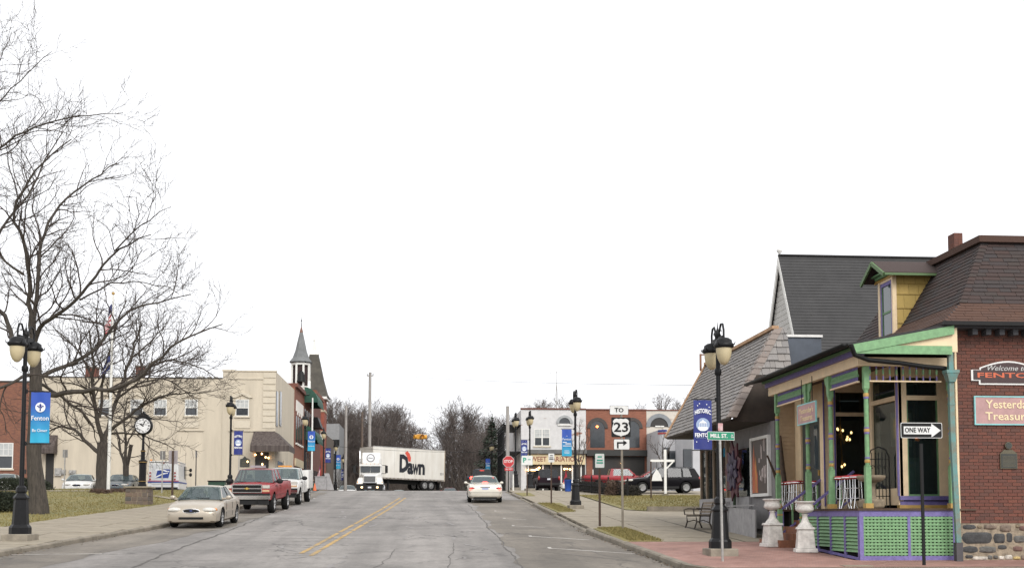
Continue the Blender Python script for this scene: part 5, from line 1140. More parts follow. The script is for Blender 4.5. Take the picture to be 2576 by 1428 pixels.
# ================================================================== BARE TREES
BARK = pm('bark', (.06, .05, .04), .95, var=.35, scale=5, bump=.7, bscale=18, stretch=(3, 3, .6)); TWIG = pm('twig_bark', (.055, .042, .035), .95, var=.2)
class Tubes:
    def __init__(s): s.V = []; s.F = []; s.n = 0
    def add(s, P, Rr, k):
        P = np.asarray(P, float); Rr = np.asarray(Rr, float); n = len(P)
        T = np.gradient(P, axis=0); T /= np.linalg.norm(T, axis=1)[:, None] + 1e-9
        ref = np.array([0.31, 0.17, .93]) if abs(T[0][2]) < .8 else np.array([1, .1, 0.])
        A = np.cross(T, ref); A /= np.linalg.norm(A, axis=1)[:, None] + 1e-9; B = np.cross(T, A)
        th = np.arange(k) * 2 * pi / k
        ring = P[:, None, :] + Rr[:, None, None] * (A[:, None, :] * np.cos(th)[None, :, None] + B[:, None, :] * np.sin(th)[None, :, None])
        s.V.append(ring.reshape(-1, 3)); i = np.arange(n - 1)[:, None] * k; j = np.arange(k)[None, :]; j2 = (j + 1) % k
        s.F.append((np.stack([i + j, i + j2, i + k + j2, i + k + j], -1).reshape(-1, 4)) + s.n); s.n += n * k
    def mesh(s, name, mat):
        v = np.concatenate(s.V); f = np.concatenate(s.F); me = bpy.data.meshes.new(name)
        me.vertices.add(len(v)); me.vertices.foreach_set('co', v.ravel()); me.loops.add(f.size); me.loops.foreach_set('vertex_index', f.ravel().astype(np.int32))
        me.polygons.add(len(f)); me.polygons.foreach_set('loop_start', np.arange(len(f), dtype=np.int32) * 4); me.polygons.foreach_set('loop_total', np.full(len(f), 4, np.int32))
        me.polygons.foreach_set('use_smooth', np.ones(len(f), bool)); me.materials.append(mat); me.update(); me.validate(); return me
def resample(P, step):
    P = np.asarray(P, float); d = np.r_[0, np.cumsum(np.linalg.norm(np.diff(P, axis=0), axis=1))]; n = max(3, int(d[-1] / step) + 1); t = np.linspace(0, d[-1], n)
    Q = np.stack([np.interp(t, d, P[:, i]) for i in range(3)], 1)
    for _ in range(2): Q[1:-1] = (Q[:-2] + 2 * Q[1:-1] + Q[2:]) / 4
    return Q, d[-1]
def branch(rs, p, d, L, seg, wig, up):
    n = max(3, int(L / seg)); P = [p]; d = d / np.linalg.norm(d)
    for i in range(n):
        d = d + rs.normal(0, wig, 3) + np.array([0, 0, up]); d /= np.linalg.norm(d); P.append(P[-1] + d * (L / n))
    return np.array(P)
def spawn(rs, tb, P, L, r0, r1, lv, prm):
    """side branches along a limb, then theirs, down to the twigs"""
    if lv >= len(prm['space']): return
    n = max(2, int(L / prm['space'][lv])); T = np.gradient(P, axis=0)
    for q in range(n):
        t = prm['start'] + (1 - prm['start']) * (q + rs.rand() * .9) / n
        if t > 1: continue
        x = t * (len(P) - 1); i = min(int(x), len(P) - 2); p = P[i] + (P[i + 1] - P[i]) * (x - i); tg = T[i] / (np.linalg.norm(T[i]) + 1e-9)
        rnd = rs.normal(0, 1, 3); rnd -= tg * rnd.dot(tg); rnd /= np.linalg.norm(rnd) + 1e-9; rnd[2] = rnd[2] * .7 + .22
        a = R(rs.uniform(*prm['ang'])); d = tg * cos(a) + rnd * sin(a)
        l = prm['len'][lv] * (1.15 - .65 * t) * rs.uniform(.55, 1.25); rr = max(prm['rmin'], min((r0 + (r1 - r0) * t) * .62, prm['rad'][lv]))
        Q = branch(rs, p, d, l, prm['seg'][lv], prm['wig'], prm['up'])
        m = len(Q); tb.add(Q, np.linspace(rr, max(prm['rmin'] * .6, rr * .35), m), prm['sides'][lv])
        spawn(rs, tb, Q, l, rr, rr * .35, lv + 1, prm)
def limb_tree(name, label, cat, base, limbs, trunk, prm, seed, group=None):
    """trunk: [(point, radius)]; limbs: [(points, r0, r1)] in world space"""
    rs = np.random.RandomState(seed); t = thing(name, label, cat, base, 0, group); b = np.array(base)
    tb = Tubes(); P = np.array([p for p, r in trunk]) - b; Q, L = resample(P, .35); rr = np.interp(np.linspace(0, 1, len(Q)), np.linspace(0, 1, len(trunk)), [r for p, r in trunk]); rr = rr * (1 + .03 * np.sin(np.arange(len(Q)) * 1.7))
    tb.add(Q, rr, 12); me = tb.mesh('trunk', BARK); piece('trunk', me, t)
    lm = Tubes(); tw = Tubes()
    for pts, r0, r1 in limbs:
        r0 *= prm.get('lk', 1)
        Q, L = resample(np.array(pts) - b, .45); Q[1:-1] += rs.normal(0, .035, (len(Q) - 2, 3)); tb2 = Tubes(); tb2.add(Q, np.linspace(r0, r1, len(Q)), 8)
        piece('limb', tb2.mesh('limb', BARK), t); spawn(rs, tw, Q, L, r0, r1, 0, prm)
    o = piece('crown', tw.mesh('crown', TWIG), t); o['kind'] = 'stuff'
    return t
# --- the big tree at the left edge; its limbs follow the photograph's at the tree's own distance
def PT(Y0): return lambda px, py, dy=0.0: tuple(at(px, py, Y0 + dy))
Q1 = PT(47.0); b1 = gnd(85, 1284, .3); b1 = (b1.x, 47.0, g(47) + .15)
trunk1 = [((b1[0], 47, b1[2] - .2), .42), ((b1[0], 47, b1[2] + .35), .31), (Q1(84, 1150), .27), (Q1(90, 1000), .25), (Q1(90, 900), .22)]
limbs1 = [([Q1(95, 985), Q1(125, 995, -.3), Q1(207, 980, -.9), Q1(283, 981, -1.4), Q1(330, 962, -1.6), Q1(377, 934, -1.8), Q1(415, 877, -2), Q1(470, 850, -2.2), Q1(560, 815, -2.4)], .15, .02),
          ([Q1(90, 955), Q1(146, 920, .6), Q1(207, 910, 1.1), Q1(245, 872, 1.5), Q1(273, 830, 1.8), Q1(325, 774, 2.2), Q1(400, 760, 2.6), Q1(480, 740, 3)], .12, .02),
          ([Q1(88, 900), Q1(85, 825), Q1(141, 792, -1), Q1(198, 755, -1.5), Q1(245, 690, -2), Q1(290, 630, -2.3), Q1(380, 590, -2.6)], .13, .02),
          ([Q1(90, 905), Q1(83, 826, .3), Q1(95, 709, .6), Q1(102, 616, 1), Q1(130, 540, 1.4), Q1(200, 470, 2), Q1(300, 410, 2.6)], .14, .02),
          ([Q1(88, 905), Q1(74, 801, -.3), Q1(74, 678, -.8), Q1(68, 616, -1.2), Q1(20, 540, -1.6), Q1(60, 480, -1.8), Q1(100, 410, -2), Q1(180, 350, -2.2)], .14, .02),
          ([Q1(86, 910), Q1(47, 896, .5), Q1(28, 825, 1), Q1(0, 778, 1.6), Q1(-60, 700, 2), Q1(-120, 560, 2.4), Q1(-90, 430, 2.6)], .14, .03),
          ([Q1(-60, 700, 2), Q1(-20, 620, 2.2), Q1(28, 536, 2.4), Q1(92, 475, 2.6), Q1(102, 420, 2.8), Q1(160, 330, 3)], .09, .02),
          ([Q1(-90, 430, 2.6), Q1(0, 376, 2), Q1(31, 345, 1.8), Q1(111, 308, 1.6), Q1(203, 290, 1.4), Q1(310, 285, 1.2)], .075, .012),
          ([Q1(-100, 460, 2.6), Q1(-40, 300, 2), Q1(20, 235, 1.7), Q1(70, 180, 1.5), Q1(130, 130, 1.2)], .06, .012),
          ([Q1(-100, 440, 2.5), Q1(-50, 250, 3), Q1(0, 150, 3), Q1(30, 80, 3)], .055, .012),
          ([Q1(86, 940), Q1(30, 960, -1), Q1(-20, 990, -1.6), Q1(-120, 960, -2)], .09, .03),
          ([Q1(92, 960), Q1(160, 1000, 1.5), Q1(230, 1055, 2), Q1(236, 1075, 2.1)], .085, .05),
          ([Q1(60, 690, -.5), Q1(0, 650, -1), Q1(-60, 560, -1)], .07, .02),
          ([Q1(200, 755, -1.4), Q1(300, 700, -1), Q1(380, 710, -1), Q1(450, 740, -.8)], .05, .012), ([Q1(290, 630, -2.3), Q1(360, 560, -3), Q1(430, 520, -3.2)], .045, .01)]
PRM1 = dict(space=[.56, .36, .28], start=.14, ang=(25, 66), len=[3.0, 1.6, .95], rad=[.038, .017, .0105], seg=[.24, .17, .16], sides=[5, 3, 3], wig=.17, up=.035, lk=.78, rmin=.0078)
limb_tree('bare_tree', 'tallest bare tree with wide wispy crown behind the left street lamp', 'tree', b1, limbs1, trunk1, PRM1, 4, 'bare trees on the lawn')
Q2 = PT(69.0); b2 = (Q2(258, 1230)[0], 69.0, g(69) + .35)
trunk2 = [((b2[0], 69, b2[2] - .3), .5), ((b2[0], 69, b2[2] + .5), .38), (Q2(257, 1160), .34), (Q2(260, 1112), .33)]
limbs2 = [([Q2(252, 1140), Q2(226, 1118, .4), Q2(188, 1080, .8), Q2(155, 1066, 1), Q2(122, 1085, 1.3)], .16, .04), ([Q2(258, 1118), Q2(245, 1056, -.5), Q2(231, 981, -1), Q2(236, 896, -1.5), Q2(225, 830, -1.8)], .19, .04),
          ([Q2(262, 1115), Q2(287, 1018, .5), Q2(302, 981, 1), Q2(330, 900, 1.6), Q2(355, 810, 2)], .2, .04), ([Q2(275, 1085), Q2(330, 1038, -.8), Q2(358, 1024, -1.2), Q2(386, 1000, -1.6), Q2(438, 990, -2), Q2(530, 985, -2.4)], .13, .02),
          ([Q2(275, 1090), Q2(320, 1085, .8), Q2(349, 1094, 1.2), Q2(410, 1110, 1.6), Q2(440, 1130, 2)], .09, .02), ([Q2(250, 1050, -.5), Q2(262, 940, -1), Q2(273, 890, -1.4), Q2(300, 800, -2), Q2(318, 755, -2.2)], .12, .03),
          ([Q2(236, 960, -1), Q2(200, 880, -.5), Q2(160, 850, 0), Q2(140, 830, .3)], .09, .03), ([Q2(302, 981, 1), Q2(360, 930, 1.5), Q2(430, 900, 2), Q2(520, 930, 2.4), Q2(560, 960, 2.6)], .1, .02), ([Q2(288, 1010, .5), Q2(350, 960, 0), Q2(420, 950, -1), Q2(500, 1010, -1.5)], .09, .02),
          ([Q2(232, 990, -1), Q2(190, 960, -2), Q2(150, 960, -2.5)], .08, .02), ([Q2(330, 900, 1.6), Q2(390, 850, 2), Q2(420, 810, 2.4)], .08, .02)]
PRM2 = dict(space=[.46, .32, .28], start=.2, ang=(25, 66), len=[2.8, 1.6, .95], rad=[.042, .019, .012], seg=[.3, .22, .18], sides=[4, 3, 3], wig=.19, up=.03, lk=.78, rmin=.0095)
limb_tree('bare_tree', 'forked bare tree behind the white flagpole', 'tree', b2, limbs2, trunk2, PRM2, 9, 'bare trees on the lawn')
Q3 = PT(78.0); b3_ = (Q3(318, 1215)[0], 78, g(78) + .1)
trunk3 = [((b3_[0], 78, b3_[2] - .2), .26), ((b3_[0], 78, b3_[2] + .3), .2), (Q3(316, 1175), .19), (Q3(317, 1160), .19)]
limbs3 = [([Q3(314, 1170), Q3(303, 1130, .3), Q3(298, 1100, .5), Q3(285, 1070, .8)], .13, .03), ([Q3(316, 1165), Q3(318, 1100), Q3(312, 1060), Q3(320, 1000)], .14, .03), ([Q3(320, 1170), Q3(327, 1145, -.3), Q3(328, 1122, -.4), Q3(330, 1118, -.4)], .15, .12), ([Q3(319, 1120), Q3(335, 1090, .4), Q3(350, 1060, .8)], .08, .02), ([Q3(303, 1135, .3), Q3(280, 1110, 0), Q3(265, 1100, 0)], .06, .02)]
limb_tree('bare_tree', 'small cropped bare tree with three stems beside the post clock', 'tree', b3_, limbs3, trunk3, dict(PRM2, space=[.5, .4], len=[1.7, .8], sides=[4, 3]), 12, 'bare trees on the lawn')
# --- bare trees far off: a few patterns, each copied tree a thing of its own
FBARK = pm('bark_far_haze', (.115, .093, .082), .95, var=.2)  # bark colour lightened to carry the haze of distance
def far_mesh(seed, H, wd, dens=1.0):
    rs = np.random.RandomState(seed); tr = Tubes(); tw = Tubes(); Pt = branch(rs, np.zeros(3), np.array([0, 0, 1.]), H * .92, .8, .03, .02)
    tr.add(Pt, np.linspace(H * .014, H * .0015, len(Pt)), 6)
    n = int(16 * dens); prm = dict(space=[.5, .34, .3], start=.12, ang=(22, 62), len=[H * .17, H * .09, H * .05], rad=[.036, .022, .016], seg=[.5, .4, .35], sides=[3, 3, 3], wig=.16, up=.05, rmin=.015)
    for i in range(n):
        t = .18 + .78 * i / n; x = t * (len(Pt) - 1); p = Pt[int(x)]; a = rs.rand() * 6.28; el = R(rs.uniform(25, 60)) + t * .35
        l = wd * (1.1 - abs(t - .45)) * rs.uniform(.7, 1.15); Q = branch(rs, p, np.array([cos(a) * cos(el), sin(a) * cos(el), sin(el)]), l, .7, .1, .06)
        tw.add(Q, np.linspace(H * .005, .018, len(Q)), 4); spawn(rs, tw, Q, l, H * .005, .018, 0, prm)
    return tr.mesh('trunk', FBARK), tw.mesh('crown', FBARK)
FAR = [far_mesh(21, 15, 5.0), far_mesh(22, 17, 4.6), far_mesh(23, 13, 5.4), far_mesh(24, 16, 3.6, 1.2), far_mesh(25, 14, 6.0, 1.3)]
rnd = random.Random(8)
def far_tree(px, ytop, Y, k, label=None):
    top = at(px, ytop, Y); z0 = g(Y); H0 = [15, 17, 13, 16, 14][k]; sc = (top.z - z0) / H0
    t = thing('bare_tree', label or FLAB[k], 'tree', (top.x, Y, z0), rnd.random() * 6, 'bare trees beyond the street'); t.scale = (sc * rnd.uniform(.9, 1.15), sc * rnd.uniform(.9, 1.15), sc)
    o = piece('trunk', FAR[k][0], t); c = piece('crown', FAR[k][1], t); return t
FLAB = ['bare brown tree in the distant wood beyond the street'] * 5
far_rows = []
for px in range(800, 960, 13): far_rows.append((px + rnd.uniform(-5, 5), 1035 + rnd.uniform(-25, 25), rnd.uniform(170, 215)))
for px in range(815, 1072, 14): far_rows.append((px + rnd.uniform(-6, 6), 1080 + max(0, px - 1020) * .5 + rnd.uniform(-35, 15), rnd.uniform(175, 240)))
for px in (985, 1000, 1020): far_rows.append((px, 1022 + rnd.uniform(0, 30), 190))
BIGT = [(1128, 1048, 170), (1146, 1030, 166), (1168, 1034, 168), (1186, 1052, 172)]
for px in range(1195, 1290, 15): far_rows.append((px + rnd.uniform(-5, 5), 1048 + rnd.uniform(-10, 22), rnd.uniform(185, 215)))
for px in range(1120, 1290, 16): far_rows.append((px + rnd.uniform(-5, 5), 1105 + rnd.uniform(-15, 15), rnd.uniform(155, 170)))
for px in range(1340, 1440, 17): far_rows.append((px, 1012 + rnd.uniform(-6, 14), rnd.uniform(150, 170)))
for px in (1622, 1660, 1698, 1735): far_rows.append((px, 1012 + rnd.uniform(-14, 12), rnd.uniform(150, 170)))
for px in (720, 740, 880, 700): far_rows.append((px, 1060, 190))
far_rows.sort(key=lambda q: q[0])
ZN = lambda px: 'far wood left of the lorry cab' if px < 895 else 'far wood showing above the lorry trailer' if px < 1117 else 'wood behind the white sedan' if px < 1292 else 'roofs of the shops on the right'
for i, (px, yt, Y) in enumerate(far_rows):
    k = rnd.randrange(4); z = ZN(px); far_tree(px, yt, Y, k, 'thin bare brown tree in the ' + z if px < 1292 else 'bare pale tree showing over the ' + z)
for (px, yt, Y) in BIGT: far_tree(px, yt, Y, 4, 'broad rounded bare tree, among the tallest, in the wood right of the trailer').scale.x *= 1.25
# dark spruce
t = thing('spruce_tree', 'dark green spruce standing out of the bare wood left of the utility pole', 'tree', (ax(1238, 140), 140, g(140)))
m = MB(); m.tube([(0, 0, 0), (0, 0, 11)], [.3, .04], 7); m.build('trunk', BARK, t)
rs = np.random.RandomState(5); H = at(1238, 1048, 140).z - g(140); V_, F_ = [], []
for i in range(4200):
    z = H * (1 - rs.rand() ** .62 * .97); rad = (H - z) * .36 * (1 + .25 * sin(z * 5)); a = rs.rand() * 6.28; r = rad * rs.uniform(.35, 1.05); s_ = rs.uniform(.12, .3)
    c = np.array([r * cos(a), r * sin(a), z - r * .25]); d = np.array([cos(a), sin(a), -.35]) * s_ * 1.6; w_ = np.array([-sin(a), cos(a), rs.uniform(-.4, .4)]) * s_ * .5; n0 = len(V_)
    V_ += [c - w_, c + w_, c + d]; F_.append((n0, n0 + 1, n0 + 2))
me = bpy.data.meshes.new('crown'); me.from_pydata([tuple(v) for v in V_], [], F_); me.materials.append(pm('needles', (.022, .035, .02), .9, var=.3)); o = piece('crown', me, t); o['kind'] = 'stuff'
# low undergrowth under the far wood
def scrub(name, region, n, h, mat, seed):
    rs = np.random.RandomState(seed); tb = Tubes()
    for i in range(n):
        x, y = region(rs); z = g(y) - .1; hh = h * rs.uniform(.4, 1.1); p = np.array([x, y, z])
        for q in range(3): P = branch(rs, p, np.array([rs.normal(0, .35), rs.normal(0, .35), 1]), hh, hh / 4, .16, 0); tb.add(P, np.linspace(.03, .012, len(P)), 3)
    o = bpy.data.objects.new(name, tb.mesh(name, mat)); COL.objects.link(o); o['kind'] = 'stuff'; return o
SCR = pm('scrub_brown', (.08, .064, .053), .95, var=.3, scale=.3)
scrub('undergrowth', lambda rs: (rs.uniform(-42, -3), rs.uniform(150, 235)), 4200, 5.5, SCR, 1); scrub('undergrowth', lambda rs: (rs.uniform(-7, 14), rs.uniform(150, 235)), 3000, 6.0, SCR, 2)
hill = MB(); hill.add([(-320, 240, 0), (320, 240, 0), (320, 252, 9), (-320, 252, 9), (-320, 400, 12), (320, 400, 12)], [(0, 1, 2, 3), (3, 2, 5, 4)], 0, True); o = hill.build('hill', pm('hill_brown', (.075, .06, .048), .95, var=.35, scale=.25, bump=.5, bscale=2)); o['kind'] = 'structure'
# ================================================================== CREAM CORNER BUILDING
CRM = pm('brick_painted_cream', (.50, .44, .345), .8, var=.1, scale=.7, bump=.35, bscale=9, stretch=(1.6, 1.6, .22))
CRM2 = pm('render_cream', (.54, .48, .38), .8, var=.06, scale=1.2)
AWN = pm('awning_brown', (.035, .024, .022), .85, var=.3, scale=1.5, stretch=(4, 4, .02), col2=(.10, .08, .07))
RBR = pm('brick_far', (.20, .075, .045), .9, var=.22, scale=2.5, bump=.3, bscale=30, stretch=(1, 1, 4))
RBR2 = pm('brick_far_dark', (.14, .055, .04), .9, var=.2, scale=2.5, bump=.3, bscale=30, stretch=(1, 1, 4))
PANED = pm('pane_dark', (.035, .04, .045), .12, var=.15, scale=2, spec=.7); PANEL = pm('pane_blind', (.42, .43, .42), .3, var=.1, scale=3)
WFR = pm('window_white', (.66, .65, .61), .6, var=.05)
CY = 92.0
def cz(y, Y=CY): return at(400, y, Y).z
cream = begin(thing('cream_building', 'two storey cream painted corner building with brown striped awnings', 'building', (ax(400, CY), CY, 3.2)))
xL, xM, xR = ax(78, CY), ax(555, CY), ax(690, CY); zl, zh = cz(951), cz(932); zg = 2.8
bx('wall', CRM, cream, (xL, xM, CY, CY + 16, zg, zl)); wr = bx('corner_wall', CRM, cream, (xM, xR, CY - .06, CY + 13, zg, zh))
bx('parapet_cap', CRM2, cream, (xM - .05, xM + .9, CY - .14, CY + .2, zh + .002, zh + .14)); bx('parapet_cap', CRM2, cream, (xM + .901, xR + .05, CY - .12, CY + .2, zh + .002, zh + .09)); bx('roof_edge', pm('tar_dark', (.05, .045, .04), .9), cream, (xL, xM - .05, CY - .05, CY + .2, zl + .002, zl + .07))
bx('string_course', CRM2, cream, (xM + .4, xR - .9, CY - .12, CY - .062, cz(950) - .05, cz(950) + .05))
for i in range(9):
    z = cz(1075 - i * 16); bx('quoin', CRM2, cream, (xR - 1.0, xR - .02, CY - .10, CY - .062, z, z + .38))
def sash(px, py0, py1, wd, parent, Y, arch=False, panel=False):
    x = ax(px, Y); z1, z0 = at(px, py0, Y).z, at(px, py1, Y).z; w2 = wd / 2; zm = z0 + (z1 - z0) * .5
    f = bx('window', WFR, parent, (x - w2, x - w2 + .07, Y - .03, Y + .05, z0, z1), (x + w2 - .07, x + w2, Y - .03, Y + .05, z0, z1), (x - w2 + .071, x + w2 - .071, Y - .03, Y + .05, z1 - .07, z1), (x - w2 + .071, x + w2 - .071, Y - .03, Y + .05, z0, z0 + .06), (x - w2 + .071, x + w2 - .071, Y - .032, Y + .05, zm - .035, zm + .035))
    bx('pane', PANEL, f, x - w2 + .072, x + w2 - .072, Y - .012, Y - .002, zm + .036, z1 - .071); bx('pane', PANED, f, x - w2 + .072, x + w2 - .072, Y - .012, Y - .002, z0 + .061, zm - .036)
    m = MB()
    for q in (1, 2): m.box(x - w2 + wd * q / 3 - .015, x - w2 + wd * q / 3 + .015, Y - .022, Y - .0125, zm + .037, z1 - .072)
    m.box(x - w2 + .073, x + w2 - .073, Y - .025, Y - .0225, (zm + z1) / 2 - .015, (zm + z1) / 2 + .015); m.build('muntin', WFR, f)
    bx('sill', CRM2, f, x - w2 - .1, x + w2 + .1, Y - .1, Y - .031, z0 - .12, z0 - .002)
    if arch:
        m = MB(); pts = [(a * (w2 + .28), .02 + b) for a, b in ((-1, 0), (-.6, .3), (0, .42), (.6, .3), (1, 0))]; pts += [(a * (w2 + .06), b) for a, b in ((.9, 0), (0, .25), (-.9, 0))]
        m.prism(pts, (x, Y - .12, z1 + .12), (1, 0, 0), (0, 0, 1), (0, .1, 0)); m.build('hood', CRM2, f)
    if panel:
        zb = z0 - 1.2; bx('panel', CRM2, f, x - w2 - .1, x + w2 + .1, Y - .05, Y - .02, zb + .25, zb + .85); bx('band', CRM2, f, x - w2 - .5, x + w2 + .5, Y - .1, Y - .03, zb, zb + .08)
    return f
for px in (258, 338, 397.6, 476): sash(px, 1004, 1045, 1.0, cream, CY, True, px > 400)
sash(605, 1004, 1046, 1.05, cream, CY - .06, True, True)
for (px) in (696.5, 705.5):
    p0, p1 = atx(px, 997, xR), atx(px, 1072, xR); bx('window', PANED, cream, (xR - .02, xR + .05, p0.y - .55, p0.y + .55, p1.z, p0.z + .4))
# awnings
def awning(name, x0, x1, Y, z1, z0, zv, proj, parent, mat, side_r=0.0):
    m = MB(); a = [V((x0, Y, z1)), V((x1, Y, z1))]; b = [V((x0 - .05, Y - proj, z0)), V((x1 + side_r, Y - proj, z0))]; dn = V((0, 0, zv - z0))
    m.add([a[0], a[1], b[1], b[0], b[0] + dn, b[1] + dn, V((x0, Y, z0)), V((x1 + side_r, Y + (2.4 if side_r else 0), z0)), V((x0 - .05, Y, zv)), V((x1 + side_r, Y + (2.4 if side_r else 0), zv)), V((x1, Y + (2.4 if side_r else 0), z1))],
          [(3, 2, 1, 0), (5, 2, 3, 4), (0, 6, 3), (3, 6, 8, 4), (1, 2, 7, 10) if side_r else (1, 2, 7), (2, 5, 9, 7)])
    o = m.build(name, mat, parent); so_ = o.modifiers.new('thick', 'SOLIDIFY'); so_.thickness = .02
    return o
awning('awning', ax(636, CY), xR - .05, CY - .07, cz(1083), cz(1122), cz(1136), 1.5, cream, AWN, 1.3)
awning('awning', ax(106, CY), ax(140, CY), CY - .01, cz(1095), cz(1130), cz(1142), 1.0, cream, AWN)
DOORM = pm('doorway_dark', (.02, .018, .016), .6)
bx('doorway', DOORM, cream, ax(640, CY), ax(674, CY), CY - .09, CY - .061, 3.1, cz(1136)); bx('doorway', DOORM, cream, ax(112, CY), ax(132, CY), CY - .03, CY - .002, 3.0, cz(1141)); bx('door_trim', CRM2, cream, (ax(106, CY), ax(111, CY), CY - .06, CY - .002, 3.0, cz(1141)))
bx('shop_window', PANED, cream, xR - .02, xR + .03, CY + 1.6, CY + 5, 3.9, 6.0); bx('pilaster', CRM2, cream, xR + .032, xR + .1, CY + 5.4, CY + 6, 3.2, 6.2)
for (dx, dz) in ((-.5, .25), (0, .32), (.3, .05), (.52, .0), (-1.1, -.3), (.05, -.5)):
    m = MB(); m.lathe([(.02, -.07), (.055, -.02), (.055, .02), (.02, .07)], 8, (ax(657, CY) + dx, CY - .16, cz(1150) + dz)); m.build('window_bulb', BULB, cream)
for (px, h) in ((144, .5), (158, .3), (176, .25), (185, .25)):
    m = MB(); c = V((ax(px, CY), CY - .1, cz(1187))); m.box(c.x - h / 2, c.x + h / 2, CY - .16, CY - .002, c.z - h * .6, c.z + h * .6); m.lathe([(h * .4, -.06), (h * .4, .0)], 10, (c.x, CY - .165, c.z), axis='y'); m.build('utility_meter', STEEL, cream)
bx('wall_seam', CRM2, cream, (xL + 2, xR - 2.8, CY - .095, CY - .062, cz(1209) - .04, cz(1209) + .04)) if False else None
for (px, yt, yb, wd, dp) in ((343, 922, 951, .62, .6), (220, 925, 953, .9, .7)):
    x = ax(px, CY + 2); o = bx('chimney', RBR2, cream, x - wd / 2, x + wd / 2, CY + 2, CY + 2 + dp, zl - .3, at(px, yt, CY + 2).z); bx('chimney_cap', pm('cap_concrete', (.2, .18, .16), .9), o, x - wd / 2 - .06, x + wd / 2 + .06, CY + 1.94, CY + 2.06 + dp, at(px, yt, CY + 2).z + .002, at(px, yt, CY + 2).z + .12)
for px in (497, 521, 537):
    x = ax(px, CY + 3); m = MB(); m.box(x - .3, x + .3, CY + 3, CY + 3.5, zl - .2, zl + .55) if px == 497 else m.lathe([(.12, zl - .2), (.12, zl + .35), (.2, zl + .36), (.2, zl + .5)], 8, (x, CY + 3, 0)); m.build('roof_vent', STEEL, cream)
end()
t = begin(thing('wall_plaque', 'small dark bronze plaque by the door of the cream building', 'plaque', (ax(614, CY), CY - .08, cz(1160))))
m = MB(); x = ax(614, CY); z = cz(1160); m.prism([(-.36, -.4), (.36, -.4), (.36, .2), (.15, .28), (0, .45), (-.15, .28), (-.36, .2)], (x, CY - .12, z), (1, 0, 0), (0, 0, 1), (0, .05, 0)); m.build('face', BR, t); m = MB()
for i in range(4): m.box(x - .25, x + .25, CY - .126, CY - .121, z - .3 + i * .12, z - .26 + i * .12)
m.build('inscription', BRE, t, kind='stuff'); end()
# red brick neighbour at the far left
lb = begin(thing('brick_building', 'plain red brick building with a white framed window at the left edge', 'building', (ax(0, 91), 91, 3.1)))
RBL = pm('brick_orange', (.25, .11, .065), .9, var=.3, scale=3, bump=.3, bscale=30, stretch=(1, 1, 4), col2=(.13, .06, .045))
bx('wall', RBL, lb, ax(-420, 91), xL - .05, 91.0, 107, 2.6, at(40, 961, 91).z); bx('coping', pm('tar_dark', (.05, .045, .04), .9), lb, ax(-420, 91), xL - .05, 90.95, 91.3, at(40, 961, 91).z + .002, at(40, 961, 91).z + .12)
sash(10, 1113, 1178, 1.1, lb, 91, False); sash(-90, 1113, 1178, 1.1, lb, 91, False); bx('grille', DARK, lb, ax(50, 91), ax(63, 91), 90.96, 90.998, at(50, 1190, 91).z, at(50, 1180, 91).z); end()
# ================================================================== BRICK ROW RECEDING ON THE LEFT
def rowbox(name, label, y0, y1, xf, ztop_px, mat, kind='building'):
    p = atx(ztop_px[0], ztop_px[1], xf); t = begin(thing(name, label, kind, (xf - 4, (y0 + y1) / 2, 3.4))); bx('wall', mat, t, xf - 12, xf, y0, y1, 2.4, p.z); return t, p.z
XF = xR
r1, z1 = rowbox('brick_row_building', 'tall red brick front next to the cream corner building with white patterned cornice', CY + 13.05, 112.5, XF + .05, (720, 950), RBR)
bx('cornice', RBR2, r1, XF - 11.9, XF + .3, CY + 13.05, 112.5, z1 + .002, z1 + .35)
for i in range(7):
    y = CY + 13.9 + i * .9; bx('corbel', WFR, r1, XF + .052, XF + .16, y, y + .28, z1 - 2.1 - (i % 2) * .3, z1 - 1.1)
for i in range(4):
    y = CY + 14 + i * 1.55; w_ = bx('window', PANED, r1, XF + .02, XF + .08, y, y + .9, z1 - 5.0, z1 - 2.5); bx('sill', WFR, w_, XF + .02, XF + .2, y - .1, y + 1.0, z1 - 5.15, z1 - 5.002)
    bx('shop_window', PANED, r1, XF + .02, XF + .08, y - .2, y + 1.1, 3.6, 6.0)
bx('fascia_board', pm('sign_cream', (.5, .42, .28), .6), r1, XF + .052, XF + .2, CY + 13.3, 112, 6.1, 6.8); end()
r2, z2 = rowbox('brick_row_building', 'second red brick front with dark green dome awnings and small white gable', 112.55, 121, XF + .1, (746, 972), RBR)
GAWN = pm('awning_green', (.012, .065, .04), .7, var=.2)
def dome(y0, y1, z0, h, d, parent, xf):
    m = MB(); rings = []
    for j in range(7):
        a = pi / 2 * j / 6; rings.append([V((xf + d * sin(a), y0, z0 + h * cos(a))), V((xf + d * sin(a), y1, z0 + h * cos(a)))])
    vs = [p for r in rings for p in r] + [V((xf, y0, z0)), V((xf, y1, z0)), V((xf + d, y0, z0 - .25)), V((xf + d, y1, z0 - .25))]
    fs = [(2 * j, 2 * j + 1, 2 * j + 3, 2 * j + 2) for j in range(6)] + [tuple([14] + [2 * j for j in range(7)])] + [tuple([15] + [2 * j + 1 for j in range(7)])] + [(12, 13, 17, 16)]
    m.add(vs, fs, 0, False); return m.build('awning', GAWN, parent)
zA, zB = atx(752, 990, XF + .1).z, atx(752, 1092, XF + .1).z
dome(112.8, 119.5, zA - .3, 1.5, 1.3, r2, XF + .105); dome(112.8, 119.5, zB - .2, 1.4, 1.3, r2, XF + .105)
m = MB(); m.prism([(-1.2, 0), (1.2, 0), (0, 1.9)], (XF + .3, 114.2, z2 - .4), (0, 1, 0), (0, 0, 1), (.25, 0, 0)); m.build('gable', WFR, r2)
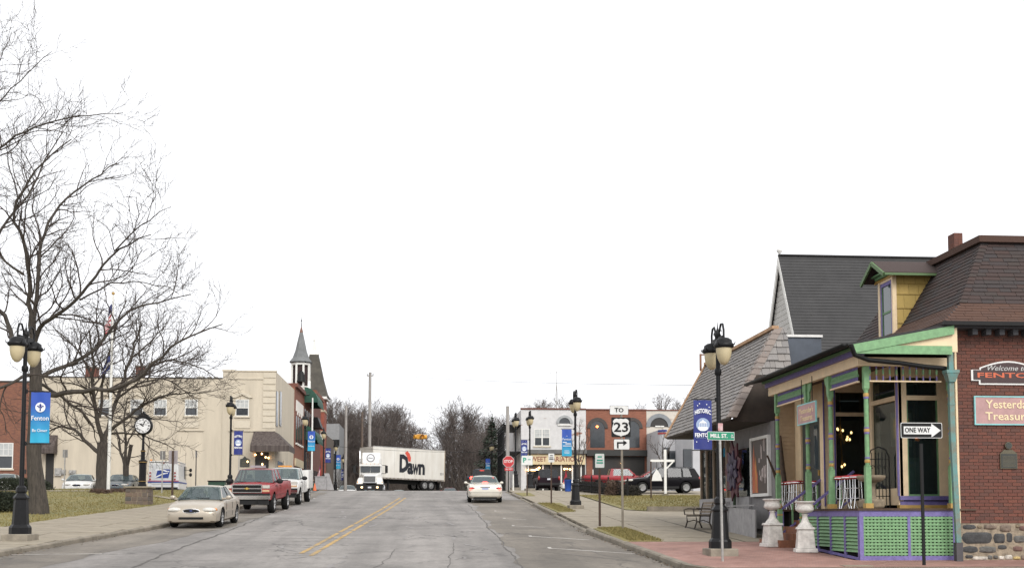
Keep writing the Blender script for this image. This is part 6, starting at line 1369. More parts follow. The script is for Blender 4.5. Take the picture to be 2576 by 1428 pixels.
m = MB(); m.hexa([(XF - 11.9, 112.7, z2 + .003), (XF + .6, 112.7, z2 + .003), (XF + .6, 120.8, z2 + .003), (XF - 11.9, 120.8, z2 + .003)], [(XF - 9, 114, z2 + 1.0), (XF - .6, 114, z2 + 1.0), (XF - .6, 119, z2 + 1.0), (XF - 9, 119, z2 + 1.0)]); m.build('roof', pm('slate_green', (.06, .075, .065), .8, var=.15), r2)
for i in range(4):
    for z in (zA - 3.2, zB - 3.6): bx('window', PANED, r2, XF + .07, XF + .13, 113 + i * 1.9, 114 + i * 1.9, z, z + 2.3)
end()
# fire hall with bell tower
BT = 121.5
r3, z3 = rowbox('fire_hall', 'dark brick hall with a white open bell tower under a grey spire', 121.05, 131, XF + .1, (782, 985), RBR2)
bx('cornice', RBR, r3, XF - 11.8, XF + .5, 121.05, 131, z3 + .002, z3 + .4)
for i in range(4): bx('window', PANED, r3, XF + .07, XF + .13, 122 + i * 2, 123 + i * 2, z3 - 4.6, z3 - 2.2); bx('shop_window', PANED, r3, XF + .07, XF + .13, 122 + i * 2, 123.4 + i * 2, 3.6, 6.4)
m = MB(); m.hexa([(XF - .1, 121.4, z3 - 3.5), (XF + 1.0, 121.4, z3 - 3.5), (XF + 1.0, 124.5, z3 - 3.5), (XF - .1, 124.5, z3 - 3.5)], [(XF + .11, 121.6, z3 - 2.4), (XF + .6, 121.6, z3 - 2.4), (XF + .6, 124.3, z3 - 2.4), (XF + .11, 124.3, z3 - 2.4)]); m.build('awning', BLACKM, r3)
bc = (ax(748, BT), BT + 1.6); zz = lambda y: at(748, y, BT + 1.6).z
SLATE = pm('slate_grey', (.155, .16, .16), .8, var=.15, scale=2, bump=.3, bscale=30); rr = 30 * BT / 2893
m = MB(); m.lathe([(rr * .78, z3 - 1.5), (rr * .8, zz(975) - .05)], 8, (*bc, 0), smooth=False, ph=pi / 8); m.build('tower_base', WFR, r3)
for i in range(8):
    a = pi / 8 + i * pi / 4; m = MB(); m.bar((bc[0] + rr * .76 * cos(a), bc[1] + rr * .76 * sin(a), zz(975)), (bc[0] + rr * .76 * cos(a), bc[1] + rr * .76 * sin(a), zz(917)), .2); m.build('belfry_post', WFR, r3)
m = MB(); m.lathe([(rr * .84, zz(975) - .048), (rr * .84, zz(972))], 8, (*bc, 0), smooth=False, ph=pi / 8); m.build('belfry_sill', WFR, r3); m = MB(); m.lathe([(rr * .84, zz(919)), (rr * .86, zz(914))], 8, (*bc, 0), smooth=False, ph=pi / 8); m.build('belfry_head', WFR, r3)
m = MB(); m.lathe([(.1, zz(971)), (rr * .66, zz(971) + .02), (rr * .66, zz(920)), (.1, zz(920) + .02)], 8, (*bc, 0), smooth=False, ph=pi / 8); m.build('belfry_screen', pm('louvre_maroon', (.035, .018, .018), .8), r3)
m = MB(); m.lathe([(.5, zz(962)), (.42, zz(955)), (.3, zz(940)), (.1, zz(934))], 12, (bc[0] + .15, bc[1] - rr * .72, 0)); m.build('bell', BLACKM, r3)
m = MB(); m.lathe([(rr * .95, zz(913)), (rr * 1.02, zz(911)), (rr * .72, zz(900)), (rr * .5, zz(882)), (rr * .3, zz(855)), (rr * .12, zz(833)), (.03, zz(822))], 8, (*bc, 0), smooth=False, ph=pi / 8); m.build('spire', SLATE, r3)
m = MB(); m.lathe([(rr * .16, zz(836)), (.05, zz(822)), (.03, zz(820))], 8, (*bc, 0)); m.build('spire_cap', pm('copper_brown', (.16, .075, .05), .6), r3); m = MB(); m.tube([(*bc, zz(822)), (*bc, zz(798))], [.05, .02], 6); m.lathe([(.02, zz(808)), (.12, zz(806)), (.02, zz(804))], 8, (*bc, 0)); m.build('finial', BLACKM, r3)
end()
# corner tower with steep pyramid roof
TY_ = 138.0; tw = begin(thing('tower_building', 'red brick corner tower with steep dark pyramid roof and white cupola', 'building', (ax(783, TY_), TY_ + 2, 3.0))); tz = lambda y: at(790, y, TY_).z
xt0, xt1 = ax(752, TY_), ax(813, TY_)
bx('wall', pm('brick_tower', (.24, .07, .045), .9, var=.15, scale=2), tw, xt0, xt1, TY_, TY_ + 3.2, 2, tz(1004)); 
for y in (1035, 1088): bx('stone_band', pm('stone_band', (.42, .36, .26), .8), tw, xt0 - .05, xt1 + .06, TY_ - .06, TY_ + 3.25, tz(y), tz(y - 5))
bx('eave', WFR, tw, xt0 - .25, xt1 + .3, TY_ - .3, TY_ + 3.5, tz(1003), tz(997))
c = ((xt0 + xt1) / 2, TY_ + 1.6); hw = (xt1 - xt0) / 2 + .42; m = MB(); sq = lambda r, y: [V((c[0] + a * r, c[1] + b * r, tz(y))) for a, b in ((-1, -1), (1, -1), (1, 1), (-1, 1))]
m.loft([sq(hw, 997), sq(hw * .86, 985), sq(hw * .62, 950), sq(hw * .38, 905), sq(hw * .28, 888)], 0, False); m.build('roof', pm('slate_brown', (.075, .068, .055), .85, var=.25, scale=1.2), tw)
m = MB(); m.loft([sq(hw * .3, 888), sq(hw * .26, 880), sq(hw * .12, 875), sq(hw * .07, 855)], 0, False); m.lathe([(.06, tz(857)), (.14, tz(852)), (.12, tz(848)), (.03, tz(843)), (.02, tz(838))], 8, (*c, 0)); m.build('cupola', WFR, tw)
xw = ax(799, TY_)
for i in range(13): bx('louvre', WFR, tw, xw - .18, xw + .18, TY_ - .1, TY_ - .02, tz(1088 - i * 5.5), tz(1085 - i * 5.5))
m = MB(); m.prism([(-.6, 0), (.6, 0), (0, 1.6)], (xw, TY_ - .2, tz(1108)), (1, 0, 0), (0, 0, 1), (0, .15, 0)); m.build('gablet', WFR, tw); end()
# lower shop fronts at the end of the row
t = begin(thing('grey_shop', 'low brown shop front with black awning at the end of the brick row', 'shop', (ax(800, 142), 146, 3)))
bx('wall', pm('shop_brown', (.11, .085, .065), .8, var=.2), t, ax(700, 142), ax(822, 142), 141.3, 152, 2, at(800, 1095, 142).z); m = MB(); m.hexa([(ax(795, 142), 139.8, at(800, 1150, 142).z), (ax(826, 142), 139.8, at(800, 1150, 142).z), (ax(826, 142), 141.2, at(800, 1150, 142).z), (ax(795, 142), 141.2, at(800, 1150, 142).z)], [(ax(795, 142), 141, at(800, 1110, 142).z), (ax(815, 142), 141, at(800, 1110, 142).z), (ax(815, 142), 141.2, at(800, 1110, 142).z), (ax(795, 142), 141.2, at(800, 1110, 142).z)]); m.build('awning', BLACKM, t); end()
t = begin(thing('grey_shop', 'pale grey gabled shop front behind the navy banners far up the street', 'shop', (ax(835, 158), 160, 2.6)))
bx('wall', pm('shop_pale', (.24, .24, .24), .8, var=.1), t, ax(815, 158), ax(851, 158), 158, 168, 1.8, at(835, 1065, 158).z); bx('window', PANED, t, ax(822, 158), ax(842, 158), 157.95, 157.99, at(835, 1180, 158).z, at(835, 1140, 158).z); bx('fascia', BLACKM, t, ax(814, 158), ax(852, 158), 157.8, 157.94, at(835, 1120, 158).z, at(835, 1105, 158).z); end()
# ================================================================== ROW ON THE RIGHT ACROSS THE SIDE STREET
WY = 105.0
WBR = pm('brick_white_worn', (.55, .54, .52), .85, var=.1, scale=2, bump=.3, bscale=25, stretch=(1, 1, 4))
def wz(y, Y=WY): return at(1450, y, Y).z
def chip_mat(name, base, chip, lo=.62):
    m = pm(name, base, .85, var=.08, scale=2); n = m.node_tree; L = n.links.new; b = n.nodes['Principled BSDF']; src = b.inputs['Base Color'].links[0].from_socket
    tc = n.nodes.new('ShaderNodeTexCoord'); mp = n.nodes.new('ShaderNodeMapping'); mp.inputs['Scale'].default_value = (.55, .55, 1.9); L(tc.outputs['Object'], mp.inputs[0])
    z = n.nodes.new('ShaderNodeTexNoise'); z.inputs['Scale'].default_value = 1.2; z.inputs['Detail'].default_value = 8; L(mp.outputs[0], z.inputs['Vector'])
    r = n.nodes.new('ShaderNodeMapRange'); r.inputs[1].default_value = lo; r.inputs[2].default_value = lo + .05; L(z.outputs['Fac'], r.inputs[0])
    x = n.nodes.new('ShaderNodeMix'); x.data_type = 'RGBA'; L(r.outputs[0], x.inputs[0]); L(src, x.inputs[6]); x.inputs[7].default_value = (*chip, 1); L(x.outputs[2], b.inputs['Base Color']); return m
WBC = chip_mat('brick_white_chipped', (.56, .55, .54), (.26, .13, .09), .63); CBC = chip_mat('brick_cream_chipped', (.50, .46, .40), (.25, .14, .09), .58)
x0, x1, x2, x3 = ax(1311, WY), ax(1475, WY), ax(1628, WY), ax(1775, WY)
wb = begin(thing('white_brick_shop', 'worn white brick shop with cream lettered board and iron stair at its side', 'shop', ((x0 + x1) / 2, WY, 3.6)))
bx('wall', WBC, wb, (x0, x1, WY, WY + 18, 2.5, wz(1030))); bx('coping', RBR2, wb, x0 - .05, x1, WY - .08, WY + .3, wz(1030) + .002, wz(1030) + .14)
f = sash(1364, 1078, 1121, 1.45, wb, WY); bx('mullion', WFR, f, ax(1364, WY) - .06, ax(1364, WY) + .06, WY - .05, WY - .033, wz(1121), wz(1078))
def arched(px, y0, y1, wd, parent, Y, lower, archmat, fill=None):
    x = ax(px, Y); zs, zt = at(px, y1, Y).z, at(px, y0, Y).z; r = wd / 2; arc = [(r * cos(pi * i / 10), r * sin(pi * i / 10)) for i in range(11)]
    m = MB(); m.prism(arc + [(-r, zs - zt + r), (r, zs - zt + r)] if lower else arc, (x, Y - .03, zt - r), (1, 0, 0), (0, 0, 1), (0, .02, 0)); w = m.build('window', fill or PANED, parent)
    m = MB(); k_ = 1.45; outer = [(k_ * a, k_ * b) for a, b in arc]; m.prism(outer + arc[::-1], (x, Y - .1, zt - r), (1, 0, 0), (0, 0, 1), (0, .09, 0)); m.build('arch', archmat, w)
    return w
w_ = arched(1421, 1050, 1064, 1.05, wb, WY, False, pm('arch_grey', (.33, .34, .34), .8)); bx('sill', WFR, w_, ax(1404, WY), ax(1438, WY), WY - .12, WY - .04, wz(1070), wz(1067))
bx('cornice', pm('cornice_slate', (.13, .13, .125), .8), wb, x0 + .3, x1, WY - .5, WY - .002, wz(1141), wz(1131))
sg = bx('sign_board', pm('sign_cream2', (.62, .50, .30), .6, var=.1), wb, ax(1322, WY), ax(1472, WY), WY - .3, WY - .2, wz(1168), wz(1143)); text('lettering', 'SWEET VARIATIONS', .62, pm('letter_maroon', (.20, .04, .03), .6, var=0), sg, (ax(1396, WY), WY - .31, wz(1155)), width=4.95, bold=.01)
bx('shop_front', DOORM, wb, x0 + .9, x1 - .1, WY - .02, WY - .003, 3.4, wz(1168))
for px in (1328, 1366, 1384, 1412, 1440, 1462): bx('mullion', WFR if px != 1384 else BLACKM, wb, ax(px, WY) - .06, ax(px, WY) + .06, WY - .1, WY - .022, 3.5, wz(1168))
for (px, py, wd) in ((1350, 1180, .5), (1356, 1176, .3), (1343, 1182, 1.4), (1426, 1179, .35), (1434, 1180, .5), (1420, 1179, .25)):
    m = MB(); m.lathe([(.02, -.08), (.12, 0), (.02, .08)], 8, (ax(px, WY), WY - .15, wz(py))) if wd < 1 else m.box(ax(px, WY) - wd / 2, ax(px, WY) + wd / 2, WY - .14, WY - .09, wz(py) - .05, wz(py) + .05); m.build('shop_lamp', BULB, wb)
ir = MB(); xs = x0 - .02
for z in (wz(1068), wz(1135)): ir.box(x0 - 1.6, xs, WY + .3, WY + 9, z - .12, z + .02)
for i in range(8): ir.box(x0 - 1.6, x0 - 1.5, WY + .3 + i * 1.2, WY + .4 + i * 1.2, 3.4, wz(1062))
for z in (wz(1075), wz(1082), wz(1120)): ir.box(x0 - 1.58, x0 - 1.53, WY + .3, WY + 9, z, z + .06)
ir.build('iron_balcony', BLACKM, wb); bx('side_window', WFR, wb, x0 - .06, x0 - .003, WY + 1.5, WY + 2.8, wz(1125), wz(1085))
m = MB(); m.box(ax(1448, WY + 4), ax(1462, WY + 4), WY + 4, WY + 5, wz(1032), at(1455, 1014, WY + 4).z); m.build('roof_unit', BLACKM, wb); end()
t = thing('antenna', 'thin lattice television antenna mast on the roof of the white brick shop', 'antenna', (ax(1401, WY + 6), WY + 6, wz(1030) - .1)); za = at(1401, 932, WY + 6).z - (wz(1030) - .1)
m = MB(); m.tube([(0, 0, 0), (0, 0, za)], [.05, .02], 5); m.tube([(.25, 0, 0), (0, 0, za * .75)], .02, 4); m.tube([(-.25, 0, 0), (0, 0, za * .75)], .02, 4); m.build('mast', STEEL, t); m = MB()
m.tube([(-.7, 0, za - .25), (.7, 0, za - .05)], .015, 4)
for i in range(5): m.tube([(-.6 + i * .3, -.3, za - .23 + i * .04), (-.6 + i * .3, .3, za - .23 + i * .04)], .012, 4)
m.build('aerial', STEEL, t)
rb = begin(thing('red_brick_shop', 'red brick shop with two tall arched dark windows above a dark shop front', 'shop', ((x1 + x2) / 2, WY, 3.6)))
bx('wall', pm('brick_rust', (.235, .095, .06), .9, var=.18, scale=2.2, bump=.3, bscale=25, stretch=(1, 1, 4)), rb, x1 + .01, x2, WY, WY + 18, 2.5, wz(1030) - .02); bx('coping', RBR2, rb, x1 + .01, x2, WY - .08, WY + .3, wz(1030) - .018, wz(1030) + .1)
for px in (1504, 1592): arched(px, 1058, 1125, 1.35, rb, WY, True, pm('arch_dark', (.06, .05, .045), .8))
m = MB(); m.lathe([(.02, -.12), (.15, 0), (.02, .1)], 10, (ax(1503, WY), WY - .12, wz(1072))); m.build('lit_globe', pm('lamp_red_lit', (1, .2, .05), .4, var=0, emit=6), rb)
bx('fascia', pm('fascia_dark', (.03, .03, .028), .7), rb, x1 + .02, x2 + .1, WY - .5, WY - .002, wz(1146), wz(1131)); bx('shop_front', DOORM, rb, x1 + .6, x2 - .2, WY - .03, WY - .003, 3.4, wz(1147)); bx('pier', MATS['brick_rust'], rb, x1 + .02, x1 + .58, WY - .1, WY - .003, 3.4, wz(1147)); bx('door', WFR, rb, ax(1485, WY), ax(1493, WY), WY - .08, WY - .035, 3.5, wz(1180))
for px, py in ((1564, 1164), (1440 + 73, 1170)):
    m = MB(); m.lathe([(.02, -.08), (.1, 0), (.02, .08)], 8, (ax(px, WY), WY - .15, wz(py))); m.build('shop_lamp', BULB, rb)
end()
cb = begin(thing('cream_brick_shop', 'peeling cream brick shop with arched window beside the red brick one', 'shop', ((x2 + x3) / 2, WY, 3.6)))
bx('wall', CBC, cb, x2 + .01, x3, WY, WY + 18, 2.5, wz(1030) - .03); bx('coping', RBR2, cb, x2 + .01, x3, WY - .08, WY + .3, wz(1030) - .028, wz(1030) + .07); arched(1660, 1050, 1066, 1.7, cb, WY, False, pm('arch_grey2', (.2, .21, .22), .8), DOORM); bx('sill', WFR, cb, ax(1650, WY), ax(1672, WY), WY - .12, WY - .002, wz(1072), wz(1069)); end()
# rounded grey corner building
GY = 99.0; gb = begin(thing('grey_corner_building', 'grey painted building with rounded corner, blue and red band and tall dark windows', 'building', (ax(1720, GY), GY + 3, 3.5))); gz_ = lambda y: at(1700, y, GY).z
GPB = pm('block_grey', (.46, .46, .47), .8, var=.08, scale=1.5); xa, xb = ax(1664, GY), ax(1860, GY - 4)
m = MB(); rc = ax(1680, GY) - ax(1661, GY); prof = [(ax(1661, GY) + rc - rc * cos(pi / 2 * i / 6), GY + rc - rc * sin(pi / 2 * i / 6)) for i in range(7)]; poly = prof + [(ax(1700, GY), GY), (ax(1745, GY - 3), GY - 3), (ax(1900, GY - 3), GY - 3), (ax(1900, GY - 3), GY + 5.8), (prof[0][0], GY + 5.8)]
m.prism(poly, (0, 0, 2.5), (1, 0, 0), (0, 1, 0), (0, 0, gz_(1080) - 2.5)); m.build('wall', GPB, gb)
for (c_, ya, yb) in (('b', 1080, 1085), ('r', 1087, 1091)):
    m = MB(); m.prism([(x - .03, y - .03) for x, y in prof] + [(prof[-1][0], GY + .1), (prof[0][0] + .1, prof[0][1])], (0, 0, gz_(yb)), (1, 0, 0), (0, 1, 0), (0, 0, gz_(ya) - gz_(yb))); m.build('painted_band', pm('band_' + c_, (.03, .05, .22) if c_ == 'b' else (.35, .04, .04), .6), gb)
for px in (1694, 1720): bx('window', PANED, gb, ax(px, GY - .8) - .42, ax(px, GY - .8) + .42, GY - 1.2 - (1.6 if px > 1700 else 0), GY - .95 - (1.6 if px > 1700 else 0), 4.2, gz_(1133)) if px > 1700 else bx('window', PANED, gb, ax(px, GY) - .45, ax(px, GY) + .45, GY - .06, GY - .002, 4.2, gz_(1133))
bx('window', PANED, gb, ax(1680, GY) - .3, ax(1680, GY) + .2, GY - .06, GY - .002, 4.2, gz_(1125)) ; end()
# ================================================================== POLES, WIRES, HANGING SIGNAL
POLEW = pm('pole_grey', (.30, .28, .26), .85, var=.2, scale=2, stretch=(4, 4, .3)); POLEB = pm('pole_brown', (.12, .09, .07), .9, var=.2)
def upole(px, ytop, Y, r, mat, label, arm=None):
    t = thing('utility_pole', label, 'utility pole', (ax(px, Y), Y, g(Y))); h = at(px, ytop, Y).z - g(Y); m = MB(); m.tube([(0, 0, -.5), (0, 0, h)], [r, r * .72], 9); m.build('shaft', mat, t)
    if arm:
        m = MB(); m.bar((-arm, 0, h - .35), (arm, 0, h - .35), .1); m.build('crossarm', mat, t)
        for s in (-1, 0, 1): m = MB(); m.lathe([(.03, h - .3), (.05, h - .22), (.02, h - .15)], 6, (s * arm * .85, 0, 0)); m.build('insulator', BLACKM, t)
    return t
upole(868, 1020, 112, .17, POLEW, 'pale grey utility pole left of the lorry'); upole(909, 1036, 128, .17, POLEB, 'short dark brown pole behind the lorry cab'); upole(928, 936, 118, .2, POLEW, 'tallest grey utility pole rising behind the lorry', .35); upole(1277, 1021, 88, .17, POLEW, 'grey utility pole beside the stop sign')
t = upole(783, 1000, 88.5, .075, WFR, 'thin white pole in front of the brick row'); upole(1291, 1192, 79, .07, WFR, 'short white post right of the stop sign')
def wire(name, label, a, b, sag, r=.012):
    m = MB(); a, b = V(a), V(b); m.tube([a.lerp(b, i / 16) - V((0, 0, 4 * sag * (i / 16) * (1 - i / 16))) for i in range(17)], r, 4); o = m.build(name, BLACKM); return tag(o, label, 'wire')
wire('overhead_wire', 'long thin overhead wire from the tall pole to the right edge', at(929, 938, 118), at(1742, 968, 52), .25, .01)
wire('overhead_wire', 'wire crossing behind the lorry at roof height', at(849, 1122, 110), at(1277, 1136, 88), .2); wire('overhead_wire', 'wire sloping down between the two grey poles', at(868, 1028, 112), at(928, 1052, 118), .3)
wire('signal_wire', 'span wire that carries the yellow hanging signal', at(868, 1045, 112), at(1277, 1070, 88), 1.1)
t = thing('traffic_signal', 'yellow flashing signal hanging on a wire over the crossing', 'traffic light', at(1057, 1098, 98)); SY2 = pm('signal_yellow', (.55, .26, .02), .5, var=.15)
m = MB(); m.cbox((0, 0, 0), (.62, .62, .42)); o = bevel(m.build('housing', SY2, t), .06); m = MB(); m.tube([(0, 0, .21), (0, 0, .75)], .03, 6); m.build('hanger', BLACKM, t)
for i in range(4):
    a = i * pi / 2 + .35; d = V((cos(a), sin(a), 0)); m = MB(); m.tube([d * .3, d * .56], [.17, .19], 12, cap=False); m.build('visor', SY2, t); m = MB(); m.tube([d * .312, d * .33], .15, 12); m.build('lens', pm('lens_dark', (.06, .02, .01), .2), t)
# ================================================================== VEHICLES
TYRE = pm('tyre', (.014, .014, .014), .85, var=.15, spec=.2); RIM = pm('rim_silver', (.50, .50, .50), .3, metal=.8, var=.1); CHR = MATS['chrome']; PLAS = pm('plastic_black', (.016, .016, .016), .6, var=.1, spec=.25); WELL = pm('wheel_well', (.008, .008, .008), .9, var=0); INT = pm('car_interior', (.05, .05, .048), .8, var=.1)
CGL = glass('car_glass', (.09, .12, .125), .02, .55, 1.0); CGLD = glass('car_glass_dark', (.012, .013, .015), .03, .85, .5)
HLMP = pm('headlight_clear', (.55, .53, .48), .12, var=.15, scale=12, coat=.6); AMB = pm('lamp_amber', (.6, .22, .03), .25, var=0, coat=.5); TAILR = pm('lamp_red', (.30, .015, .012), .2, var=0, coat=.6); TAILON = pm('lamp_red_on', (1, .06, .04), .3, var=0, emit=5); HEADON = pm('headlight_on', (1, .62, .30), .3, var=0, emit=3.2); PLATEM = pm('number_plate', (.55, .56, .6), .5, var=0)
def paint(n, c, metal=0.0): return pm('car_paint_' + n, c, .32, metal=metal, var=.05, scale=2, coat=(.0 if c[0] > 4 * c[1] else .2) if max(c) > .05 else .0, spec=(.22 if c[0] > 4 * c[1] else None) if max(c) > .05 else .06)
def ell(m, c, r, n=10, k=6, mat=0):
    vs = []; 
    for i in range(k + 1):
        a = pi * i / k - pi / 2
        for j in range(n): b = 2 * pi * j / n; vs.append((c[0] + r[0] * cos(a) * cos(b), c[1] + r[1] * cos(a) * sin(b), c[2] + r[2] * sin(a)))
    m.add(vs, [(i * n + j, i * n + (j + 1) % n, (i + 1) * n + (j + 1) % n, (i + 1) * n + j) for i in range(k) for j in range(n)], mat, True); return m
def wheel(t, x, y, r, wd=.21, rim=None, spokes=5):
    s = 1 if x > 0 else -1; m = MB(); m.lathe([(r * .62, -wd / 2), (r * .93, -wd / 2), (r, -wd * .36), (r, wd * .36), (r * .93, wd / 2), (r * .62, wd / 2)], 24, axis='x', cap=False); w = m.build('wheel', TYRE, t); w.location = (x, y, r)
    o = s * wd / 2; m = MB(); m.lathe([(r * .63, o * .55), (r * .63, o * .98), (r * .56, o * .9), (r * .55, o * .6)], 20, axis='x'); m.lathe([(.02, o * .5), (r * .16, o * .7), (r * .12, o * .95), (.02, o * .97)], 10, axis='x')
    for i in range(spokes):
        a = 2 * pi * i / spokes + .3; m.bar((o * .8, 0.05 * cos(a), .05 * sin(a)), (o * .88, r * .58 * cos(a), r * .58 * sin(a)), r * .17, .03)
    m.build('rim', rim or RIM, w); m = MB(); m.lathe([(.01, o * .42), (r * .6, o * .45)], 16, axis='x'); m.build('brake_disc', WELL, w); return w
def shell(sts, L_, arches, mats):
    rings = []
    for (s, hw, zb, zs, zt) in sts:
        y = L_ / 2 - s; h = [(0, zb), (hw * .82, zb), (hw * .965, zb + .12 * (zs - zb)), (hw, zb + .5 * (zs - zb)), (hw * .99, zb + .82 * (zs - zb)), (hw * .94, zs), (hw * .72, zs + .62 * (zt - zs)), (hw * .35, zs + .93 * (zt - zs)), (0, zt)]
        rings.append([V((a, y, b)) for a, b in h] + [V((-a, y, b)) for a, b in h[-2:0:-1]])
    m = MB(); m.loft(rings, 0, True); me = m.mesh('body', mats); ob = bpy.data.objects.new('tmp_body', me); COL.objects.link(ob)
    c = MB()
    for (s, r, hw, z) in arches:
        for q in (-1, 1): c.lathe([(r, q * (hw + .2)), (r, q * (hw - .30))], 24, (0, L_ / 2 - s, z), axis='x', smooth=False)
    cm = c.mesh('cut', [WELL]); co = bpy.data.objects.new('tmp_cut', cm); COL.objects.link(co)
    b = ob.modifiers.new('b', 'BOOLEAN'); b.operation = 'DIFFERENCE'; b.solver = 'EXACT'; b.object = co
    try: b.material_mode = 'TRANSFER'
    except Exception: pass
    dg = bpy.context.evaluated_depsgraph_get(); out = bpy.data.meshes.new_from_object(ob.evaluated_get(dg), depsgraph=dg); bpy.data.objects.remove(ob); bpy.data.objects.remove(co)
    out.polygons.foreach_set('use_smooth', [True] * len(out.polygons)); out.set_sharp_from_angle(angle=R(32)); return out
def car(label, cat, loc, rz, sp, pmat, group=None, name=None):
    L_, W_ = sp['L'], sp['W']; t = thing(name or sp.get('name', 'sedan_car'), label, cat, loc, rz, group); Y = lambda s: L_ / 2 - s; hw = W_ / 2
    key = sp['id'] + pmat.name
    if key not in SHELLS: SHELLS[key] = shell(sp['st'], L_, [(sp['fo'], sp['r'] + sp.get('gap', .055), hw, sp['r'] + .02), (sp['fo'] + sp['wb'], sp['r'] + sp.get('gap', .055), hw, sp['r'] + .02)], [pmat])
    piece('body', SHELLS[key], t)
    for s in (sp['fo'], sp['fo'] + sp['wb']):
        for x in (-1, 1): wheel(t, x * (hw - .125), Y(s), sp['r'], sp.get('tw', .21), sp.get('rim'))
    # cabin: ruled sides of pillars and panes, windscreens, roof
    zb, zr, hb, hr = sp['zb'], sp['zr'], sp['hb'], sp['hr']; sd = sp['side']; gl = sp.get('glass', CGL)
    B = lambda i, q: V((q * hb, Y(sd[i][0]), zb + sd[i][2] if len(sd[i]) > 2 else zb)); T = lambda i, q: V((q * hr, Y(sd[i][1]), zr))
    pl = MB()
    for q in (-1, 1):
        for i in range(len(sd) - 1):
            k_ = sp['kind'][i]; a, b, c, d = B(i, q), B(i + 1, q), T(i + 1, q), T(i, q)
            if k_ == 'g':
                m = MB(); ins = V((-q * .012, 0, 0)); m.add([a + ins, b + ins, c + ins, d + ins], [(0, 1, 2, 3)]); m.build('side_window', sp.get('glass_side', gl), t)
            else:
                th = V((-q * .06, 0, -.0)); pl.hexa([a + th, b + th, b, a], [d + th, c + th, c, d], 0 if k_ == 'p' else 1)
    n = len(sd) - 1; mid = lambda p, q_, up: (p + q_) / 2 + up
    roof = []
    ys = [Y(sd[0][1]) + .0, Y(sd[0][1]) - .1, (Y(sd[0][1]) + Y(sd[n][1])) / 2, Y(sd[n][1]) + .12, Y(sd[n][1])]; cr = [.03, .05, .06, .05, .03]
    for y, c in zip(ys, cr):
        row = [V((x * hr, y, zr + c * (1 - abs(x) ** 2.5) + (0 if abs(x) < 1 else -.01))) for x in (-1, -.92, -.6, 0, .6, .92, 1)]; roof.append(row + [V((hr * .9, y, zr - .03)), V((-hr * .9, y, zr - .03))])
    m = MB(); m.loft(roof, 0, True); me = m.mesh('roof', [pmat]); me.set_sharp_from_angle(angle=R(40)); piece('roof', me, t)
    pl.build('pillars', [pmat, PLAS], t) if False else pl.build('pillar_frame', [pmat, PLAS], t)
    for nm, i, bow in (('windscreen', 0, .09), ('rear_window', n, -.06)):
        a, b, c, d = B(i, -1), B(i, 1), T(i, 1), T(i, -1); bw = V((0, bow, 0)); mb_, mt_ = (a + b) / 2 + bw, (c + d) / 2 + bw * .4 + V((0, 0, .03)); m = MB()
        m.add([a, a.lerp(b, .25) + bw * .75, mb_, a.lerp(b, .75) + bw * .75, b, c, c.lerp(d, .25) + bw * .3 + V((0, 0, .02)), mt_, c.lerp(d, .75) + bw * .3 + V((0, 0, .02)), d], [(0, 1, 8, 9), (1, 2, 7, 8), (2, 3, 6, 7), (3, 4, 5, 6)], 0, True)
        m.build(nm, gl if nm == 'windscreen' else sp.get('glass_rear', gl), t)
    # inside
    m = MB(); m.box(-hb * .96, hb * .96, Y(sd[n][0]) + .03, Y(sd[0][0]) - .05, zb - .05, zb + .03); m.build('interior', INT, t)
    for x in (-.38, .38):
        for s in sp.get('seats', []):
            m = MB(); m.hexa([(x - .24, Y(s) - .06, zb - .1), (x + .24, Y(s) - .06, zb - .1), (x + .24, Y(s) + .08, zb - .1), (x - .24, Y(s) + .08, zb - .1)], [(x - .2, Y(s) - .16, zb + .16), (x + .2, Y(s) - .16, zb + .16), (x + .2, Y(s) - .06, zb + .16), (x - .2, Y(s) - .06, zb + .16)]); m.box(x - .12, x + .12, Y(s) - .17, Y(s) - .08, zb + .17, zb + .33); m.build('seat', INT, t)
    for q in (-1, 1):
        m = MB(); ms = sp.get('mir', (.1, .06, .075)); y = Y(sd[0][0]) - .22; ell(m, (q * (hb + .09 + ms[0]), y, zb + .06), ms); m.bar((q * (hb - .05), y, zb + .02), (q * (hb + .12), y, zb + .04), .05); m.build('mirror', sp.get('mirmat', pmat), t)
        for (s, ln) in sp.get('doors', []):
            m = MB(); m.box(q * hw - .006, q * hw + .003, Y(s) - .004, Y(s) + .004, sp['st'][3][2] + .16, zb - .12); m.build('door_gap', WELL, t)
            m = MB(); m.box(q * hw * .985 - .015, q * hw * .985 + .015, Y(s) + .08, Y(s) + .24, zb - .15, zb - .115); m.build('door_handle', sp.get('mirmat', pmat), t)
        if 'trim' in sp:
            m = MB(); m.box(q * hw - .01, q * hw + .012, Y(sp['fo'] + sp['wb'] - .45), Y(sp['fo'] + .45), sp['trim'], sp['trim'] + .06); m.build('side_trim', sp.get('trimmat', pmat), t)
    m = MB()
    for x in (-.35, .3): m.bar((x, Y(sd[0][0]) + .06, zb + .035), (x + .45, Y(sd[0][0]) + .0, zb + .06), .018)
    m.build('wiper', PLAS, t)
    t['L'] = L_; return t
SHELLS = {}
def fr(t, name, mat, *boxes, sgn=1, par=None):
    """boxes (x0,x1,s0,s1,z0,z1) measured from the front bumper (sgn 1) or the rear bumper (sgn -1)"""
    L_ = t['L']; m = MB()
    for (x0, x1, s0, s1, z0, z1) in boxes: ya, yb = (L_ / 2 - s1, L_ / 2 - s0) if sgn > 0 else (-L_ / 2 + s0, -L_ / 2 + s1); m.box(x0, x1, ya, yb, z0, z1)
    return m.build(name, mat, par or t)
def lens(t, name, mat, x, s, z, r, sgn=1):
    m = MB(); ell(m, (x, sgn * (t['L'] / 2 - s), z), r, 12, 8); return m.build(name, mat, t)
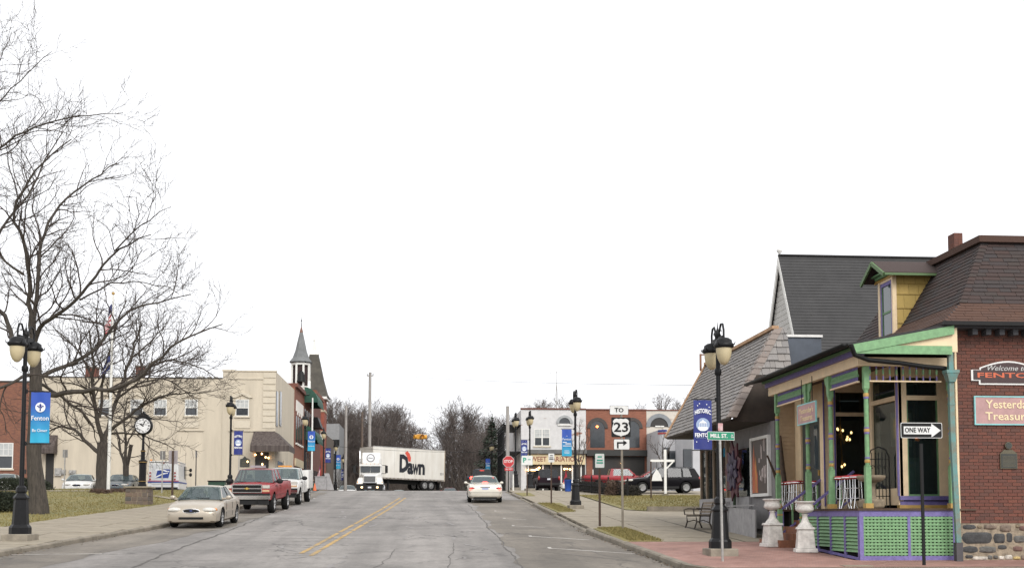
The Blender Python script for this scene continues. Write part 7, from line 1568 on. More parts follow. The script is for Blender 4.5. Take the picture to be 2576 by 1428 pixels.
SEDAN = dict(id='sedan', L=4.67, W=1.75, wb=2.7, fo=.95, r=.31, zb=.92, zr=1.325, hb=.755, hr=.565,
    st=[(0, .58, .30, .47, .52), (.03, .70, .22, .55, .60), (.12, .80, .18, .62, .68), (.4, .855, .17, .71, .78), (.95, .875, .17, .80, .87), (1.4, .875, .17, .86, .93), (2.0, .875, .17, .885, .92), (3.3, .875, .17, .90, .93), (3.95, .87, .19, .915, .97), (4.4, .83, .23, .90, .95), (4.6, .77, .28, .86, .90), (4.67, .66, .36, .74, .78)],
    side=[(1.32, 2.05), (1.52, 2.14), (2.62, 2.62), (2.72, 2.70), (3.42, 3.05), (3.98, 3.18)], kind='pgbgp', seats=[2.2, 3.1], doors=[(1.55, 1), (2.67, 1), (3.5, 1)])
def sedan_front(t, dark=True, clr=None):
    for q in (-1, 1):
        lens(t, 'headlight', HLMP, q * .56, .13, .605, (.235, .16, .088)); lens(t, 'turn_lamp', AMB, q * .745, .26, .61, (.075, .15, .065)); lens(t, 'fog_lamp', HLMP, q * .60, .055, .33, (.05, .03, .03))
    m = MB(); ell(m, (0, t['L'] / 2 - .03, .575), (.29, .055, .066), 16, 8); m.build('grille', PLAS, t); m = MB(); m.tube([(.275 * cos(i * pi / 10), t['L'] / 2 - .02 + .04 * (1 - abs(cos(i * pi / 10))) , .575 + .07 * sin(i * pi / 10)) for i in range(21)], .012, 5, cap=False); m.build('grille_ring', CHR, t)
    m = MB(); ell(m, (0, t['L'] / 2 + .026, .58), (.05, .012, .022)); m.build('emblem', pm('emblem_blue', (.04, .06, .2), .3, var=0), t)
    fr(t, 'air_intake', WELL, (-.40, .40, -.012, .03, .30, .375)); fr(t, 'bumper_seam', WELL, (-.74, .74, .03, .06, .455, .463))
def sedan_rear(t, on=False):
    for q in (-1, 1):
        lens(t, 'tail_light', TAILON if on else TAILR, q * .60, .10, .735, (.16, .09, .085), -1)
    fr(t, 'number_plate', PLATEM, (-.16, .16, .0 - .015, .01, .62, .74), sgn=-1); fr(t, 'plate_recess', WELL, (-.24, .24, -.004, .02, .595, .77), sgn=-1)
    fr(t, 'bumper_seam', WELL, (-.78, .78, .02, .05, .545, .553), sgn=-1); fr(t, 'valance', PLAS, (-.6, .6, .05, .3, .2, .3), sgn=-1)
GOLDP = paint('gold', (.42, .37, .30), .3); WHP = paint('white', (.70, .69, .66)); REDP = paint('red', (.27, .016, .02)); GRYP = paint('grey', (.10, .12, .13), .4); BLKP = paint('black', (.007, .0065, .008)); BLUP = paint('blue', (.03, .035, .09)); RED2 = paint('red2', (.24, .012, .018)); PEARL = paint('pearl', (.66, .62, .54), .1)
gz0 = lambda y: g(y) + .006
# gold sedan parked nearest on the left
y = 41.9; GS = car('gold four door sedan parked nearest at the left kerb, facing the viewer', 'car', (-7.72, y, gz0(y)), pi - R(1.2), dict(SEDAN, trim=.5, trimmat=GOLDP), GOLDP); GS.rotation_euler.x = -R(2.6); sedan_front(GS); sedan_rear(GS); GS.scale = (1.02, 1.0, 1.02)
# pickups
PICK = dict(id='pickup', name='pickup_truck', L=5.75, W=2.02, wb=3.62, fo=.98, r=.40, gap=.09, tw=.27, zb=1.27, zr=1.82, hb=.88, hr=.72, mir=(.15, .07, .11), mirmat=PLAS,
    st=[(0, .93, .62, 1.0, 1.08), (.04, .96, .55, 1.08, 1.16), (.25, .985, .5, 1.13, 1.22), (.98, 1.01, .5, 1.18, 1.27), (1.5, 1.01, .5, 1.23, 1.31), (2.2, 1.01, .5, 1.25, 1.28), (3.7, 1.01, .5, 1.27, 1.29), (3.78, 1.01, .52, 1.29, 1.31), (5.6, 1.0, .55, 1.29, 1.31), (5.75, .97, .6, 1.27, 1.29)],
    side=[(1.42, 1.98), (1.62, 2.08), (2.55, 2.5), (2.66, 2.6), (3.35, 3.28), (3.66, 3.5)], kind='pgpgp', seats=[2.4], doors=[(1.62, 1), (2.62, 1)])
def pickup_front(t, bow=True):
    fr(t, 'bumper', CHR, (-.98, .98, -.10, .1, .60, .76)); fr(t, 'bumper_step', PLAS, (-.97, .97, -.06, .1, .761, .85)); fr(t, 'air_dam', PLAS, (-.9, .9, -.04, .2, .38, .598))
    fr(t, 'grille', WELL, (-.62, .62, -.012, .05, .90, 1.19)); gf = fr(t, 'grille_frame', CHR, (-.64, .64, -.03, .05, 1.19, 1.225), (-.64, .64, -.03, .05, .875, .90), (-.64, -.605, -.029, .05, .901, 1.189), (.605, .64, -.029, .05, .901, 1.189), (-.604, .604, -.03, .05, 1.03, 1.065))
    for i in range(4): fr(t, 'grille_bar', PLAS, (-.6, .6, -.02, .0, .925 + i * .075 - (.0 if i < 2 else -.01), .94 + i * .075 - (.0 if i < 2 else -.01)))
    if bow:
        m = MB(); m.prism([(-.10, -.018), (-.035, -.018), (-.035, -.045), (.035, -.045), (.035, -.018), (.115, -.018), (.1, .018), (.035, .018), (.035, .045), (-.035, .045), (-.035, .018), (-.115, .018)], (0, t['L'] / 2 + .035, 1.048), (-1, 0, 0), (0, 0, 1), (0, -.012, 0)); m.build('emblem', pm('emblem_gold', (.6, .42, .12), .3, metal=.5, var=0), t)
    for q in (-1, 1):
        fr(t, 'headlight', HLMP, (min(q * .66, q * .96), max(q * .66, q * .96), -.015, .12, 1.06, 1.19)); fr(t, 'turn_lamp', pm('lamp_pale_amber', (.55, .36, .22), .2, var=0, coat=.5), (min(q * .66, q * .95), max(q * .66, q * .95), -.012, .12, .91, 1.0))
        fr(t, 'tow_hook', WELL, (q * .45 - .05, q * .45 + .05, -.08, .0, .46, .56))
    fr(t, 'number_plate', PLATEM, (-.16, .16, -.12, -.101, .61, .73)) if False else None
y = 53.1; RT = car('red pickup truck with grey light bar on its roof, parked behind the gold sedan', 'pickup truck', (-7.38, y, gz0(y)), pi - R(2.6), dict(PICK, trim=.78, trimmat=REDP), REDP); RT.rotation_euler.x = -R(2.7); pickup_front(RT); RT.scale = (1.0, 1.0, 1.03)
fr(RT, 'bed_liner', WELL, (-.85, .85, 3.85, 5.65, 1.26, 1.325)); fr(RT, 'light_bar', pm('light_bar_grey', (.33, .31, .33), .4, var=.1), (-.32, .32, 2.35, 2.65, 1.90, 2.0)); fr(RT, 'fender_flare', PLAS, (.93, 1.03, .62, 1.34, .80, .86), (-1.03, -.93, .62, 1.34, .80, .86)) if False else None
y = 61.6; WT = car('white utility pickup with amber roof bar parked behind the red pickup', 'pickup truck', (-7.18, y, gz0(y)), pi - R(1.5), dict(PICK, id='pickup_w', mirmat=PLAS), WHP); WT.rotation_euler.x = -R(2.8); pickup_front(WT, False); fr(WT, 'light_bar', pm('light_bar_amber', (.6, .25, .04), .4, var=.1, coat=.4), (-.35, .35, 2.35, 2.62, 1.90, 1.98))
for q in (-1, 1): fr(WT, 'service_box', WHP, (min(q * .72, q * 1.06), max(q * .72, q * 1.06), 3.75, 5.75, .75, 1.72)); fr(WT, 'box_door', pm('paint_white_dull', (.6, .59, .57), .5, var=.05), (min(q * 1.061, q * 1.075), max(q * 1.061, q * 1.075), 3.85, 4.35, .95, 1.65))
# white sedan driving away
OLDS = dict(SEDAN, id='olds', L=4.85, W=1.86, wb=2.77, hb=.80, hr=.60, zr=1.34, r=.32,
    st=[(0, .6, .32, .50, .55), (.1, .82, .2, .62, .68), (.4, .90, .18, .72, .79), (.95, .925, .18, .81, .88), (1.4, .93, .18, .87, .94), (2.0, .93, .18, .90, .93), (3.3, .93, .18, .92, .95), (4.0, .925, .2, .95, 1.0), (4.5, .90, .24, .94, 1.0), (4.74, .86, .27, .90, .95), (4.82, .80, .32, .80, .84), (4.85, .70, .38, .62, .66)], side=[(1.35, 2.1), (1.55, 2.2), (2.7, 2.7), (2.8, 2.78), (3.45, 3.15), (4.08, 3.3)])
y = 64.0; OS = car('white sedan with glowing red brake lights driving away up the street', 'car', (3.42, y, gz0(y)), -R(1.5), dict(OLDS, trim=.48, trimmat=PEARL), PEARL); OS.rotation_euler.x = R(2.9)
for q in (-1, 1):
    lens(OS, 'tail_light', TAILR, q * .66, .12, .76, (.2, .12, .09), -1); lens(OS, 'brake_light', TAILON, q * .74, .05, .70, (.09, .07, .035), -1)
fr(OS, 'number_plate', pm('plate_blue', (.38, .42, .6), .5, var=0), (-.17, .17, .005, .03, .66, .79), sgn=-1); fr(OS, 'plate_recess', WELL, (-.26, .26, .02, .04, .79, .83), sgn=-1); fr(OS, 'bumper_seam', WELL, (-.86, .86, -.004, .05, .535, .545), sgn=-1); fr(OS, 'valance', PLAS, (-.62, .62, .06, .3, .18, .32), sgn=-1); fr(OS, 'spoiler', PEARL, (-.72, .72, .06, .2, 1.03, 1.055), (-.6, -.52, .1, .16, .95, 1.029), (.52, .6, .1, .16, .95, 1.029), sgn=-1)
lens(OS, 'high_brake_light', TAILON, 0, .55, 1.06, (.16, .05, .03), -1); OS.scale = (1.02, 1, 1.03)
# SUVs
SUV = dict(id='suv', name='sport_utility_car', L=4.8, W=1.84, wb=2.86, fo=.92, r=.35, gap=.06, zb=1.02, zr=1.60, hb=.80, hr=.64, glass=CGLD, mir=(.12, .07, .09),
    st=[(0, .66, .36, .62, .68), (.06, .80, .26, .76, .82), (.35, .88, .24, .87, .94), (.92, .92, .24, .94, 1.0), (1.35, .92, .24, .98, 1.05), (2.0, .92, .24, 1.0, 1.03), (3.6, .92, .25, 1.02, 1.05), (4.4, .91, .28, 1.03, 1.06), (4.7, .88, .32, 1.02, 1.05), (4.8, .80, .38, .96, 1.0)],
    side=[(1.3, 2.0), (1.5, 2.1), (2.5, 2.52), (2.6, 2.62), (3.5, 3.5), (3.62, 3.6), (4.2, 4.0), (4.72, 4.38)], kind='pgbgbgp', seats=[2.2, 3.2], doors=[(1.5, 1), (2.55, 1), (3.55, 1)])
y = 74.3; BS = car('black sport utility car parked sideways in the lot with silver wheels', 'car', (15.65, y, g(74.3) + .12), pi / 2, SUV, BLKP, name='sport_utility_car'); BS.rotation_euler.y = 0
for q in (-1, 1): lens(BS, 'headlight', HLMP, q * .68, .22, .80, (.17, .22, .09)); lens(BS, 'tail_light', TAILR, q * .8, .12, .92, (.08, .1, .14), -1)
fr(BS, 'roof_rail', CHR, (.60, .64, 2.1, 4.2, 1.655, 1.69), (-.64, -.60, 2.1, 4.2, 1.655, 1.69)); fr(BS, 'grille', PLAS, (-.4, .4, .02, .1, .66, .78)); fr(BS, 'sill_trim', PLAS, (.915, .935, 1.4, 3.3, .28, .42), (-.935, -.915, 1.4, 3.3, .28, .42))
VAN = dict(SUV, id='van', L=4.9, H=1.75, zr=1.66, hr=.70)
y = 93; DV = car('dark minivan seen from behind, parked before the lettered shop board', 'car', (ax(1375, 91), y, gz0(y)), R(4), VAN, paint('plum', (.022, .014, .018)), name='minivan')
for q in (-1, 1): lens(DV, 'tail_light', TAILR, q * .82, .1, .98, (.09, .1, .17), -1)
fr(DV, 'number_plate', PLATEM, (-.16, .16, -.02, .01, .83, .96), sgn=-1); fr(DV, 'bumper', PLAS, (-.86, .86, -.06, .12, .42, .6), sgn=-1)
y = 90.5; BV = car('dark blue car with lit brake lights ahead of the white sedan', 'car', (ax(1211, 90.5), y, gz0(y)), -R(2), dict(SUV, id='suvb'), BLUP, name='sport_utility_car')
for q in (-1, 1): lens(BV, 'brake_light', TAILON, q * .8, .1, .93, (.13, .08, .13), -1)
lens(BV, 'high_brake_light', TAILON, 0, .45, 1.52, (.2, .08, .05), -1)
# cars parked across the side street, left and right
def parked(label, px, Y, rz, pmat, sp=SEDAN, front=True, off=.0, rear=False):
    t = car(label, 'car', (ax(px, Y), Y, g(Y) + .01 + off), rz, dict(sp, id=sp['id']), pmat)
    if front: sedan_front(t)
    if rear: sedan_rear(t)
    return t
BIG = dict(SEDAN, id='big', L=5.2, W=1.93, hb=.84, hr=.64, st=[(a * 1.11, b * 1.1, c, d, e) for a, b, c, d, e in SEDAN['st']], side=[(a * 1.11, b * 1.11) for a, b in SEDAN['side']], wb=2.95, fo=1.05)
parked('white sedan facing the lawn beside the meter wall of the cream building', 202, 78.4, pi + R(10), WHP, BIG, off=-.2); parked('dark grey sedan facing the lawn behind the flagpole', 308, 78.4, pi + R(3), GRYP, BIG, off=-.2); parked('white sedan half hidden by the hedge at the left edge', 14, 80.5, pi + R(8), WHP, SEDAN, off=-.2)
parked('white sedan parked sideways behind the iron fence', 1478, 98, pi / 2, WHP, SEDAN, off=.05); parked('red sedan parked sideways just behind the black sport utility car', 1640, 83.5, pi / 2, RED2, SEDAN, off=.1)
y = 95; RP = car('red pickup parked sideways before the red brick shop', 'pickup truck', (ax(1553, y), y, g(y) + .02), -pi / 2, dict(PICK, id='pickup_r', mirmat=RED2), RED2); pickup_front(RP, False); fr(RP, 'bed_liner', WELL, (-.85, .85, 3.85, 5.65, 1.26, 1.325))
parked('white sedan half below the crest left of the lorry', 874, 123, pi, WHP, BIG); parked('white sedan almost hidden beneath the lorry cab', 928, 132, pi, WHP, SEDAN); parked('red car roof just showing over the crest of the road', 1131, 128, pi, RED2, SEDAN); parked('white sedan beyond the lorry wheels', 1003, 134, pi, WHP, SEDAN)
# ------------------------------------------------------------------ mail van
y0 = 74.2; pz = g(76) - .2; MV = thing('mail_van', 'white boxy mail van with blue eagle emblem and striped sides, seen from behind', 'van', (ax(404, y0), y0 + 2.2, pz), R(3))
MW = paint('mail_white', (.66, .66, .65)); MBL = pm('stripe_blue', (.02, .05, .25), .5, var=0); MRD = pm('stripe_red', (.4, .02, .03), .5, var=0)
m = MB(); m.hexa([(-.95, -2.2, .42), (.95, -2.2, .42), (.95, 1.2, .42), (-.95, 1.2, .42)], [(-.9, -2.16, 2.13), (.9, -2.16, 2.13), (.9, 1.0, 2.13), (-.9, 1.0, 2.13)]); m.hexa([(-.9, 1.21, .42), (.9, 1.21, .42), (.85, 2.2, .42), (-.85, 2.2, .42)], [(-.88, 1.21, 1.25), (.88, 1.21, 1.25), (.8, 2.2, .95), (-.8, 2.2, .95)]); bevel(m.build('body', MW, MV), .05)
m = MB(); m.box(-.92, .92, -2.22, 1.05, 2.133, 2.19); bevel(m.build('roof', MW, MV), .03)
def mb(name, mat, *q):
    m = MB()
    for b_ in q: m.box(*b_)
    return m.build(name, mat, MV)
mb('rear_door', pm('mail_panel', (.58, .59, .6), .5, var=.05), (-.68, .55, -2.235, -2.2, .75, 1.97)); mb('stripe_red', MRD, (-.955, .955, -2.243, -2.236, .92, .965)); mb('stripe_blue', MBL, (-.955, .955, -2.243, -2.236, .83, .905)); mb('side_stripe', MBL, (.955, .962, -2.2, 1.2, .83, .905), (-.962, -.955, -2.2, 1.2, .83, .905)); mb('bumper', PLAS, (-.9, .9, -2.32, -2.2, .40, .55))
m = MB(); m.prism([(-.42, -.3), (.38, -.3), (.5, .26), (-.28, .26)], (-.06, -2.238, 1.42), (1, 0, 0), (0, 0, 1), (0, .003, 0)); em = m.build('emblem', MBL, MV)
for poly in ([(-.45, .16), (-.1, .2), (.3, .08), (.42, .1), (.44, .16), (.3, .16), (-.05, .28), (-.4, .26)], [(-.44, -.3), (-.4, -.2), (.05, .02), (.32, .04), (.34, -.02), (.1, -.05)]):
    m = MB(); m.prism(poly, (-.06, -2.242, 1.42), (1, 0, 0), (0, 0, 1), (0, .003, 0)); m.build('emblem_eagle', PRW, MV)
for x in (-.8, .72):
    for z in (1.05, 1.25, 1.45): m = MB(); m.lathe([(.06, 0), (.06, .03)], 10, (x, -2.25, z), axis='y'); m.build('tail_light', TAILR, MV)
m = MB(); m.box(.86, .96, .2, .9, 1.15, 1.95); m.build('side_window', PANED, MV); mb('rear_lamp', TAILR, (-.12, .06, -2.24, -2.2, 2.05, 2.1))
for z in (1.75, 1.45): m = MB(); ell(m, (1.2, 1.1, z), (.1, .05, .13)); m.bar((.9, 1.1, z), (1.15, 1.1, z), .03); m.build('mirror', PLAS, MV)
m = MB(); m.lathe([(.08, 2.19), (.07, 2.3), (.02, 2.33)], 10, (-.82, -1.9, 0)); m.build('beacon', AMB, MV)
for x in (-.82, .82):
    for yy in (-1.4, 1.5): wheel(MV, x, yy, .35, .2)
# ------------------------------------------------------------------ articulated lorry turning into the street
LY = 103.0; lz = 3.42; LR = thing('semi_truck', 'white lorry with headlights on pulling a trailer lettered Dawn, turning into the street', 'lorry', (ax(930, LY), LY, lz), 0)
TW_ = paint('lorry_white', (.74, .73, .70)); TRW = pm('trailer_white', (.68, .66, .61), .45, var=.1, scale=1.4, stretch=(1.5, 1.5, .3), col2=(.59, .56, .50))
def lb_(name, mat, *q, par=None):
    m = MB()
    for b_ in q: m.box(*b_)
    return m.build(name, mat, par or LR)
cabm = MB(); cabm.hexa([(-1.0, .75, 1.0), (1.0, .75, 1.0), (1.0, 3.4, 1.0), (-1.0, 3.4, 1.0)], [(-.98, 1.05, 2.72), (.98, 1.05, 2.72), (.98, 3.4, 2.78), (-.98, 3.4, 2.78)]); bevel(cabm.build('cab', TW_, LR), .08)
hd = MB(); hd.hexa([(-.62, -.55, 1.05), (.62, -.55, 1.05), (.95, .8, 1.0), (-.95, .8, 1.0)], [(-.5, -.5, 1.78), (.5, -.5, 1.78), (.9, .8, 2.02), (-.9, .8, 2.02)]); bevel(hd.build('hood', TW_, LR), .1, 3)
for q in (-1, 1):
    m = MB(); m.hexa([(q * .6, -.6, .95), (q * 1.2, -.5, .95), (q * 1.2, .7, .95), (q * .6, .7, .95)] if q > 0 else [(-1.2, -.5, .95), (-.6, -.6, .95), (-.6, .7, .95), (-1.2, .7, .95)], [(q * .6, -.5, 1.5), (q * 1.08, -.3, 1.42), (q * 1.08, .6, 1.55), (q * .6, .7, 1.7)] if q > 0 else [(-1.08, -.3, 1.42), (-.6, -.5, 1.5), (-.6, .7, 1.7), (-1.08, .6, 1.55)]); bevel(m.build('fender', TW_, LR), .08, 3)
fa = MB(); fa.loft([[V((a * .9, .95 + b, 2.78)) for a, b in ((-1, .3), (-.8, 0), (.8, 0), (1, .3), (1, 2.3), (-1, 2.3))], [V((a * .9, 1.0 + b, 3.3)) for a, b in ((-1, .3), (-.85, 0), (.85, 0), (1, .3), (1, 2.3), (-1, 2.3))], [V((a * .84, 1.25 + b, 3.85)) for a, b in ((-1, .3), (-.85, 0), (.85, 0), (1, .3), (1, 2.0), (-1, 2.0))]], 0, False); bevel(fa.build('roof_fairing', TW_, LR), .08)
m = MB(); m.lathe([(.37, 0), (.37, .06)], 24, (.0, .955, 3.35), axis='y'); rg = m.build('roundel', pm('roundel_grey', (.2, .2, .21), .5, var=0), LR); m = MB(); m.lathe([(.28, 0), (.28, .01)], 24, (0, .944, 3.35), axis='y'); m.build('roundel_face', PRW, rg); text('lettering', 'Dawn', .17, SBLK, rg, (0, .942, 3.34), shear=.3, bold=.01)
lb_('windscreen', PANED, (-.86, -.03, .74, .80, 2.06, 2.6), (.03, .86, .74, .80, 2.06, 2.6)); lb_('sun_visor', TW_, (-.98, .98, .62, .85, 2.62, 2.78)); lb_('grille', pm('grille_metal', (.16, .16, .16), .4, metal=.6, var=.3, scale=20), (-.5, .5, -.6, -.52, 1.12, 1.66)); lb_('grille_frame', CHR, (-.54, .54, -.62, -.55, 1.661, 1.7), (-.54, .54, -.62, -.55, 1.08, 1.119)); lb_('bumper', PLAS, (-1.15, 1.15, -.75, -.3, .45, .92))
for i in range(5): lb_('marker_lamp', AMB, (-.7 + i * .35 - .04, -.7 + i * .35 + .04, .60, .64, 2.79, 2.83))
for q in (-1, 1):
    m = MB(); ell(m, (q * .88, -.5, 1.12), (.15, .09, .11)); m.build('headlight', HEADON, LR); m = MB(); ell(m, (q * .68, -.75, .68), (.1, .05, .085)); m.build('fog_lamp', HEADON, LR); m = MB(); ell(m, (q * 1.05, -.42, 1.12), (.07, .07, .09)); m.build('turn_lamp', AMB, LR)
    m = MB(); m.box(q * 1.42 - .12, q * 1.42 + .12, .75, .9, 2.0, 2.65); m.bar((q * 1.0, .85, 2.68), (q * 1.42, .82, 2.68), .05); m.bar((q * 1.0, .85, 1.95), (q * 1.42, .82, 1.95), .05); m.build('mirror', PLAS, LR); 
    wheel(LR, q * 1.0, .15, .5, .3); wheel(LR, q * .95, 3.9, .5, .5)
m = MB(); m.tube([(-1.08, 3.2, 1.0), (-1.08, 3.2, 3.9), (-1.12, 3.35, 4.1)], .08, 8); m.build('exhaust_stack', CHR, LR); lb_('number_plate', PLATEM, (-.15, .15, -.77, -.755, .6, .74)); lb_('chassis', WELL, (-.5, .5, .5, 6, .6, .98)); m = MB(); m.lathe([(.3, -.7), (.3, .7)], 12, (1.0, 2.0, .75), axis='y'); m.build('fuel_tank', CHR, LR)
# trailer: its own heading, hitched behind the cab
A = Matrix_ = None
p0 = at(937, 1198, 110); p1 = at(1117, 1206.5, 114.5); q0 = at(937, 1122, 110); q1 = at(1117, 1133.5, 114.5)
base = V(LR.location); u = (p1 - p0); tl = u.length; u.normalize(); up = ((q0 - p0) + (q1 - p1)).normalized(); nrm = u.cross(up).normalized(); up = nrm.cross(u).normalized() * 1.0
if nrm.y > 0: nrm = -nrm
hgt = ((q0 - p0).length + (q1 - p1).length) / 2; O_ = p0 - base
TM = M(((u.x, nrm.x, up.x, O_.x), (u.y, nrm.y, up.y, O_.y), (u.z, nrm.z, up.z, O_.z), (0, 0, 0, 1)))
def tb_(name, mat, *q, par=None):
    m = MB(); m.T = TM
    for b_ in q: m.box(*b_)
    return m.build(name, mat, par or LR)
box_ = tb_('trailer_box', TRW, (0, tl, -2.5, 0, 0, hgt))
tb_('top_rail', STEEL, (0, tl, -.02, .02, hgt + .003, hgt + .07), par=box_); br_ = tb_('bottom_rail', pm('rail_grey', (.30, .28, .25), .6, var=.2), (0, tl, -.02, .03, -.13, -.002), par=box_)
for i in range(int(tl / .42)): tb_('rail_marker', pm('marker_dark', (.12, .08, .06), .6), (.2 + i * .42, .36 + i * .42, .031, .04, -.09, -.04), par=box_)
for i in range(1, int(tl / 1.2)): tb_('panel_seam', pm('seam_grey', (.42, .41, .39), .6), (i * 1.2, i * 1.2 + .02, .001, .006, .02, hgt - .02), par=box_)
tb_('rear_frame', pm('frame_tan', (.40, .33, .24), .6, var=.15), (tl + .003, tl + .07, -2.5, .03, -.15, hgt + .05), par=box_)
tx = lambda px: (at(px, 1165, 112).x - p0.x) / u.x * 1.0
uw, vw = u, up
wc = base * 0 + O_
def tpt(s, z): return O_ + u * s + up * z + nrm * .012
sx = lambda px: tl * (px - 937) / (1117 - 937)
SBK = pm('letter_black', (.012, .014, .02), .5, var=0)
text('lettering', 'D', 2.25, SBK, box_, tpt(sx(1013.5), hgt * .46), u, up, bold=.05, width=22.5 / 180 * tl)
text('lettering', 'a', 2.0, SBK, box_, tpt(sx(1029.5), hgt * .385), u, up, bold=.05, width=15.5 / 180 * tl); text('lettering', 'w', 2.0, SBK, box_, tpt(sx(1043), hgt * .375), u, up, bold=.03, width=16.5 / 180 * tl); text('lettering', 'n', 2.0, SBK, box_, tpt(sx(1058.5), hgt * .375), u, up, bold=.04, width=16 / 180 * tl)
m = MB(); k_ = tl / 180; m.prism([((1015.5 - 937) * k_, hgt * .86), ((1021 - 937) * k_, hgt * .92), ((1027 - 937) * k_, hgt * .84), ((1030.5 - 937) * k_, hgt * .70), ((1030 - 937) * k_, hgt * .575), ((1025 - 937) * k_, hgt * .56), ((1021.5 - 937) * k_, hgt * .70)], O_ + nrm * .013, u, up, nrm * .004); m.build('flame_mark', pm('flame_red', (.55, .08, .05), .5, var=0), box_)
text('lettering', '221', .3, SBK, box_, tpt(sx(1110), hgt * .2), u, up, width=.4)
tb_('underframe', WELL, (.5, tl - .3, -1.8, -.7, -.5, -.14)); tb_('landing_leg', PLAS, (1.9, 2.05, -.5, -.35, -1.15, -.14), (1.9, 2.05, -2.1, -1.95, -1.15, -.14)); tb_('mud_flap', PLAS, (tl - .5, tl - .45, -.7, -.1, -1.0, -.3)); tb_('rear_bumper', STEEL, (tl - .2, tl - .1, -2.3, -.2, -.75, -.6), (tl - .2, tl - .12, -.5, -.4, -.6, -.14))
for s in (1084, 1076): pass
for px in (1068.5, 1084.5):
    for n_ in (-.2, -2.25):
        c = O_ + u * sx(px) + up * -.62 + nrm * n_; m = MB(); m.T = M.Translation(c) @ M(((nrm.x, u.x, up.x, 0), (nrm.y, u.y, up.y, 0), (nrm.z, u.z, up.z, 0), (0, 0, 0, 1)))
        m.lathe([(.3, -.25), (.46, -.25), (.5, -.2), (.5, .12), (.46, .16), (.3, .16)], 20, axis='x', cap=False); w_ = m.build('wheel', TYRE, LR); m2 = MB(); m2.T = m.T; m2.lathe([(.3, .14), (.28, .1), (.12, .06), (.1, .14), (.02, .15)], 16, axis='x'); m2.build('rim', RIM, w_)
# ================================================================== LAWN, FLAGPOLE, CLOCK, SMALL STREET THINGS
pf = gnd(272, 1243, .3); pf.z = g(pf.y) + .3
t = thing('flagpole', 'tall white flagpole on the lawn in front of the forked tree', 'flagpole', pf); hp = at(285, 742, pf.y).z - pf.z; top = V((at(285, 742, pf.y).x - pf.x, 0, hp))
m = MB(); m.lathe([(.22, 0), (.2, .1), (.12, .15)], 12); m.tube([(0, 0, .1), tuple(top)], [.10, .05], 10); m.build('shaft', WFR, t); m = MB(); m.lathe([(.02, 0), (.09, .06), (.09, .12), (.02, .18)], 10, tuple(top)); m.build('finial', GOLD, t)
lean = top / hp
def limp_flag(name, label, z, hgt, drop, cols, canton):
    f = thing(name, label, 'flag', pf + lean * z); ns, nf = len(cols), 10; m = MB()
    P = [[V((-.07 - .62 * (j / nf) ** .8 * (.55 + .45 * i / ns) + .05 * sin(j * 1.4 + i * .5), .09 * sin(j * 2.1 + i * .9), -hgt * i / ns - drop * (j / nf) ** 1.25 * (1 - .35 * i / ns))) for j in range(nf + 1)] for i in range(ns + 1)]
    vs = [p for r in P for p in r]
    for i in range(ns):
        for j in range(nf): m.add([P[i][j], P[i][j + 1], P[i + 1][j + 1], P[i + 1][j]], [(0, 1, 2, 3)], 2 if (canton and i < 5 and j < 3) else cols[i], True)
    m.build('cloth', [pm('flag_red', (.42, .03, .05), .7, var=.1), pm('flag_white', (.62, .61, .6), .7, var=.05), pm('flag_navy', (.03, .04, .14), .7, var=.1)], f)
    return f
limp_flag('flag', 'red and white striped flag with navy corner hanging limp at the top of the pole', hp - .35, 1.6, 1.9, [0, 1] * 6 + [0], True)
limp_flag('flag', 'smaller dark navy flag hanging limp below the striped one', hp - 3.3, .9, 1.0, [2, 2, 2, 1, 2, 2], False)
# post clock on a stone planter
pc = gnd(350, 1262, .25); pc.z = g(pc.y) + .2; K = pc.y / 2893 * 1.03
t = thing('stone_planter', 'square fieldstone planter with flat cap under the post clock', 'planter', pc)
m = MB(); m.box(-.52, .52, -.52, .52, -.2, .72); pl_ = m.build('core', MATS['mortar_foundation'], t); random.seed(2)
for s_, (ux, uy) in enumerate(((1, 0), (0, 1), (1, 0), (0, 1))):
    for r in range(4):
        x = -.52
        while x < .5:
            wd = random.uniform(.18, .34); e = min(.53, x + wd); m = MB(); z0 = -.1 + r * .205; d0 = .525 + random.uniform(.0, .03)
            b = (x + .01, e - .01, -d0, -.5, z0, z0 + .19) if s_ == 0 else (.5, d0, x + .01, e - .01, z0, z0 + .19) if s_ == 1 else (x + .01, e - .01, .5, d0, z0, z0 + .19) if s_ == 2 else (-d0, -.5, x + .01, e - .01, z0, z0 + .19)
            m.box(*b); bevel(m.build('stone', rmat('planter_stone', [(.12, .10, .085), (.20, .14, .10), (.09, .085, .08), (.17, .12, .09)], .85, 10, .5), pl_), .02); x = e
m = MB(); m.box(-.62, .62, -.62, .62, .722, .80); bevel(m.build('cap_slab', CONC, t), .015)
pcz = pc + V((.12, .05, .803)); t = thing('post_clock', 'black post clock with round white roman numeral dial', 'clock', pcz); Z = lambda y: at(357, y, pc.y).z - pcz.z
m = MB(); m.lathe([(.20, 0), (.2, .1), (.17, .14), (.17, Z(1165)), (.2, Z(1163)), (.2, Z(1158)), (.1, Z(1154)), (.1, Z(1135)), (.13, Z(1133)), (.07, Z(1130)), (.055, Z(1098)), (.09, Z(1096)), (.07, Z(1094)), (.16, Z(1090))], 10, smooth=False); m.build('post', LAMPB, t)
for z in (Z(1162), Z(1134), Z(1210)): m = MB(); m.lathe([(.205 if z != Z(1134) else .135, z), (.205 if z != Z(1134) else .135, z + .02)], 10); m.build('gold_band', GOLD, t)
cz_ = Z(1070.5); m = MB(); m.lathe([(.40, -.16), (.43, -.1), (.43, .1), (.40, .16)], 28, (0, 0, cz_), axis='y'); hd_ = m.build('clock_head', LAMPB, t)
for s in (-1, 1):
    m = MB(); m.lathe([(.355, s * .165), (.355, s * .17)], 28, (0, 0, cz_), axis='y'); dl = m.build('dial', pm('dial_white', (.72, .72, .72), .4, var=0), hd_)
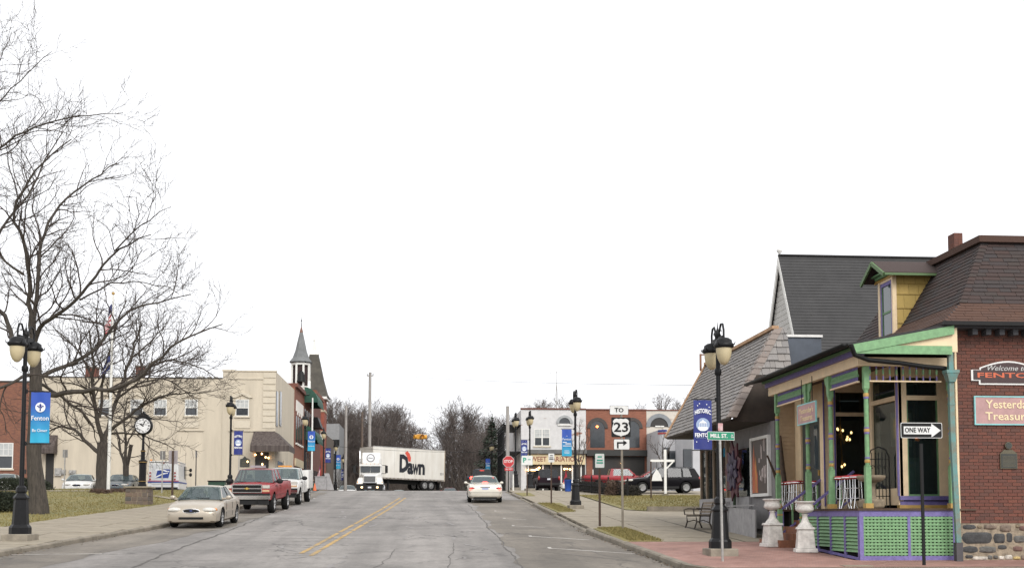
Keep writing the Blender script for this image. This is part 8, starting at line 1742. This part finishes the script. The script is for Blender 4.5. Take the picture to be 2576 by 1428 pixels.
fy = -.174
for i, nm in enumerate(['XII', 'I', 'II', 'III', 'IIII', 'V', 'VI', 'VII', 'VIII', 'IX', 'X', 'XI']):
    a = pi / 2 - i * pi / 6; u_ = V((sin(-a + pi / 2) * 0 + cos(a - pi / 2), 0, sin(a - pi / 2))); v__ = V((cos(a), 0, sin(a)))
    text('numeral', nm, .085, SBLK, hd_, (.285 * cos(a), fy, cz_ + .285 * sin(a)), u_, v__, bold=.01, width=.022 * (len(nm) + .6))
for (a, l, w_) in ((R(90 + 57), .19, .035), (R(90 - 24), .27, .025)):
    m = MB(); d = V((cos(a), 0, sin(a))); n_ = V((-sin(a), 0, cos(a))); c0 = V((0, fy - .006, cz_)); m.add([c0 - d * .05 - n_ * w_ * .5, c0 - d * .05 + n_ * w_ * .5, c0 + d * l * .7 + n_ * w_, c0 + d * l, c0 + d * l * .7 - n_ * w_], [(0, 1, 2, 3, 4)]); m.build('hand', SBLK, hd_)
m = MB(); m.prism([(-.36, .3), (-.40, .40), (-.28, .43), (-.18, .56), (-.08, .60), (0, .72), (.08, .60), (.18, .56), (.28, .43), (.40, .40), (.36, .3), (0, .42)], (0, -.1, cz_), (1, 0, 0), (0, 0, 1), (0, .2, 0)); m.build('crest', LAMPB, t)
# backs of traffic signs on the lawn
def sign_back(px, py, ytop, yb, wd, label, mat, pm_, off=.2, edge=False, ph=0.06):
    p = gnd(px, py, off); t = thing('road_sign', label, 'sign', p); h = at(px, ytop, p.y).z - p.z; zb = at(px, yb, p.y).z - p.z; K = p.y / 2893
    m = MB(); m.box(-ph / 2, ph / 2, -ph / 2, ph / 2, -.3, h); m.build('post', pm_, t)
    m = MB(); m.box(-wd * K / 2, wd * K / 2, ph / 2 + .002, ph / 2 + .01, zb, h + .02) if not edge else m.box(-.012, .012, -.25, .25, zb, h + .02); m.build('plate', mat, t); return t
sign_back(161, 1238, 1131, 1150, 12, 'back of a small grey sign on post before the cream wall, by the white sedan', SBACK, STEEL)
sign_back(407, 1245, 1134, 1155, 13, 'back of a small sign on grey post before the mail van', pm('sign_back_dark', (.16, .15, .145), .6), STEEL)
sign_back(433, 1252, 1133, 1166, 22, 'back of a wide pale sign on dark brown post beside the mail van', pm('sign_back_pale', (.30, .27, .28), .6), BRN, ph=.1)
sign_back(492, 1232, 1133, 1150, 4, 'thin sign seen edge on against the cream wall', SBACK, pm('post_dark', (.07, .065, .06), .7), edge=True)
p = gnd(600, 1232, .13); t = thing('thin_post', 'thin grey post under the navy banner', 'post', p); m = MB(); m.tube([(0, 0, -.2), (0, 0, at(600, 1138, p.y).z - p.z)], .03, 6); m.build('shaft', STEEL, t)
# clipped hedges and shrubs
LEAF = rmat('hedge_leaf', [(.018, .026, .012), (.03, .038, .018), (.012, .018, .01), (.04, .042, .02)], .8, 6, 0); BRL = rmat('shrub_brown', [(.11, .07, .05), (.15, .10, .07), (.08, .055, .045)], .9, 6, 0)
def hedge(name, label, c, rx, ry, h, mat, n, seed, s0=.05, core=True):
    t = thing(name, label, 'hedge' if 'hedge' in name else 'shrub', c); rs = np.random.RandomState(seed); V_, F_ = [], []
    for i in range(n):
        a = rs.rand() * 6.28; q = rs.rand() ** .45; z = h * rs.rand() ** .7; k_ = (1 - (z / h) ** 3 * .45); p = np.array([rx * q * cos(a) * k_, ry * q * sin(a) * k_, z * (1 + .06 * sin(a * 5))]); d = rs.normal(0, 1, 3); d /= np.linalg.norm(d); e = np.cross(d, rs.normal(0, 1, 3)); e /= np.linalg.norm(e) + 1e-9; s_ = s0 * rs.uniform(.6, 1.5); n0 = len(V_)
        V_ += [tuple(p - e * s_ * .5), tuple(p + e * s_ * .5), tuple(p + d * s_ * 1.8)]; F_.append((n0, n0 + 1, n0 + 2))
    me = bpy.data.meshes.new('foliage'); me.from_pydata(V_, [], F_); me.materials.append(mat); o = piece('foliage', me, t); o['kind'] = 'stuff'
    tb = Tubes()
    for i in range(14): P = branch(rs, np.array([rs.normal(0, rx * .3), rs.normal(0, ry * .3), -.1]), np.array([rs.normal(0, .5), rs.normal(0, .5), 1]), h * .9, .2, .12, 0); tb.add(P, np.linspace(.02, .008, len(P)), 4)
    piece('stem', tb.mesh('stem', BARK), t); return t
p = gnd(18, 1284, .25); hedge('hedge', 'dark clipped evergreen hedge at the left edge by the street lamp', (p.x - .6, p.y + .6, p.z), 1.5, .9, .72, LEAF, 9000, 1)
p = gnd(40, 1236, .3); hedge('hedge', 'long low dark hedge before the red brick wall behind the big tree', (p.x, 70, g(70) + .3), 2.1, .7, .75, LEAF, 8000, 2)
for i, (px, py, r, lb) in enumerate(((243, 1244, .45, 'low reddish brown bare shrub left of the flagpole foot'), (262, 1246, .5, 'low brown shrub right in front of the flagpole foot'), (290, 1244, .5, 'low brown shrub right of the flagpole foot'), (312, 1243, .45, 'low brown shrub beside the stone planter'))):
    p = gnd(px, py, .25); hedge('shrub', lb, p, r, .35, .33, BRL, 1500, 5 + i, .04)
p = gnd(402, 1278, .2); 
# green bin, planter, cone, sandwich board, little flag by the brick row
p = V((ax(545, 66), 66, g(66) + .13)); t = thing('green_bin', 'dark green street bin behind the gold sedan', 'bin', p); m = MB(); m.box(-.46, .46, -.3, .3, .04, at(545, 1208, 66).z - p.z - .06); bevel(m.build('body', pm('bin_green', (.012, .045, .025), .5, var=.1), t), .03); m = MB(); m.box(-.49, .49, -.33, .33, at(545, 1208, 66).z - p.z - .055, at(545, 1208, 66).z - p.z); m.build('lid', BLACKM, t)
p = V((ax(776, 79), 79, g(79) + .13)); t = thing('planter_box', 'dark green planter box with dry plants before the brick row', 'planter', p); m = MB(); m.box(-.42, .42, -.3, .3, 0, .48); m.build('box', MATS['bin_green'], t); 
m = MB()
for i in range(14): random.seed(i); m.tube([(random.uniform(-.35, .35), random.uniform(-.2, .2), .47), (random.uniform(-.4, .4), random.uniform(-.25, .25), .62 + random.random() * .15)], [.03, .05], 5)
m.build('plants', pm('plant_dry', (.25, .12, .06), .9, var=.3, col2=(.3, .27, .22), scale=6), t)
p = V((ax(791, 78), 78, g(78) + .1)); t = thing('traffic_cone', 'small orange traffic cone beside the green planter', 'cone', p); m = MB(); m.lathe([(.13, .03), (.03, .5), (.02, .52)], 10); m.build('cone', pm('cone_orange', (.6, .12, .03), .5, var=.1), t); m = MB(); m.box(-.17, .17, -.17, .17, 0, .03); m.build('base', PLAS, t)
p = V((ax(822, 97), 97, g(97) + .1)); t = thing('sandwich_board', 'leaning grey sandwich board on the pavement up the street', 'sign', p); m = MB(); m.hexa([(0, -.3, 0), (.6, -.3, 0), (.6, -.25, 0), (0, -.25, 0)], [(-.25, 0, 1.4), (.15, 0, 1.4), (.15, .04, 1.4), (-.25, .04, 1.4)]); m.build('board', GREYL, t); m = MB(); m.bar((.3, .3, 0), (-.1, .05, 1.45), .04); m.build('strut', BRN, t)
p = V((ax(806, 96), 96, g(96) + .1)); t = thing('stone_box', 'grey square bin standing beside the sandwich board', 'bin', p); m = MB(); m.box(-.45, .45, -.3, .3, 0, 1.05); bevel(m.build('body', GREYL, t), .03); m = MB(); m.box(-.48, .48, -.33, .33, 1.052, 1.12); m.build('lid', GREYL, t)
def wall_flag(px, y0, y1, Y, label, cols, rz=0):
    p = at(px, y1 + 8, Y); t = thing('flag', label, 'flag', p); h = (y1 - y0) * Y / 2893; m = MB(); m.tube([(0, 0, -.9), (.12, 0, h + .2)], .02, 5); m.build('pole', BRN, t); m = MB(); ns = len(cols)
    for i in range(ns):
        a, b = i / ns, (i + 1) / ns
        for j in range(5):
            f = lambda u, v: V((.11 - .9 * u * (.4 + .6 * v) * h * .55, .06 * sin(u * 9 + v * 5), h * (1 - v) - u * h * .85))
            m.add([f(a, j / 5), f(b, j / 5), f(b, (j + 1) / 5), f(a, (j + 1) / 5)], [(0, 1, 2, 3)], cols[i] if not (j < 2 and i < 2 and len(cols) > 4) else 2, True)
    m.build('cloth', [MATS['flag_red'], MATS['flag_white'], MATS['flag_navy']], t); return t
wall_flag(803, 1155, 1186, 96, 'small striped flag leaning out before the brick row', [0, 1, 0, 1, 0, 1]); wall_flag(1368, 1165, 1192, 99, 'small striped flag with navy corner before the lettered shop board', [0, 1, 0, 1, 0, 1]); wall_flag(1423, 1163, 1192, 99, 'small plain red flag before the lettered shop board', [0, 0, 0])
# iron fence with hedge end, blue bin
A0, A1 = V((10.35, 77.2, 0)), V((12.0, 66.8, 0)); fh = .98
t = begin(thing('iron_fence', 'black iron picket fence along the drive before the white shop', 'fence', (11.2, 72, g(72) + .13)))
n_ = 60
for i in range(n_ + 1):
    q = A0.lerp(A1, i / n_); z = g(q.y) + .12; m = MB(); m.box(q.x - .012, q.x + .012, q.y - .012, q.y + .012, z + .05, z + fh); m.build('picket', BLACKM, t)
for h in (.14, .5, fh - .1):
    m = MB(); m.bar((A0.x, A0.y, g(A0.y) + .12 + h), (A1.x, A1.y, g(A1.y) + .12 + h), .035, .05); m.build('rail', BLACKM, t)
for f_ in (0, .33, .66, 1):
    q = A0.lerp(A1, f_); z = g(q.y); m = MB(); m.box(q.x - .05, q.x + .05, q.y - .05, q.y + .05, z, z + fh + .2); m.lathe([(.06, z + fh + .2), (.02, z + fh + .3)], 6, (q.x, q.y, 0)); m.build('post', BLACKM, t)
end()
for i in range(7):
    q = A0.lerp(A1, i / 6.3) + V((.55, .25, 0)); hedge('hedge', ['dark bare hedge plant just behind the iron fence, among a row of alike ones'][0], (q.x, q.y, g(q.y) + .05), .5, .8, .72, rmat('hedge_bare', [(.022, .02, .016), (.035, .03, .022), (.05, .042, .03)], .9, 6, 0), 2600, 30 + i, .045)
for o in list(COL.objects):
    if o.get('category') == 'hedge' and 'iron fence' in o['label']: o['group'] = 'hedge plants behind the iron fence'
q = V((ax(1545, 69), 69, g(69) + .1)); hedge('hedge', 'brown twiggy end bush of the hedge beside the route sign post', q, .6, .5, .95, BRL, 2600, 44, .045)
p = V((ax(1429, 77), 77, g(77) + .13)); t = thing('blue_bin', 'bright blue bin beside the lamp at the fence', 'bin', p); m = MB(); m.lathe([(.2, 0), (.25, .72), (.27, .73), (.27, .78)], 12); m.build('body', pm('bin_blue', (.02, .08, .36), .5, var=.1), t); m = MB(); m.lathe([(.27, .781), (.2, .9), (.05, .95)], 12); m.build('lid', BLACKM, t)
# white hanging post with a gabled board on the right lawn, thin brown post
p = gnd(1674, 1246, .2); p.z = g(p.y) + .2; t = thing('yard_signpost', 'white wooden post with cross arm and diagonal brace on the right lawn', 'sign post', p); K = p.y / 2893; Z = lambda y: at(1672, y, p.y).z - p.z
m = MB(); m.box(-.07, .07, -.07, .07, -.3, Z(1130)); m.build('post', WHITE, t); m = MB(); m.box(-38 * K, 24 * K, -.045, .045, Z(1161), Z(1155)); m.build('arm', WHITE, t); m = MB(); m.bar((.04, 0, Z(1179)), (20 * K, 0, Z(1161)), .08); m.build('brace', WHITE, t); m = MB(); m.lathe([(.3, -.05), (.2, .08), (.05, .14)], 10); m.build('mound', EARTH, t)
t = thing('hanging_board', 'small white gabled board hanging from the white cross arm', 'sign', p + V((-22 * K, 0, Z(1179)))); m = MB(); m.prism([(-13 * K, -30 * K), (14 * K, -30 * K), (10 * K, -15 * K), (0, 0), (-10 * K, -15 * K)], (0, -.02, 0), (1, 0, 0), (0, 0, 1), (0, .04, 0)); m.build('board', WHITE, t); m = MB(); m.tube([(0, 0, 0), (0, 0, Z(1161) - Z(1179))], .01, 4); m.build('hanger', BLACKM, t)
p = gnd(1638, 1258, .2); t = thing('thin_post', 'thin brown steel post on the right lawn', 'post', p); m = MB(); m.box(-.035, .035, -.02, .02, -.2, at(1638, 1160, p.y).z - p.z); m.build('shaft', BRN, t)
# young street trees before the shops on the right
for (px, Y, yt, sd, lb) in ((1458, 97, 1052, 51, 'slender bare street tree before the red brick shop'), (1668, 93, 1085, 52, 'slender bare street tree before the cream brick shop')):
    b = V((ax(px, Y), Y, g(Y) + .1)); Qt = PT(Y); tp = at(px, yt, Y)
    limbs = [([Qt(px, 1185), Qt(px - 12, 1140, .3), Qt(px - 22, yt + 40, .4)], .05, .015), ([Qt(px, 1190), Qt(px + 10, 1140, -.3), Qt(px + 20, yt + 30, -.5)], .05, .015), ([Qt(px, 1170), Qt(px - 2, 1120), Qt(px + 2, yt)], .06, .015), ([Qt(px, 1165), Qt(px - 20, 1130, .5), Qt(px - 36, 1105, .7)], .04, .012), ([Qt(px, 1160), Qt(px + 18, 1120, .2), Qt(px + 30, 1095, .2)], .04, .012)]
    limb_tree('young_tree', lb, 'tree', b, limbs, [(tuple(b - V((0, 0, .2))), .09), (Qt(px, 1200), .075), (Qt(px, 1170), .065)], dict(space=[.45, .4], start=.2, ang=(25, 60), len=[1.2, .6], rad=[.025, .018], seg=[.25, .2], sides=[3, 3], wig=.15, up=.05, rmin=.013), sd)
